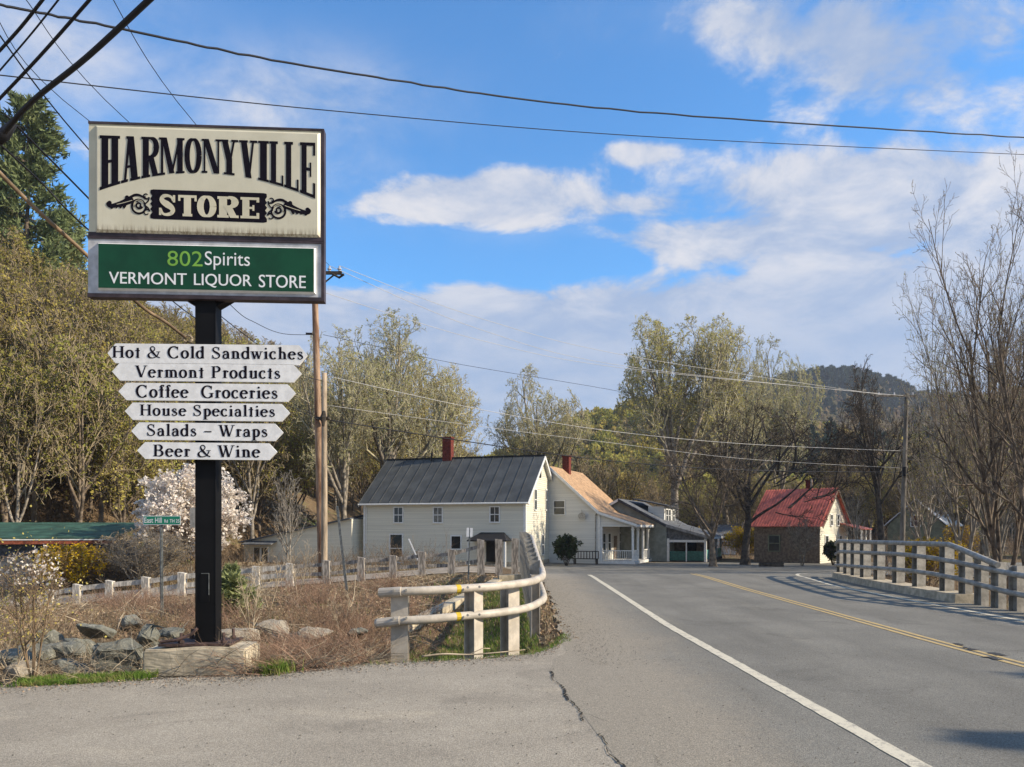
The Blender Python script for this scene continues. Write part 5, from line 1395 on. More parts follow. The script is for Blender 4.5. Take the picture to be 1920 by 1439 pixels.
for pts_, nm in ((top, 'upper pipe'), (bot, 'lower pipe')):
    mb = MB(); mb.tube(pts_, .062, 12); o = rel(mb.build('rail_pipe', M['rail_paint'], gr, smooth=True), gr)
    mb = MB()
    for k in (10,):
        p = pts_[k]; q = pts_[k + 1]; mb.tube([p, q], .0645, 12)
    # yellow survey mark and coupling sleeve
    i = 17 if nm == 'upper pipe' else 17
    p = Vector(pts_[i]); q = Vector(pts_[i + 1]); d = (q - p).normalized()
    mb = MB(); mb.tube([p, p + d * .07], .0635, 12, caps=False); rel(mb.build('paint_mark', M['yellow_paint'], gr), gr)
    p = Vector(pts_[4]); d = (Vector(pts_[5]) - p).normalized(); mb = MB(); mb.tube([p - d * .16, p + d * .16], .067, 12); rel(mb.build('coupling_sleeve', M['rail_paint'], gr), gr)
def bolt(p, d, par):
    mb = MB(); p = Vector(p); d = Vector(d).normalized(); mb.tube([p, p + d * .022], .019, 6); rel(mb.build('bolt', M['galv'], par), par)
def hpost(loc, rz, h, w=.20, d=.15, mat='rail_paint', parent=None, base=-.3):
    mb = MB(); t = .012
    mb.box(-w / 2, w / 2, -d / 2, -d / 2 + t, base, h); mb.box(-w / 2, w / 2, d / 2 - t, d / 2, base, h); mb.box(-t / 2, t / 2, -d / 2 + t, d / 2 - t, base, h)
    o = mb.build('post', M[mat], parent)
    o.matrix_world = Matrix.Translation(loc) @ Matrix.Rotation(rz, 4, 'Z')
    mw = o.matrix_world.copy(); o.matrix_parent_inverse = parent.matrix_basis.inverted(); o.matrix_basis = mw
    return o
hpost((P(750, 1200, 10.86).x, 10.86, 0), R(0), .87, .24, .14, parent=gr)
hpost((P(888, 1200, 11.14).x, 11.16, 0), R(62), .86, .25, .17, parent=gr)
hpost((P(962, 1200, 12.0).x - .05, 11.9, 0), R(50), .86, .26, .17, parent=gr)
hpost((.40, 13.4, 0), R(95), .90, .24, .15, parent=gr)
for px_, Y in ((738, 10.74), (762, 10.74), (877, 10.98), (899, 11.02), (958, 11.62)):
    for py_ in (1108, 1160):
        z_ = 1104.5 if py_ == 1108 else 1155
        p = P(px_, py_ - (px_ - 740) * .045, Y - .09); bolt(p, (0, -1, .1), gr)
yy = 14.9
while yy < 26.5:
    zt = float(np.interp(yy, [13, 16.5, 19.5, 22, 26], [.87, 1.02, 1.27, 1.42, 1.46])) + .14
    hpost((.44 - (yy - 14) * .006, yy, 0), R(90), zt, .17, .22, 'galv', gr, -.4); yy += .95
# concrete headwall / wing of the bridge in the hollow
hw = MB(); a = P(752, 1118, 15.2); 
hw.beam((-2.35, 16.2, -.52), (-.4, 23.6, .0), .30, .36); hw.beam((-.4, 23.5, .10), (.45, 23.6, .14), .3, .36)
tag(hw.build('headwall', M['concrete']), 'low concrete wing wall in the grassy hollow behind the guardrail', 'concrete wall')

# ------------------------------------------------------------------ bridge railing on the far side
br = empty('bridge_railing', (10.6, 22, 0)); tag(br, 'grey galvanised three-pipe bridge railing with flanged posts on a concrete kerb', 'bridge railing')
RX = [14.0, 15.5, 18.4, 20.5, 23, 25, 26.4]; 
def rxx(y): return float(np.interp(y, [12, 15, 18.4, 20.5, 23, 25, 26.4, 27.6], [10.32, 10.32, 10.38, 10.5, 10.75, 11.0, 11.25, 11.6]))
def pipe(name, prof, y0, y1, rad=.06, n=16, label=None):
    ys_ = np.linspace(y0, y1, n); mb = MB(); mb.tube([(rxx(y), y, float(np.interp(y, [p[0] for p in prof], [p[1] for p in prof]))) for y in ys_], rad, 10)
    o = rel(mb.build(name, M['galv'], br, smooth=False), br); o.data.polygons.foreach_set('use_smooth', [len(p.vertices) == 4 for p in o.data.polygons]); return o
pipe('rail_pipe', [(16.35, .93), (18.2, 1.33), (26.5, 1.28), (27.3, 1.15)], 16.35, 27.3, .065, 24)
pipe('rail_pipe', [(11.8, .62), (15.5, .74), (18.4, .96), (20.5, 1.02), (26.5, .92), (27.3, .8)], 11.8, 27.3)
pipe('rail_pipe', [(11.8, .30), (15.5, .34), (18.4, .58), (20.5, .60), (26.5, .45), (27.3, .4)], 11.8, 27.3)
for px_ in (1577, 1590, 1604, 1622, 1648, 1684, 1722, 1774):
    # solve y for the column of the post
    y = min(np.linspace(17.8, 27, 400), key=lambda q: abs(960 + FOC * (rxx(q) + .12) / q - px_))
    hpost((rxx(y) + .13, y, 0), R(8), 1.34 if y > 18 else 1.2, .25, .20, 'galv', br, .02)
for k, y in enumerate(np.arange(12.2, 18.0, .62)):
    zt = float(np.interp(y, [12, 16.3, 18.2], [.80, .95, 1.25])); hpost((rxx(y) + .13, float(y), 0), R(8), zt, .19, .22, 'galv', br, -.4)
kb = MB()
ys_ = np.linspace(17.6, 26.6, 20); pr = None
for y in ys_:
    x = rxx(y); c_ = [(x - .22, y, -.05), (x - .20, y, .20), (x + .42, y, .20), (x + .42, y, -1.2)]
    if pr:
        for i in range(3): kb.poly([pr[i], c_[i], c_[i + 1], pr[i + 1]])
    pr = c_
kb.poly([(rxx(17.6) - .22, 17.6, -.05), (rxx(17.6) - .20, 17.6, .20), (rxx(17.6) + .42, 17.6, .20), (rxx(17.6) + .42, 17.6, -1.2)])
tag(kb.build('bridge_kerb', M['concrete'], fix=True), kind='structure')

# ------------------------------------------------------------------ weathered wooden guard fence along the side road
fe = empty('wooden_guard_fence', (-8, 27, 0)); tag(fe, 'weathered white wooden post and rail fence along the side road', 'fence')
fp = [(107, 1105, 1138), (157, 1095, 1133), (217, 1088, 1126), (285, 1081, 1121), (350, 1073, 1109), (415, 1068, 1103), (488, 1061, 1093), (550, 1056, 1088), (618, 1050, 1088), (682, 1045, 1079), (740, 1041, 1077), (793, 1034, 1074), (848, 1030, 1075), (903, 1012, 1070), (936, 1011, 1066), (965, 1010, 1064)]
FY = 27.4
prevp = None
r_ = random.Random(5)
for i, (px_, t_, b_) in enumerate(fp):
    a = P(px_, b_, FY); zt = P(px_, t_, FY).z; w = .125
    mb = MB(); ln = r_.uniform(-.02, .02); zb_ = min(a.z, float(hz(a.x, FY))) - .15
    n = len(mb.v); mb.prism([(-w, zb_), (w, zb_), (w + ln, zt - .02), (-w + ln, zt + r_.uniform(0, .03))], -.11, .11)
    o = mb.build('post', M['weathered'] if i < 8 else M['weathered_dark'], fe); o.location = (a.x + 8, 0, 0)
    if prevp is not None and not (i > 13):
        for fr in (.20, .66):
            za = prevp[1] - (prevp[1] - prevp[2]) * fr; zb2 = zt - (zt - a.z) * fr
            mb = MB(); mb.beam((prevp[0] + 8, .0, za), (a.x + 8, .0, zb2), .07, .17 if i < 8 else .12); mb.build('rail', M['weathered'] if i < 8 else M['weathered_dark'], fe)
    prevp = (a.x, zt, a.z)
mb = MB(); a = P(66, 1160, 23); mb.prism([(-.13, a.z - .2), (.13, a.z - .2), (.12, P(66, 1118, 23).z), (-.12, P(66, 1115, 23).z + .02)], -.1, .1)
o = mb.build('wooden_post', M['weathered_dark']); o.location = (a.x, 23, 0); tag(o, 'lone grey wooden post standing apart before the fence end', 'post')

# ------------------------------------------------------------------ signs on thin posts
# street name sign
sg = empty('street_sign', (P(304, 1120, 15.5).x, 15.5, 0)); tag(sg, 'small green street name sign reading East Hill on a thin metal post', 'street sign')
sg.location.z = float(hz(sg.location.x, 15.5)) - .1
zt = P(304, 984, 15.5).z - sg.location.z; lo = P(304, 1125, 15.5).z - sg.location.z
mb = MB(); mb.box(-.028, .028, -.012, .012, min(0, lo), zt); mb.box(-.010, .010, -.03, -.0121, min(0, lo), zt); o = mb.build('post', M['post_metal'], sg); o.rotation_euler = (0, R(-.6), 0)
x0, x1 = P(270, 0, 15.5).x - sg.location.x, P(340, 0, 15.5).x - sg.location.x
z0, z1 = P(0, 984.5, 15.5).z - sg.location.z, P(0, 967.5, 15.5).z - sg.location.z
mb = MB(); mb.box(x0, x1, -.035, -.031, z0, z1); pl_ = mb.build('plate', M['white_vinyl'], sg)
mb = MB(); mb.box(x0 + .012, x1 - .012, -.0375, -.0352, z0 + .012, z1 - .012); mb.build('plate_face', M['road_green'], pl_)
def put_txt(s, xa, xb, za, zb__, y, mat, parent, bold=.01):
    pol, a, b_, c_, d_ = sans_text(s, bold)
    flat_letters('lettering', pol, lambda x, y_: (xa + (xb - xa) * (x - a) / (b_ - a), za + (zb__ - za) * (y_ - c_) / (d_ - c_)), mat, parent, y)
W_ = x1 - x0; Hh = z1 - z0
put_txt('East', x0 + W_ * .03, x0 + W_ * .27, z0 + Hh * .22, z0 + Hh * .80, -.0385, M['white_vinyl'], pl_)
put_txt('Hill', x0 + W_ * .32, x0 + W_ * .50, z0 + Hh * .22, z0 + Hh * .80, -.0385, M['white_vinyl'], pl_)
put_txt('Rd', x0 + W_ * .57, x0 + W_ * .66, z0 + Hh * .24, z0 + Hh * .60, -.0385, M['white_vinyl'], pl_)
put_txt('TH 25', x0 + W_ * .71, x0 + W_ * .97, z0 + Hh * .24, z0 + Hh * .62, -.0385, M['white_vinyl'], pl_)
# sign seen from behind, past the black pole
sb = empty('road_sign_from_behind', (P(409, 1090, 20).x, 20, 0)); tag(sb, 'grey road sign seen from behind on a metal post, half hidden by the black pole', 'road sign')
sb.location.z = float(hz(sb.location.x, 20)) - .1
zz = lambda py, Y, o: P(0, py, Y).z - o.location.z
mb = MB(); mb.box(-.03, .03, -.02, .02, 0, zz(950, 20, sb)); mb.build('post', M['post_metal'], sb)
mb = MB(); ca, cb, cc = P(358, 0, 20).x - sb.location.x, P(412, 0, 20).x - sb.location.x, zz(971, 20, sb); mb.box(ca, cb, -.06, -.05, cc - .26, cc + .26); mb.build('plate', M['galv'], sb)
def thin_post(name, px_, pyb, pyt, Y, tilt, label, cat, w=.05):
    x = P(px_, pyb, Y).x; o = empty(name, (x, Y, float(hz(x, Y)) - .05)); tag(o, label, cat)
    z = P(px_, pyt, Y).z - o.location.z
    mb = MB(); mb.box(-w / 2, w / 2, -.012, .012, 0, z); mb.box(-.008, .008, .0121, .04, 0, z); p = mb.build('post', M['post_metal'], o); o.rotation_euler = (0, R(tilt), 0)
    return o, z
o, z = thin_post('delineator_post', 651, 1078, 948, 22, -6.5, 'tall leaning bare metal post beside the wooden utility poles', 'post', .07)
o, z = thin_post('marker_post', 878, 1078, 990, 24, 1.5, 'thin post with two narrow marker plates before the cream farmhouse', 'marker post', .05)
for sx in (-.06, .05): mb = MB(); mb.box(sx - .035, sx + .045, -.03, -.02, z - .28, z); mb.build('plate', M['pan_white'], o)
o, z = thin_post('white_stake', 793, 1062, 1005, 33, -24, 'short leaning white stake behind the wooden fence', 'stake', .05)
o.children[0].data.materials[0] = M['board_white']

# ------------------------------------------------------------------ utility poles
def upole(kind, px_, Y, zb_, pyt, px_top, r0, r1, mat, label, **k):
    a = P(px_, 0, Y); o = empty(kind, (a.x, Y, zb_)); tag(o, label, 'utility pole')
    t = P(px_top, pyt, Y); n = 10
    mb = MB(); pts_ = [(0 + (t.x - a.x) * i / n, 0, (t.z - zb_) * i / n) for i in range(n + 1)]
    mb.tube(pts_, [r0 + (r1 - r0) * i / n for i in range(n + 1)], 12); p = mb.build('pole', mat, o, smooth=False)
    p.data.polygons.foreach_set('use_smooth', [len(q.vertices) == 4 for q in p.data.polygons])
    return o, t
UY = 31.0
U1, ut = upole('utility_pole', 604, UY, -.3, 500, 589, .165, .12, M['pole_wood'], 'tall brown wooden utility pole rising behind the store sign')
U2, ut2 = upole('pole_stub', 608, UY - .45, -.3, 700, 608, .135, .105, M['pole_pale'], 'short pale wooden pole stub strapped against the tall utility pole')
az = P(612, 513, UY)
lx = az.x - U1.location.x; lz = az.z - U1.location.z
mb = MB(); mb.beam((-.9 + lx - .3, -.1, lz), (lx + .65, -.1, lz - .02), .10, .12); mb.build('crossarm', M['bark_dark'], U1)
mb = MB(); mb.beam((lx - .35, -.1, lz - .65), (lx + .35, -.1, lz - .08), .05, .05); mb.build('brace', M['bark_dark'], U1)
ins = []
for x_ in (lx - .85, lx + .15, lx + .55):
    mb = MB(); mb.tube([(x_, -.1, lz + .06), (x_, -.1, lz + .26)], [.05, .035], 8); mb.tube([(x_, -.1, lz + .12), (x_, -.1, lz + .16)], .085, 8); mb.build('insulator', M['porcelain'], U1); ins.append((U1.location.x + x_, UY - .1, U1.location.z + lz + .27))
mb = MB(); mb.tube([(lx + .25, -.12, lz - .05), (lx + .55, -.15, lz - .22), (lx + .75, -.2, lz - .1)], .05, 6); mb.build('cutout', M['bark_dark'], U1)
mb = MB(); z_ = P(606, 787, UY).z - U2.location.z; mb.tube([(0, -.16, z_ - .35), (0, -.18, z_), (.03, -.16, z_ + .25)], [.05, .13, .06], 8); mb.box(-.35, .2, -.13, .3, z_ - .05, z_ + .03); mb.build('cable_clamp', M['bark_dark'], U2)
mb = MB(); z_ = P(606, 628, UY).z - U1.location.z; xo = P(594, 628, UY).x - U1.location.x; mb.tube([(xo - .4, -.15, z_), (xo - .15, -.13, z_)], .05, 6); mb.build('spool', M['wire'], U1)
U3, ut3 = upole('utility_pole', 1690, 50, VB - .2, 738, 1700, .17, .12, M['pole_grey'], 'grey wooden utility pole with a crossarm rising behind the bridge railing')
lx = P(1678, 742, 50).x - U3.location.x; lz = P(1678, 743, 50).z - U3.location.z
mb = MB(); mb.beam((lx - 1.3, -.1, lz), (lx + 1.3, -.1, lz - .02), .11, .13); mb.build('crossarm', M['pole_grey'], U3)
for x_ in (lx - 1.1, lx - .1, lx + 1.1):
    mb = MB(); mb.tube([(x_, -.1, lz + .06), (x_, -.1, lz + .22)], [.06, .04], 8); mb.build('insulator', M['porcelain'], U3)
mb = MB(); z_ = P(0, 885, 50).z - U3.location.z; mb.tube([(.1, -.2, z_ - .3), (.1, -.22, z_ + .3)], [.12, .12], 8); mb.build('cable_box', M['wire'], U3)

# ------------------------------------------------------------------ overhead cables
def cable(pts_, rad, mat, label, group=None, wob=0, n=10):
    q = [tuple(P(*p)) for p in pts_]; q = curve3(q, n) if len(q) > 2 else q
    if wob:
        q = [(x, y, z + wob * math.sin(i * 1.9) * (.5 + .5 * math.sin(i * .37))) for i, (x, y, z) in enumerate(q)]
    mb = MB(); mb.tube(q, rad, 5); o = mb.build('overhead_cable', M[mat] if isinstance(mat, str) else mat, smooth=True); tag(o, label, 'cable', group)
    return o
cable([(-40, 2, 10.5), (180, 45, 11.5), (640, 135, 14), (1200, 210, 18), (1960, 261, 23)], .019, 'wire', 'thick lumpy black cable sagging across the whole sky, upper of the two long ones', wob=.012, n=24)
cable([(-40, 137, 11.5), (620, 208, 15), (1240, 258, 19), (1960, 292, 24)], .010, 'wire', 'thin black cable crossing the whole sky below the thick lumpy one', n=16)
cable([(8, 248, 7.6), (60, 190, 7.2), (165, 105, 6.6), (300, -20, 6.0)], .026, 'wire', 'thickest black cable rising steeply from the clamp past the pine', n=6)
cable([(-20, 205, 8), (75, 105, 7.4), (185, -20, 6.9)], .016, 'wire', 'medium black cable just above the thickest one at the sky corner', n=6)
cable([(-20, 155, 9), (60, 62, 8.6), (125, -20, 8)], .010, 'wire', 'thin black cable second from the sky corner', n=6)
cable([(-10, 105, 8.4), (40, 50, 8), (95, -20, 7.6)], .017, 'wire', 'black cable nearest the sky corner, rising steeply', n=6)
prim = []
for a_, m1, m2, nm in (((40, -12, 13.6), None, (240, 228, 18), 'middle'), ((195, -30, 13.6), None, (365, 231, 18.2), 'upper'), ((-20, 12, 14.5), None, (166, 226, 18), 'lower')):
    end = {'middle': 0, 'upper': 1, 'lower': 0}[nm]; e_ = ins[end]
    q = [tuple(P(*a_)), tuple(P(*m2)), (e_[0] + (.1 if nm == 'lower' else 0), e_[1], e_[2])]
    mb = MB(); mb.tube(curve3(q, 8), .0085, 5)
    tag(mb.build('overhead_cable', M['wire'], smooth=True), {'middle': 'thin wire running down to the middle of the sign top edge corner', 'upper': 'thin steep wire meeting the sign top edge beside the lifting eye', 'lower': 'thin wire meeting the upper corner of the sign cabinet by the pine'}[nm], 'cable')
cable([(-20, 40, 9.5), (166, 280, 12.6), (430, 570, 22), (480, 606, 25), (530, 626, 28), (589, 628, UY)], .011, 'wire', 'sagging black cable passing behind the sign down to the tall utility pole spool', n=6)
cable([(10, 215, 9), (70, 275, 9.6), (165, 371, 11), (260, 470, 13), (410, 590, 20), (480, 644, 24), (560, 700, 28), (606, 715, UY - .5)], .013, 'wire', 'black cable passing behind the sign and ending high on the pale pole stub', n=6)
cable([(-10, 262, 9), (80, 345, 9.8), (160, 426, 10.6), (330, 570, 15), (372, 602, 17), (430, 655, 22), (540, 750, 28), (606, 787, UY - .5)], .012, 'wire', 'black cable crossing behind the black pole down to the clamp of the stub', n=6)
cable([(-10, 315, 9), (60, 385, 9.4), (162, 478, 10.2), (262, 572, 11.2), (310, 604, 11.9), (348, 633, 12.6)], .026, 'twig', 'thick brown guarded cable ending in a loop above the Sandwiches board', n=6)
mb = MB(); c_ = P(352, 636, 12.6); mb.tube([(c_.x + .07 * math.cos(a), c_.y, c_.z + .055 * math.sin(a)) for a in np.linspace(0, 6.283, 15)], .02, 6); tag(mb.build('cable_loop', M['twig_pale'], smooth=True), 'pale metal loop closing the thick brown cable above the top board', 'cable fitting')
cable([(352, 640, 12.6), (430, 690, 17), (520, 750, 24), (604, 790, UY - .5)], .011, 'wire', 'black cable from the pale loop down to the pole stub clamp', n=6)
cb = MB(); p = P(8, 252, 7.7); cb.tube([tuple(p + Vector((.10, 0, .12))), tuple(p), tuple(p + Vector((-.07, 0, -.07)))], [.035, .06, .05], 8); tag(cb.build('cable_clamp', M['wire'], smooth=True), 'dark bundled cable clamp at the foot of the thickest cable', 'cable clamp')
# beyond the poles
arm = [P(1654, 740, 50), P(1672, 741, 50), P(1702, 742, 50)]
for (s_, mids, e_, nm) in ((ins[2], [(900, 597, 36), (1180, 668, 41)], (1656, 741, 50), 'uppermost'), (ins[1], [(900, 618, 36), (1180, 688, 41)], (1676, 742, 50), 'second'), ((ins[0][0] + .5, UY, P(0, 545, UY).z), [(900, 638, 36), (1180, 692, 41)], (1701, 743, 50), 'third')):
    q = [tuple(s_)] + [tuple(P(*m)) for m in mids] + [tuple(P(*e_))]
    mb = MB(); mb.tube(curve3(q, 10), .0115, 5); tag(mb.build('overhead_cable', M['wire_alu'], smooth=True), nm + ' of the three bright bare wires between the two crossarms', 'cable')
for mids, rad, mt, nm in (([(606, 628, UY), (730, 655, 33.5), (860, 683, 36), (1110, 725, 40), (1400, 775, 45), (1692, 800, 50)], .010, 'wire', 'thin dark wire between the utility poles just below the bright wires'),
                      ([(612, 705, UY), (900, 768, 35), (1140, 808, 39), (1400, 833, 44), (1690, 846, 50)], .013, 'wire_alu', 'pale twisted cable crossing before the trees, above the black ones'),
                      ([(612, 760, UY), (900, 800, 35), (1140, 830, 39), (1400, 861, 44), (1690, 878, 50)], .009, 'wire_alu', 'thin pale cable below the twisted one, crossing before the trees'),
                      ([(612, 787, UY), (860, 826, 34.5), (1140, 864, 39), (1400, 882, 44), (1690, 886, 50)], .024, 'wire', 'lowest thick dark cable passing above the farmhouse ridge')):
    cable(mids, rad, mt, nm, n=10)

# ------------------------------------------------------------------ rocks
def rock(loc, size, seed, rz, mat, label):
    r = np.random.default_rng(seed); n = 16
    p = r.normal(size=(n, 3)); p /= np.linalg.norm(p, axis=1, keepdims=True); p = np.sign(p) * np.abs(p) ** .65
    p *= r.uniform(.8, 1.08, (n, 1))
    bm = bmesh.new()
    for q in p: bm.verts.new(q * np.array(size) / 2)
    bmesh.ops.convex_hull(bm, input=bm.verts)
    for v_ in [v for v in bm.verts if not v.link_faces]: bm.verts.remove(v_)
    bmesh.ops.bevel(bm, geom=bm.edges[:], offset=min(size) * .05, segments=2, affect='EDGES')
    bmesh.ops.subdivide_edges(bm, edges=[e for e in bm.edges if e.calc_length() > .10], cuts=3, use_grid_fill=True)
    bmesh.ops.triangulate(bm, faces=bm.faces)
    for v_ in bm.verts:
        c_ = v_.co; k = .02 * math.sin(c_.x * 17 + seed) * math.sin(c_.y * 13 + 2) + .015 * math.sin(c_.z * 27 + c_.x * 9) + .008 * math.sin(c_.x * 51 + c_.z * 43)
        v_.co += c_.normalized() * k
    me = bpy.data.meshes.new('boulder'); bm.to_mesh(me); bm.free(); me.materials.append(mat)
    me.polygons.foreach_set('use_smooth', [False] * len(me.polygons))
    o = link(bpy.data.objects.new('boulder', me)); o.location = loc; o.rotation_euler = (r.uniform(-.3, .3), r.uniform(-.3, .3), rz)
    tag(o, label, 'boulder', 'riprap boulders behind the sign')
rocks = [(92, 1192, 11.6, (.42, .4, .30), 'rock', 'grey rounded boulder at the outer end of the upper rock row'),
         (70, 1222, 10.4, (.55, .4, .30), 'rock', 'dark sloping boulder under the blossoming twigs'),
         (122, 1218, 10.6, (.62, .4, .34), 'rock', 'long grey-green wedge boulder with a flat sunlit top'),
         (150, 1208, 11.0, (.5, .45, .36), 'rock', 'square greenish boulder tilted above the grass verge'),
         (178, 1182, 11.7, (.62, .45, .26), 'rock', 'flat pale slab boulder leaning in the upper rock row'),
         (225, 1222, 10.3, (.78, .5, .58), 'rock', 'large rounded blue-grey boulder between slab and concrete block'),
         (128, 1250, 9.7, (.58, .4, .26), 'rock', 'low mossy grey boulder on the edge of the grass verge'),
         (45, 1258, 9.3, (.62, .4, .30), 'rock_tan', 'pale tan boulder low among the stems at the lot edge'),
         (272, 1196, 11.2, (.38, .4, .50), 'rock', 'narrow upright grey boulder just behind the concrete block'),
         (318, 1188, 11.9, (.55, .4, .30), 'rock', 'dark boulder in shade immediately before the pole'),
         (445, 1190, 12.2, (.95, .6, .36), 'rock_tan', 'big flat-topped tan boulder just past the black pole'),
         (520, 1178, 12.6, (.72, .55, .40), 'rock_tan', 'big rounded tan boulder next to the brush pile'),
         (585, 1190, 12.3, (.85, .5, .28), 'rock_tan', 'long low tan boulder half covered by dry stems'),
         (668, 1186, 12.6, (.45, .4, .22), 'rock', 'small dark boulder beside the end of the guardrail'),
         (250, 1168, 13.2, (.55, .4, .3), 'rock', 'shaded dark boulder at the back of the rock row'),
         (25, 1235, 9.9, (.5, .4, .3), 'rock', 'dark boulder at the very end of the rocks under the shrub')]
for i, (px_, py_, Y, sz, mt, lb) in enumerate(rocks):
    p = P(px_, py_, Y); rock((p.x, p.y, p.z - .03), tuple(s * .96 for s in sz), 40 + i, random.uniform(-.6, .6), M[mt], lb)
# fallen branch at the guardrail foot
mb = MB(); mb.tube(curve3([(-1.18, 10.05, .03), (-.9, 10.12, .05), (-.55, 10.2, .03), (-.1, 10.3, .05), (.18, 10.55, .04)], 5), [.016 - .0005 * i for i in range(21)], 6)
mb.tube([(-.55, 10.2, .04), (-.4, 10.35, .09), (-.3, 10.4, .08)], .006, 5); tag(mb.build('fallen_branch', M['twig_pale'], smooth=True), 'pale crooked fallen branch lying at the asphalt edge before the guardrail', 'branch')

# ------------------------------------------------------------------ brush, grass, litter
def blades(name, C, h, w, lean, mat, rg, bend=.5, seg=2, az=None):
    n = len(C); a = rg.uniform(0, 6.283, n) if az is None else az + rg.normal(0, .5, n)
    H_ = h * rg.uniform(.5, 1.3, n); l = lean * rg.uniform(.2, 1.4, n)
    d = np.stack([np.cos(a), np.sin(a), np.zeros(n)], 1); s = np.stack([-np.sin(a), np.cos(a), np.zeros(n)], 1) * (w * rg.uniform(.6, 1.3, n))[:, None]
    V = [C - s, C + s]; up = np.array([0, 0, 1.0])
    m = C + d * (l * H_ * .35)[:, None] + up * (H_ * .6)[:, None]; tpt = C + d * (l * H_ * (1.0 + bend * .3))[:, None] + up * (H_ * (1 - .3 * l * bend))[:, None]
    V += [m - s * .7, m + s * .7, tpt]
    V = np.stack(V, 1).reshape(-1, 3); o = np.arange(n)[:, None] * 5
    Q = o + np.array([[0, 1, 3, 2]]); T_ = o + np.array([[2, 3, 4]])
    me = np_mesh(name, V, [(Q, 0), (T_, 0)], [mat]); return link(bpy.data.objects.new(name, me))
def scatter(n, x0, x1, yf0, yf1, rg, keep=None, jit=True):
    x = rg.uniform(x0, x1, n); e0 = yf0(x); e1 = yf1(x); y = e0 + (e1 - e0) * rg.random(n)
    C = np.stack([x, y, hz(x, y) - .01], 1)
    return C[keep(C)] if keep else C
rg = np.random.default_rng(11)
f = lambda v: (lambda x: np.full_like(x, v))
# bright grass in the hollow behind the guardrail and tufts on the verge
C = scatter(20000, -2.3, .42, lambda x: edge(x) + .25, f(24), rg, lambda C: (rg.random(len(C)) < np.clip(1.25 - .05 * (C[:, 1] - 11), .2, 1)) & ((C[:, 0] > -2.0 + .12 * (C[:, 1] - 12)) | (rg.random(len(C)) < .12)))
tag(blades('green_grass', C, .13, .006, .5, M['grass'], rg), kind='stuff')
C = scatter(7000, -5.6, -4.15, lambda x: edge(x) - .06, lambda x: edge(x) + .40, rg, lambda C: (np.abs(C[:, 0] + 4.85 - .3 * vnoise(C[:, 0] * 3, C[:, 1] * 3, 2)) < .62 * rg.random(len(C)) ** .3))
C[:, 2] = np.maximum(C[:, 2], -.03); tag(blades('green_grass', C, .085, .005, .6, M['grass'], rg), kind='stuff')
C = np.stack([rg.normal(-2.80, .09, 420), rg.normal(9.15, .10, 420), np.full(420, -.03)], 1)
o = blades('grass_tuft', C, .17, .006, .9, M['grass'], rg); tag(o, 'bright green grass tuft growing against the end of the concrete block', 'grass tuft', kind='thing')
C = scatter(2600, -1.9, .9, lambda x: edge(x) - .05, lambda x: edge(x) + .7, rg)
tag(blades('verge_grass', C, .09, .005, .7, M['grass'], rg), kind='stuff')
# dry grass all over the rough ground
C = scatter(46000, -19, .95, lambda x: edge(x) + .35, f(26.8), rg, lambda C: rg.random(len(C)) < np.clip(.45 + .35 * vnoise(C[:, 0] * .8, C[:, 1] * .8, 8), .05, 1))
tag(blades('dry_grass', C, .12, .006, .9, M['grass_dry'], rg), kind='stuff')
C = scatter(9000, -24, -2, f(33), f(46), rg); tag(blades('dry_grass', C, .25, .012, .8, M['grass_dry'], rg), kind='stuff')
C = scatter(9000, 10.9, 16, f(10), f(30), rg, lambda C: C[:, 0] > xrgt(C[:, 1]) + .1); tag(blades('dry_grass', C, .16, .009, .8, M['grass_dry'], rg), kind='stuff')
# leaf litter
C = scatter(36000, -19, 1.02, lambda x: edge(x) + .12, f(27), rg); C[:, 2] += .03
V, F = cards(C, .055, rg); o = link(bpy.data.objects.new('leaf_litter', np_mesh('leaf_litter', V, [(F, 0)], [M['litter']]))); tag(o, kind='stuff')
C = np.stack([rg.uniform(-9, .7, 1500), np.zeros(1500), np.zeros(1500)], 1); C[:, 1] = edge(C[:, 0]) + rg.normal(0, .22, 1500); C[:, 2] = .012 * (C[:, 1] < edge(C[:, 0])) + np.where(C[:, 1] < edge(C[:, 0]), 0, hz(C[:, 0], C[:, 1]) + .02)
V, F = cards(C, .022, rg); V[:, 2] = np.maximum(V[:, 2], C[:, 2].repeat(4) - .001)
o = link(bpy.data.objects.new('leaf_litter', np_mesh('leaf_litter', V, [(F, 0)], [M['litter']]))); tag(o, kind='stuff')
# gravel grains and small stones along the lot edge and shoulder
n = 5200; C = np.stack([rg.uniform(-9, .7, n), np.zeros(n), np.full(n, .004)], 1); C[:, 1] = edge(C[:, 0]) - np.abs(rg.normal(0, .28, n)) + .1
C2 = np.stack([.85 + np.abs(rg.normal(0, .6, 3800)), rg.uniform(9.5, 26, 3800), np.full(3800, .010)], 1)
C3 = np.stack([rg.uniform(-9, 9.5, 2600), rg.uniform(3.6, 11, 2600), np.full(2600, .003)], 1); C3 = C3[(C3[:, 1] < edge(C3[:, 0]) - .1) | (C3[:, 0] > 1.3)]
C = np.concatenate([C, C2, C3]); n = len(C); s = rg.uniform(.004, .013, (n, 1, 1)) * rg.uniform(.7, 1, (n, 5, 1))
oc = np.array([[1, 0, 0], [0, 1, 0], [-1, 0, 0], [0, -1, 0], [0, 0, .8]]); ang = rg.uniform(0, 6.28, n); ca, sa = np.cos(ang), np.sin(ang)
V = oc[None] * s; V = np.stack([V[..., 0] * ca[:, None] - V[..., 1] * sa[:, None], V[..., 0] * sa[:, None] + V[..., 1] * ca[:, None], V[..., 2]], -1) + C[:, None]
F = (np.arange(n)[:, None, None] * 5 + np.array([[0, 1, 4], [1, 2, 4], [2, 3, 4], [3, 0, 4]])[None]).reshape(-1, 3)
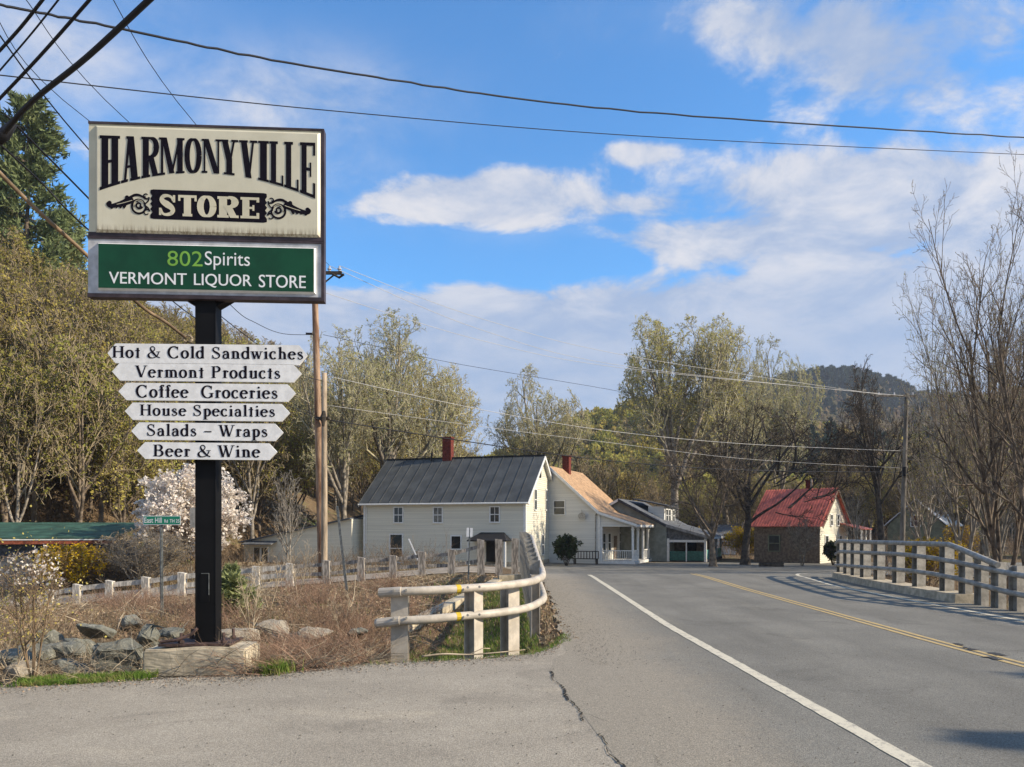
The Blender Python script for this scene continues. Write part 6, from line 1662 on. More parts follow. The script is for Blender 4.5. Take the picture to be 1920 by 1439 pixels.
M['grit'] = plain('grit_stone', (.26, .23, .18), .95, .25, 20)
o = link(bpy.data.objects.new('loose_gravel', np_mesh('loose_gravel', V.reshape(-1, 3), [(F, 0)], [M['grit']]))); tag(o, kind='stuff')

def stems(name, C, L, rad, lean, mat, rg, N=5, az=None, azs=.6, droop=.1, kids=3, kidr=.45):
    n = len(C); a = rg.uniform(0, 6.283, n) if az is None else az + rg.normal(0, azs, n); l = lean * rg.uniform(.3, 1.3, n)
    d = np.stack([np.cos(a) * l, np.sin(a) * l, np.ones(n)], 1); d /= np.linalg.norm(d, axis=1, keepdims=True)
    st = (L * rg.uniform(.5, 1.3, n) / (N - 1))[:, None]; cur = C.copy(); pts = [cur]
    for k in range(N - 1):
        cur = cur + d * st; pts.append(cur); d = d + np.array([0, 0, -droop]) + rg.normal(0, .12, d.shape); d /= np.linalg.norm(d, axis=1, keepdims=True)
    Pm = np.stack(pts, 1); Rm_ = rad * rg.uniform(.6, 1.3, n)[:, None] * np.linspace(1, .35, N)[None]
    lv = [(Pm, Rm_)]
    if kids: lv.append(grow(Pm, Rm_, kids, .25, .95, 38, kidr, .03, .12, 4, .012, rg)); 
    Vs, Fs, o = tube_arr(lv, (4, 3)); me = np_mesh(name, np.concatenate(Vs), [(np.concatenate(Fs), 0)], [mat]); return me, lv
def add_stuff(name, me): return tag(link(bpy.data.objects.new(name, me)), kind='stuff')
C = scatter(1500, -3.3, -1.65, lambda x: edge(x) + .25, lambda x: edge(x) + 3.2, rg); add_stuff('dry_brush', stems('dry_brush', C, .75, .0052, 1.9, M['twig_red'], rg, az=R(195), azs=.8, droop=.16)[0])
C = scatter(360, -4.2, -2.0, lambda x: edge(x) + .35, lambda x: edge(x) + 1.4, rg); add_stuff('dry_brush', stems('dry_brush', C, .75, .0062, 2.2, M['twig_pale'], rg, az=R(15), azs=.7, droop=.2)[0])
C = scatter(1500, -8.5, -1.5, lambda x: edge(x) + 1.0, f(15.5), rg); add_stuff('dry_brush', stems('dry_brush', C, .42, .0045, 1.3, M['twig'], rg, droop=.12)[0])
C = scatter(2600, -18, -1.2, f(14), f(26.0), rg); add_stuff('dry_brush', stems('dry_brush', C, .20, .0045, 1.1, M['twig'], rg, droop=.1)[0])
C = scatter(300, -18, -2, f(13), f(20), rg); add_stuff('dry_brush', stems('dry_brush', C, .42, .006, .7, M['twig_red'], rg, droop=.03)[0])
C = scatter(140, -6.2, -2.2, lambda x: edge(x) + .6, lambda x: edge(x) + 2.5, rg); add_stuff('dry_brush', stems('dry_brush', C, .55, .009, 2.6, M['twig_pale'], rg, droop=.25)[0])
C = scatter(1100, -26, -3, f(33.5), f(44), rg); add_stuff('dry_brush', stems('dry_brush', C, 1.3, .009, .7, M['twig'], rg, droop=.03, kids=5)[0])
C = scatter(1500, 11, 24, f(12), f(42), rg, lambda C: C[:, 0] > xrgt(C[:, 1]) + .6); add_stuff('dry_brush', stems('dry_brush', C, 1.1, .008, .6, M['twig'], rg, droop=.02, kids=5)[0])

C = scatter(5200, -62, -14, f(47), f(78), rg, lambda C: C[:, 0] < -30 + (C[:, 1] - 40) * .27 + 4); add_stuff('undergrowth', stems('undergrowth', C, 1.7, .016, .8, M['twig'], rg, droop=.02, kids=5)[0])
C = scatter(16000, -70, -10, f(46), f(90), rg, lambda C: C[:, 0] < -30 + (C[:, 1] - 40) * .27 + 6); C[:, 2] += .06; V, F = cards(C, .38, rg); add_stuff('forest_litter', np_mesh('forest_litter', V, [(F, 0)], [M['litter']]))
C = scatter(2500, -20, 75, f(72), f(95), rg); add_stuff('undergrowth', stems('undergrowth', C, 2.0, .022, .7, M['twig'], rg, droop=.02, kids=6)[0])

C = scatter(420, -17, -1.8, f(12.5), f(26), rg); C[:, 2] += .03
add_stuff('fallen_sticks', stems('fallen_sticks', C, 1.1, .010, 6.0, M['twig_pale'], rg, droop=.02, kids=2)[0])
C = np.concatenate([np.stack([rg.normal(cx, .45, 170), rg.normal(cy, .45, 170), np.zeros(170)], 1) for cx, cy in ((-2.6, 13.2), (-3.4, 15.0), (-2.2, 17.5), (-4.6, 18.5), (-7.2, 16.5), (-9.5, 19.5), (-6.0, 22.5), (-3.6, 22.0), (-11.5, 22), (-5.3, 13.6))])
C[:, 2] = hz(C[:, 0], C[:, 1]) - .02
add_stuff('dry_brush', stems('dry_brush', C, .55, .0048, 1.0, M['twig_red'], rg, droop=.06, kids=4)[0])
C = scatter(5200, -17, -1.6, f(12), f(26.5), rg, lambda C: vnoise(C[:, 0] * .9 + 3, C[:, 1] * .7, 15) > .55)
tag(blades('green_weeds', C, .10, .007, .8, M['grass'], rg), kind='stuff')

C = scatter(620, -8.3, -4.3, lambda x: edge(x) + .35, lambda x: edge(x) + 3.2, rg); C[:, 2] += .05
add_stuff('dry_brush', stems('dry_brush', C, .55, .0045, 1.8, M['twig_pale'], rg, droop=.2, kids=3)[0])
# ------------------------------------------------------------------ named trees and shrubs
def gz0(x, y): return float(hz(x, y))
B = M
BARE = [(8, .45, 1.0, 38, 1.15, .03, .08, 8), (7, .2, 1.0, 40, .5, .03, .10, 6), (6, .2, 1.0, 40, .5, .03, .13, 5), (5, .2, 1.0, 40, .48, .02, .16, 4), (2, .2, 1, 40, .5, .02, .15, 3)]
t_maple = make_tree('maple', 101, 24, 14, .42, MAPLE, B['bark_grey'], B['bud_pale'], 10000, .11, minr=.014, trunk=.34, fan=.85, thick=.021, twigs=B['twigs_light'])
t_maple2 = make_tree('maple', 102, 24, 15, .50, MAPLE, B['bark_grey'], B['bud_yellow'], 12000, .12, minr=.014, trunk=.34, fan=.85, thick=.021, twigs=B['twigs_light'])
FAN = [(11, .45, 1.0, 27, 1.7, .0, .05, 11), (8, .25, .97, 38, .42, .01, .08, 7), (7, .2, 1.0, 38, .48, .02, .10, 5), (5, .2, 1.0, 34, .5, .03, .12, 4), (4, .2, 1, 34, .55, .02, .12, 3)]
t_fan = make_tree('fan', 103, 20, 12, .38, FAN, B['bark_grey'], B['bud_pale'], 8000, .11, minr=.014, trunk=.32, fan=.9, thick=.021, twigs=B['twigs_light'])
t_bare = make_tree('bare', 104, 14, 13, .38, [(6, .6, 1.0, 42, 2.7, .02, .09, 10)] + [(7, .2, 1.0, 42, .5, .05, .12, 6), (6, .2, 1.0, 40, .5, .03, .14, 5), (4, .2, 1, 40, .5, .02, .16, 4), (3, .2, 1, 40, .5, .02, .15, 3)], B['bark'], B['bud_brown'], 1500, .05, minr=.011, trunk=.22, fan=.7)
t_bare2 = make_tree('bare', 105, 16, 9, .30, BARE, B['bark_dark'], B['bud_brown'], 1200, .06, minr=.012, trunk=.42, fan=.7)
t_thin = make_tree('thin', 106, 15, 8, .10, [(8, .12, 1.0, 33, .55, .05, .05, 8), (7, .15, 1.0, 34, .45, .05, .08, 6), (5, .15, 1, 34, .45, .04, .1, 4), (4, .2, 1, 38, .45, .03, .12, 3)], B['bark'], B['bud_brown'], 3500, .035, minr=.006, trunk=.92, stems=3, stemspread=.34, thick=.012, crown=None)
t_thin2 = make_tree('thin', 107, 13, 8, .08, [(9, .1, 1.0, 33, .5, .04, .06, 8), (7, .15, 1.0, 35, .45, .04, .09, 6), (5, .15, 1, 36, .45, .03, .1, 4), (3, .2, 1, 38, .45, .03, .12, 3)], B['bark_grey'], B['bud_olive'], 3500, .05, minr=.006, trunk=.9, stems=4, stemspread=.36, thick=.012, crown=None)
def T(kind, mesh, px, Y, H0, H, W0, W, label, rz=0, zoff=0, group=None):
    x = (px - 960) / FOC * Y
    return place_tree(kind, mesh, (x, Y, gz0(x, Y) - .1 + zoff), rz, (W / W0, W / W0, H / H0), label, 'tree', group)
def ht(px, pyt, Y): x = (px - 960) / FOC * Y; return EYE - (pyt - HZ) / FOC * Y - gz0(x, Y)
T('budding_maple', t_maple, 722, 74, 24, ht(722, 578, 74), 14, 17, 'tall budding tree with upright crown rising behind the farmhouse roof', 1.0)
T('budding_maple', t_maple2, 822, 82, 24, ht(822, 672, 82), 15, 17, 'broad budding tree leaning out beyond the farmhouse chimney', 2.3)
T('budding_maple', t_fan, 645, 70, 20, ht(645, 612, 70), 12, 12, 'slimmer budding tree just past the wooden utility poles', .4)
T('budding_maple', t_fan, 1003, 112, 20, ht(1003, 692, 112), 12, 16.5, 'fan-shaped budding tree standing alone against the sky beyond the tan roof', 2.0)
T('budding_maple', t_maple2, 1262, 88, 24, ht(1262, 566, 88), 15, 19, 'tallest yellow-green budding tree above the dormer house', .3)
T('budding_maple', t_maple, 1362, 90, 24, ht(1362, 588, 90), 14, 15.5, 'second tall budding tree beside the tallest, nearer the red roof', 2.9)
T('budding_maple', t_fan, 1462, 105, 20, ht(1462, 632, 105), 12, 13, 'round-topped budding tree on the skyline above the red roof', .9)
T('bare_maple', t_bare, 1337, 57, 14, ht(1337, 800, 57), 13, 10.5, 'bare forked street tree with dark trunk before the dormer house', .6)
T('old_maple', t_bare2, 1397, 60, 16, ht(1397, 735, 60), 9, 10.5, 'bare tree with a thick furrowed trunk beside the red-roofed house', .2).children[0].scale = (1.7, 1.7, 1)
T('bare_maple', t_bare2, 1656, 56, 16, ht(1656, 660, 56), 9, 8.6, 'dark bare tree standing behind the bridge railing next to the grey pole', 1.9)
T('bare_maple', t_bare, 1560, 86, 14, ht(1560, 800, 86), 13, 9, 'bare tree rising behind the ridge of the red roof', 4.0)
T('bare_maple', t_bare2, 1600, 95, 16, ht(1600, 770, 95), 9, 7, 'slender bare tree between the red roof and the dark one', 3.0)
T('bare_tall_tree', t_thin, 1880, 34, 15, ht(1880, 330, 34), 8, 8.6, 'tallest many-stemmed bare tree at the edge beyond the railing end', .5)
T('bare_tall_tree', t_thin2, 1808, 38, 13, ht(1808, 470, 38), 8, 6.8, 'many-stemmed bare tree leaning out over the bridge railing', 1.7)
T('bare_tall_tree', t_thin, 1960, 30, 15, ht(1960, 300, 30), 8, 7, 'tall bare tree cut off by the picture edge beside the tallest one', 3.7)
T('bare_tall_tree', t_thin2, 1860, 46, 13, ht(1860, 560, 46), 8, 8.5, 'bushy bare tree behind the tallest many-stemmed one', 5.0)
T('bare_tall_tree', t_thin2, 1870, 54, 13, ht(1870, 620, 54), 8, 7.5, 'low spreading bare tree just past the olive house', 2.7)
T('bare_tall_tree', t_thin2, 1730, 66, 13, ht(1730, 700, 66), 8, 9, 'bare bushy tree just past the grey utility pole', 3.3)
T('bare_tall_tree', t_thin, 1925, 52, 15, ht(1925, 520, 52), 8, 9, 'dense bare tree at the edge behind the tallest one', 4.4)
t_sap = make_tree('sapling', 108, 5, 3, .05, [(9, .2, 1.0, 34, .6, .04, .08, 6), (7, .2, 1.0, 36, .5, .03, .1, 5), (5, .2, 1, 38, .5, .02, .12, 4)], B['bark_grey'], None, 0, .05, minr=.008, trunk=.9, stems=3, stemspread=.2)
t_birch = make_tree('sapling', 109, 7, 3, .06, [(9, .25, 1.0, 30, .5, .04, .08, 6), (7, .2, 1.0, 36, .5, .03, .1, 5), (4, .2, 1, 38, .5, .02, .12, 4)], B['bark_pale'], None, 0, .05, minr=.008, trunk=.95, stems=2, stemspread=.1)
T('bare_sapling', t_sap, 1504, 58, 5, 3.9, 3, 3.2, 'small bare ornamental tree before the brown wall of the red-roofed house', 1)
T('bare_sapling', t_birch, 1607, 57, 7, 6.5, 3, 2.6, 'thin pale-barked sapling beside the gable of the red-roofed house', 1)
T('bare_sapling', t_birch, 542, 40, 7, 6.0, 3, 2.2, 'slim pale sapling before the low cottage', 2)

# ---- shrubs
def shrub(kind, px, Y, pyb, H, W, seed, bark, leafm, nleaf, size, label, cat='shrub', stems_=9, spread=.55, zabs=None, tri=False, minr=.006, lv=None):
    m = make_tree(kind, seed, H, W, .03, lv or [(9, .2, 1.0, 36, .6, .02, .1, 5), (7, .2, 1.0, 38, .5, .02, .12, 4), (5, .2, 1.0, 40, .5, 0, .14, 3)], bark, leafm, nleaf, size, minr=minr, trunk=.8, stems=stems_, stemspread=spread, leafl=2, tri=tri, split=0)
    x = (px - 960) / FOC * Y; z = gz0(x, Y) - .05 if zabs is None else zabs
    root = empty(kind, (x, Y, z)); tag(root, label, cat)
    a = link(bpy.data.objects.new('stem', m[0]), root); b = link(bpy.data.objects.new('crown', m[1]), root)
    return root
MG = 38.0
shrub('magnolia_tree', 362, MG, 1060, ht(362, 868, MG), 6.6, 201, M['bark_grey'], M['flower_white'], 24000, .14, 'white blossoming magnolia behind the green street sign', 'tree', 7, .5)
shrub('bare_bush', 270, 34.0, 1070, ht(270, 985, 34), 4.6, 202, M['bark_grey'], M['bud_brown'], 900, .06, 'grey twiggy bare bush under the magnolia blossom')
shrub('bare_bush', 200, 34.5, 1070, 1.6, 3.2, 212, M['bark_grey'], M['bud_brown'], 500, .06, 'low bare bush between the forsythia and the street sign')
shrub('forsythia_bush', 138, 33.6, 1085, 2.35, 3.6, 203, M['twig'], M['forsythia'], 7000, .075, 'bright yellow forsythia bush before the green-roofed shed')
shrub('forsythia_bush', 1395, 72, 1050, 3.2, 4.2, 204, M['twig'], M['forsythia'], 2500, .13, 'yellow forsythia bush glimpsed behind the bare street tree')
shrub('forsythia_bush', 1740, 33, 1120, 2.5, 3.0, 205, M['twig'], M['forsythia'], 3500, .085, 'yellow forsythia seen through the bridge railing')
shrub('forsythia_bush', 1800, 60, 1040, 3.4, 3.2, 215, M['twig'], M['forsythia'], 900, .12, 'sparse yellow bush before the olive house')
shrub('dark_bush', 1062, 58.5, 1055, 2.5, 2.2, 206, M['bark_dark'], M['leaf_dark'], 5200, .11, 'rounded dark evergreen bush in the gap between the white houses')
shrub('dark_bush', 1562, 59, 1050, 2.0, 1.6, 216, M['bark_dark'], M['leaf_dark'], 2500, .11, 'small dark bush against the gable of the red-roofed house')
# blossoming twiggy shrub at the lot edge
m = make_tree('s', 207, 1.65, 1.0, .012, [(6, .35, 1.0, 34, .5, .03, .1, 5), (6, .2, 1.0, 38, .5, .02, .12, 4), (4, .2, 1.0, 40, .5, 0, .14, 3)], M['twig'], M['flower_white'], 520, .032, minr=.0020, trunk=.85, stems=5, stemspread=.22, leafl=1, split=0, hyd=lambda C, r: (C[:, 2] > 1.15) & (C[:, 0] > -.35))
rt = empty('blossoming_shrub', (P(52, 1270, 8.75).x, 8.85, -.1)); tag(rt, 'leggy twiggy shrub with white blossom at the lot edge by the boulders', 'shrub'); link(bpy.data.objects.new('stem', m[0]), rt); link(bpy.data.objects.new('crown', m[1]), rt)
rg5 = np.random.default_rng(5); lastP = m[1]
Cc = rg5.normal(0, 1, (500, 3)) * (.28, .25, .30) + (-.05, 0, 1.15); V, F = cards(Cc, .022, rg5); link(bpy.data.objects.new('leaves', np_mesh('leaves', V, [(F, 0)], [M['bud_yellow']])), rt)
m = make_tree('s', 217, 1.1, 1.2, .010, [(6, .2, 1.0, 36, .5, .03, .1, 5), (6, .2, 1.0, 38, .5, .02, .12, 4)], M['twig_pale'], M['bud_yellow'], 500, .025, minr=.0022, trunk=.85, stems=5, stemspread=.4, leafl=1, split=0)
rt = empty('twiggy_shrub', (P(-10, 1270, 9.0).x, 9.3, -.1)); tag(rt, 'pale bare twiggy shrub at the picture edge beside the blossoming one', 'shrub'); link(bpy.data.objects.new('stem', m[0]), rt); link(bpy.data.objects.new('crown', m[1]), rt)
for k, (px_, Y, h_, lb) in enumerate(((505, 17, 1.5, 'thin pale bare sapling leaning over the rough bank'), (470, 12.3, 1.3, 'slender leaning bare sapling behind the tan boulders'), (560, 20, 1.7, 'bare thin sapling on the bank before the fence'), (640, 14, .9, 'small bare twiggy sapling near the guardrail end'))):
    m = make_tree('s', 230 + k, h_, h_ * .7, .012, [(7, .3, 1.0, 36, .5, .03, .1, 5), (5, .2, 1.0, 38, .5, .02, .12, 4)], M['twig_pale'], None, 0, .02, minr=.003, trunk=.95, stems=2, stemspread=.4, split=0)
    x = (px_ - 960) / FOC * Y; rt = empty('bare_sapling', (x, Y, gz0(x, Y) - .05), k); tag(rt, lb, 'sapling'); link(bpy.data.objects.new('stem', m[0]), rt); link(bpy.data.objects.new('crown', m[1]), rt)

# ---- conifers
def conifer(seed, H, W, mat, whorls, per, droop, clump, nt, bark, top=.10, trunk_r=.3, open_=.8, joined=False, basez=.12, tuft=8):
    rg = np.random.default_rng(seed); N = 10
    tz = np.linspace(0, H, N); Pt = np.stack([rg.normal(0, .02 * H / 10, N), rg.normal(0, .02 * H / 10, N), tz], 1)[None]; Rt = trunk_r * np.linspace(1, .08, N)[None]
    bs = []; 
    for w in range(whorls):
        z = H * (basez + (1 - basez) * (w + rg.random() * .6) / whorls)
        k = (z / H - basez) / (1 - basez); rad = W / 2 * (1 - k) ** open_ * (.55 + .45 * min(1, k * 6 + .3)) + top
        for j in range(per):
            a = rg.uniform(0, 6.283); L = rad * rg.uniform(.55, 1.15); pts = []
            for i in range(6):
                t = i / 5; pts.append((math.cos(a) * L * t, math.sin(a) * L * t, z + L * (-droop * t + (droop * 1.1 + .25) * t * t)))
            bs.append(pts)
    Pb = np.array(bs); Rb = np.maximum(trunk_r * .12, .01) * np.linspace(1, .3, 6)[None].repeat(len(bs), 0)
    Ps, Rs = grow(Pb, Rb, 6, .25, 1.0, 48, .38, .03, .08, 4, .015, rg)
    C = []
    for (p, n_) in ((Ps, nt), (Pb, nt // 4)):
        b = rg.integers(0, len(p), n_); t = (.25 + .75 * rg.random(n_)) * (p.shape[1] - 1); i = np.minimum(t.astype(int), p.shape[1] - 2); f_ = (t - i)[:, None]; C.append(p[b, i] * (1 - f_) + p[b, i + 1] * f_)
    C = np.concatenate(C); C = C + rg.normal(0, clump * .3, C.shape); n_ = len(C)
    d = rg.normal(size=(n_, 3)); d[:, 2] = np.abs(d[:, 2]) * .8 + .1; xy = C[:, :2] / (np.linalg.norm(C[:, :2], axis=1, keepdims=True) + 1e-6); d[:, :2] += xy * .9
    d /= np.linalg.norm(d, axis=1, keepdims=True); s_ = np.cross(d, rg.normal(size=(n_, 3))); s_ /= np.linalg.norm(s_, axis=1, keepdims=True)
    L = clump * rg.uniform(.6, 1.4, (n_, 1)); V = np.stack([C - s_ * L * .16, C + s_ * L * .16, C + d * L], 1).reshape(-1, 3); F = np.arange(3 * n_).reshape(-1, 3)
    if joined:
        Vs, Fs, o = tube_arr([(Pt, Rt), (Pb, Rb)], (5, 3)); return np_mesh('conifer', np.concatenate(Vs + [V]), [(np.concatenate(Fs), 0), (F + o, 1)], [bark, mat])
    Vs, Fs, o = tube_arr([(Pt, Rt)], (8,)); tm = np_mesh('trunk', Vs[0], [(Fs[0], 0)], [bark])
    Vs, Fs, o = tube_arr([(Pb, Rb), (Ps, Rs)], (4, 3)); cm = np_mesh('crown', np.concatenate(Vs + [V]), [(np.concatenate(Fs), 0), (F + o, 1)], [bark, mat]); return tm, cm
pine = conifer(301, 26, 13, M['needle'], 24, 5, .10, .62, 24000, M['bark'], top=.5, trunk_r=.42, open_=.62, basez=.10)
PY = 78.0
def pine_at(px, Y, H, W, label, rz):
    x = (px - 960) / FOC * Y; place_tree('white_pine', pine, (x, Y, gz0(x, Y) - .3), rz, (W / 13, W / 13, H / 26), label, 'tree')
pine_at(52, PY, EYE - (178 - HZ) / FOC * PY - gz0((52 - 960) / FOC * PY, PY), 12.5, 'tall white pine standing above the hillside behind the sign', .3)
pine_at(-45, 82, 27, 12, 'white pine partly out of view beside the tallest one', 2.0)
pine_at(118, 92, EYE - (400 - HZ) / FOC * 92 - gz0((118 - 960) / FOC * 92, 92), 11, 'lower white pine filling in below the tallest one', 4.0)
sm = conifer(302, .85, .95, M['needle'], 9, 5, .05, .13, 5200, M['bark'], top=.06, trunk_r=.02, open_=.6, basez=.05)
x = P(432, 1165, 16).x; place_tree('young_pine', sm, (x, 16, gz0(x, 16)), 0, 1.0, 'small bushy green pine seedling on the bank beside the pole', 'shrub')
x = P(434, 1100, 21).x; place_tree('young_pine', sm, (x, 21, gz0(x, 21)), 1, (.6, .6, 1.1), 'tiny thin pine seedling by the fence just behind the pole', 'shrub')
x = P(110, 990, 60).x; hem = conifer(303, 7, 5, M['needle'], 16, 5, .2, .35, 14000, M['bark'], trunk_r=.12)
place_tree('hemlock', hem, (x, 60, gz0(x, 60) - .2), 0, 1.0, 'small dark hemlock at the foot of the hillside above the shed', 'tree')
x = P(250, 970, 62).x; place_tree('hemlock', hem, (x, 62, gz0(x, 62) - .2), 2, (1.2, 1.2, 1.1), 'dark hemlock behind the magnolia blossom', 'tree')

# ------------------------------------------------------------------ woods on the hillside
LOD = [(9, .3, 1.0, 38, 1.2, .01, .06, 7), (8, .2, 1.0, 40, .42, .02, .1, 5), (7, .2, 1.0, 38, .5, .02, .12, 3), (4, .2, 1, 40, .5, .02, .15, 3)]
protos = [make_tree('p', 401, 14, 8, .16, LOD, M['bark'], M['bud_olive'], 4600, .14, minr=.022, trunk=.5, joined=True, twigs=M['twigs_mid']),
          make_tree('p', 402, 14, 8.5, .17, LOD, M['bark'], M['bud_yellow'], 5200, .15, minr=.022, trunk=.45, joined=True, twigs=M['twigs_mid']),
          make_tree('p', 403, 13, 7.5, .15, LOD, M['bark_grey'], M['bud_brown'], 2600, .12, minr=.022, trunk=.5, joined=True, twigs=M['twigs_mid']),
          make_tree('p', 404, 15, 7.5, .16, LOD, M['bark_grey'], M['bud_olive'], 2500, .14, minr=.022, trunk=.55, joined=True, twigs=M['twigs_mid']),
          make_tree('p', 405, 15, 9, .2, LOD, M['bark_pale'], M['bud_brown'], 900, .13, minr=.03, trunk=.5, joined=True, twigs=M['twigs_mid'])]
plab = ['olive budding hillside tree in the dense wood', 'yellow-green budding hillside tree in the dense wood', 'brown leafless hillside tree in the dense wood', 'tall grey-stemmed hillside tree with few olive buds', 'pale-barked leafless hillside tree in the dense wood']
rg = np.random.default_rng(21)
cand = []
y = 44.0
while y < 260:
    stp = 3.9 + (y - 44) * .012
    lim = -.72 * y; xr_ = np.interp(y, [44, 75, 100, 140, 260], [-24, -13, -6, 8, 60])
    x = lim - 6
    while x < xr_:
        xx, yy = x + rg.uniform(-.45, .45) * stp, y + rg.uniform(-.45, .45) * stp
        xf = -30 + (yy - 40) * .27
        px_ = 960 + FOC * xx / yy
        ok = xx < xf + 2 or yy > 105
        if 560 < px_ < 1100 and yy < 96: ok = False
        if ok: cand.append((yy + abs(xx) * .0, xx, yy))
        x += stp
    y += stp
for x, yy in [(q * 4.6 + rg.uniform(-2, 2), 118 + rg.uniform(-14, 20)) for q in range(-2, 26)] + [(q * 5 + rg.uniform(-2, 2), 145 + rg.uniform(-12, 25)) for q in range(-2, 30)] + [(24 + q * 4.4 + rg.uniform(-2, 2), 92 + rg.uniform(-10, 14)) for q in range(0, 13)] + [(40 + q * 3.6 + rg.uniform(-2, 2), 78 + rg.uniform(-6, 8)) for q in range(0, 9)]:
    cand.append((yy, x, yy))
cand.sort(key=lambda c_: math.hypot(c_[1], c_[2]))
def pick(x, y):
    v_ = vnoise(x * .05, y * .05, 4) + rg.normal(0, .5)
    if x > -5: return int(rg.choice([0, 1, 2, 3, 4], p=[.3, .22, .28, .15, .05]))
    return 1 if v_ > .9 else (0 if v_ > .0 else (3 if v_ > -.5 else (2 if v_ > -1.2 else 4)))
SKX = [560, 640, 870, 900, 940, 1000, 1100, 1180, 1230, 1500, 1560, 1650, 1700, 1920]; SKY_ = [690, 740, 835, 855, 860, 860, 850, 845, 845, 850, 850, 850, 830, 740]
c2_ = []
for d_, x, yy in cand:
    px_ = 960 + FOC * x / yy; s = rg.uniform(.8, 1.2)
    if px_ > 560:
        top_ = EYE + (HZ - np.interp(px_, SKX, SKY_)) / FOC * yy; s = min(s, (top_ - gz0(x, yy)) / 14.5 * rg.uniform(.8, 1.05))
        if s < .42: continue
    c2_.append((s, x, yy))
cand = c2_
ind = cand[:290]; rest = cand[290:]
for s0, x, yy in ind:
    k = pick(x, yy); o = link(bpy.data.objects.new('hillside_tree', protos[k])); s = s0
    o.location = (x, yy, gz0(x, yy) - .2); o.rotation_euler = (0, 0, rg.uniform(0, 6.28)); o.scale = (s * rg.uniform(1.0, 1.25), s * rg.uniform(1.0, 1.25), s)
    tag(o, plab[k], 'tree', 'trees of the hillside wood')

def gn_scatter(name, pts, scl, proto_meshes, ids, seed):
    """one object that sets tree meshes on given points (geometry nodes)"""
    me = bpy.data.meshes.new(name); me.vertices.add(len(pts)); me.vertices.foreach_set('co', np.asarray(pts, np.float32).ravel())
    for nm, arr, ty in (('scl', scl, 'FLOAT'), ('rot', np.random.default_rng(seed).uniform(0, 6.28, len(pts)), 'FLOAT')):
        at = me.attributes.new(nm, ty, 'POINT'); at.data.foreach_set('value', np.asarray(arr, np.float32))
    at = me.attributes.new('kid', 'INT', 'POINT'); at.data.foreach_set('value', np.asarray(ids, np.int32))
    coll = bpy.data.collections.new(name + '_kinds')
    for i, pm in enumerate(proto_meshes): coll.objects.link(bpy.data.objects.new('%s_kind_%02d' % (name, i), pm))
    o = link(bpy.data.objects.new(name, me)); mod = o.modifiers.new('scatter', 'NODES')
    ng = bpy.data.node_groups.new(name, 'GeometryNodeTree'); mod.node_group = ng
    ng.interface.new_socket('Geometry', in_out='INPUT', socket_type='NodeSocketGeometry'); ng.interface.new_socket('Geometry', in_out='OUTPUT', socket_type='NodeSocketGeometry')
    gi = ng.nodes.new('NodeGroupInput'); go = ng.nodes.new('NodeGroupOutput'); iop = ng.nodes.new('GeometryNodeInstanceOnPoints'); ci = ng.nodes.new('GeometryNodeCollectionInfo')
    ci.inputs['Collection'].default_value = coll; ci.inputs['Separate Children'].default_value = True; ci.inputs['Reset Children'].default_value = True
    iop.inputs['Pick Instance'].default_value = True
    def na(nm, ty):
        a = ng.nodes.new('GeometryNodeInputNamedAttribute'); a.data_type = ty; a.inputs['Name'].default_value = nm; return a.outputs[0]
    L_ = ng.links
    cx_ = ng.nodes.new('ShaderNodeCombineXYZ'); L_.new(na('rot', 'FLOAT'), cx_.inputs[2])
    L_.new(gi.outputs[0], iop.inputs['Points']); L_.new(ci.outputs[0], iop.inputs['Instance']); L_.new(na('kid', 'INT'), iop.inputs['Instance Index'])
    L_.new(na('scl', 'FLOAT'), iop.inputs['Scale']); L_.new(cx_.outputs[0], iop.inputs['Rotation']); L_.new(iop.outputs[0], go.inputs[0])
    return tag(o, kind='stuff')
pts_ = [(x, yy, gz0(x, yy) - .2) for _, x, yy in rest]
gn_scatter('hillside_wood', pts_, [c_[0] for c_ in rest], protos, [pick(x, yy) for _, x, yy in rest], 1)
# far wooded hills: lighter crowns
FAR = [(6, .3, 1.0, 34, .8, .05, .08, 4), (5, .2, 1.0, 36, .55, .05, .1, 3), (3, .2, 1.0, 38, .5, .03, .12, 3)]
fp_ = [make_tree('q', 501, 12, 8, .2, FAR, M['bark'], M['bud_olive'], 420, .75, minr=.05, trunk=.5, joined=True, tri=True), make_tree('q', 502, 12, 8, .2, FAR, M['bark'], M['bud_yellow'], 380, .75, minr=.05, trunk=.5, joined=True, tri=True),
       make_tree('q', 503, 12, 7.5, .2, FAR, M['bark_grey'], M['bud_brown'], 280, .7, minr=.05, trunk=.5, joined=True, tri=True),
       conifer(504, 15, 6, M['needle_far'], 14, 5, .15, 1.3, 1500, M['bark_dark'], trunk_r=.2, joined=True)]
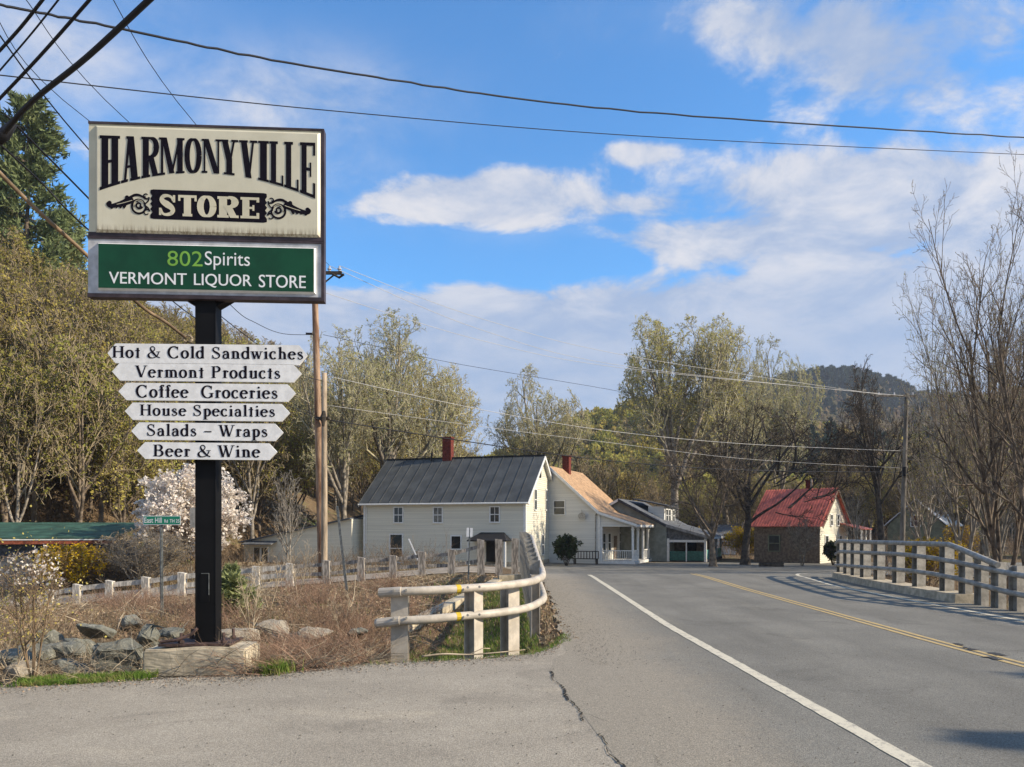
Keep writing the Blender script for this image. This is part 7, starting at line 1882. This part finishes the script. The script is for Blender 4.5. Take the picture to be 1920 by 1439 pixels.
# nearer olive hill
n = 5200; x = rg.uniform(-40, 330, n); y = rg.uniform(165, 430, n); px_ = 960 + FOC * x / y; k = (px_ > 640) & (px_ < 2050); x, y = x[k], y[k]
z = hz(x, y) - .3; v_ = vnoise(x * .02, y * .02, 6) + rg.normal(0, .45, len(x))
ids = np.where(v_ > 1.15, 1, np.where(v_ > -.1, 0, np.where(v_ > -1.1, 2, 3)))
gn_scatter('wooded_hill', np.stack([x, y, z], 1), rg.uniform(.8, 1.3, len(x)), fp_, ids, 2)
n = 9000; x = rg.uniform(60, 780, n); y = rg.uniform(560, 900, n); px_ = 960 + FOC * x / y; k = (px_ > 1100) & (px_ < 2020) & (hz(x, y) > 55); x, y = x[k], y[k]
z = hz(x, y) - .3; v_ = vnoise(x * .01, y * .01, 7) + rg.normal(0, .4, len(x)) - 1.3 * np.exp(-((960 + FOC * x / y - 1575) / 130) ** 2) * (z > 130)
ids = np.where(v_ > .9, 0, np.where(v_ > -.5, 2, 3))
gn_scatter('far_wooded_hill', np.stack([x, y, z], 1), rg.uniform(.8, 1.25, len(x)), fp_, ids, 3)

# two unseen spruces added beside the road to throw pointed shadows on it
spr = conifer(601, 8, 3.6, M['needle'], 26, 7, .12, .35, 26000, M['bark'], top=.05, trunk_r=.14, open_=1.0, basez=.06)
for tx, ty, hh, lb in ((5.4, 9.0, 8.0, 'unseen conifer added to cast a pointed shadow opposite the sign'), (3.5, 6.25, 8.6, 'second unseen conifer added for its shadow, nearer the lot')):
    d_ = hh / math.tan(R(SUN_EL)); x = tx + d_ * math.cos(R(SUN_AZ)); y = ty - d_ * math.sin(R(SUN_AZ))
    place_tree('shadow_spruce', spr, (x, y, gz0(x, y) - .05), ty, (.6, .6, hh / 8), lb, 'tree')

# ------------------------------------------------------------------ thin haze in the air
mb = MB(); mb.box(-1490, 1790, -20, 1600, -8, 195)
hm = bpy.data.materials.new('haze_air'); hm.use_nodes = True; ht_ = hm.node_tree
ht_.nodes.clear(); ho = ht_.nodes.new('ShaderNodeOutputMaterial'); hv = ht_.nodes.new('ShaderNodeVolumePrincipled')
hv.inputs['Color'].default_value = (.80, .87, 1, 1); hv.inputs['Density'].default_value = .0002; hv.inputs['Anisotropy'].default_value = .2
ht_.links.new(hv.outputs[0], ho.inputs['Volume'])
tag(mb.build('haze', hm), kind='stuff')
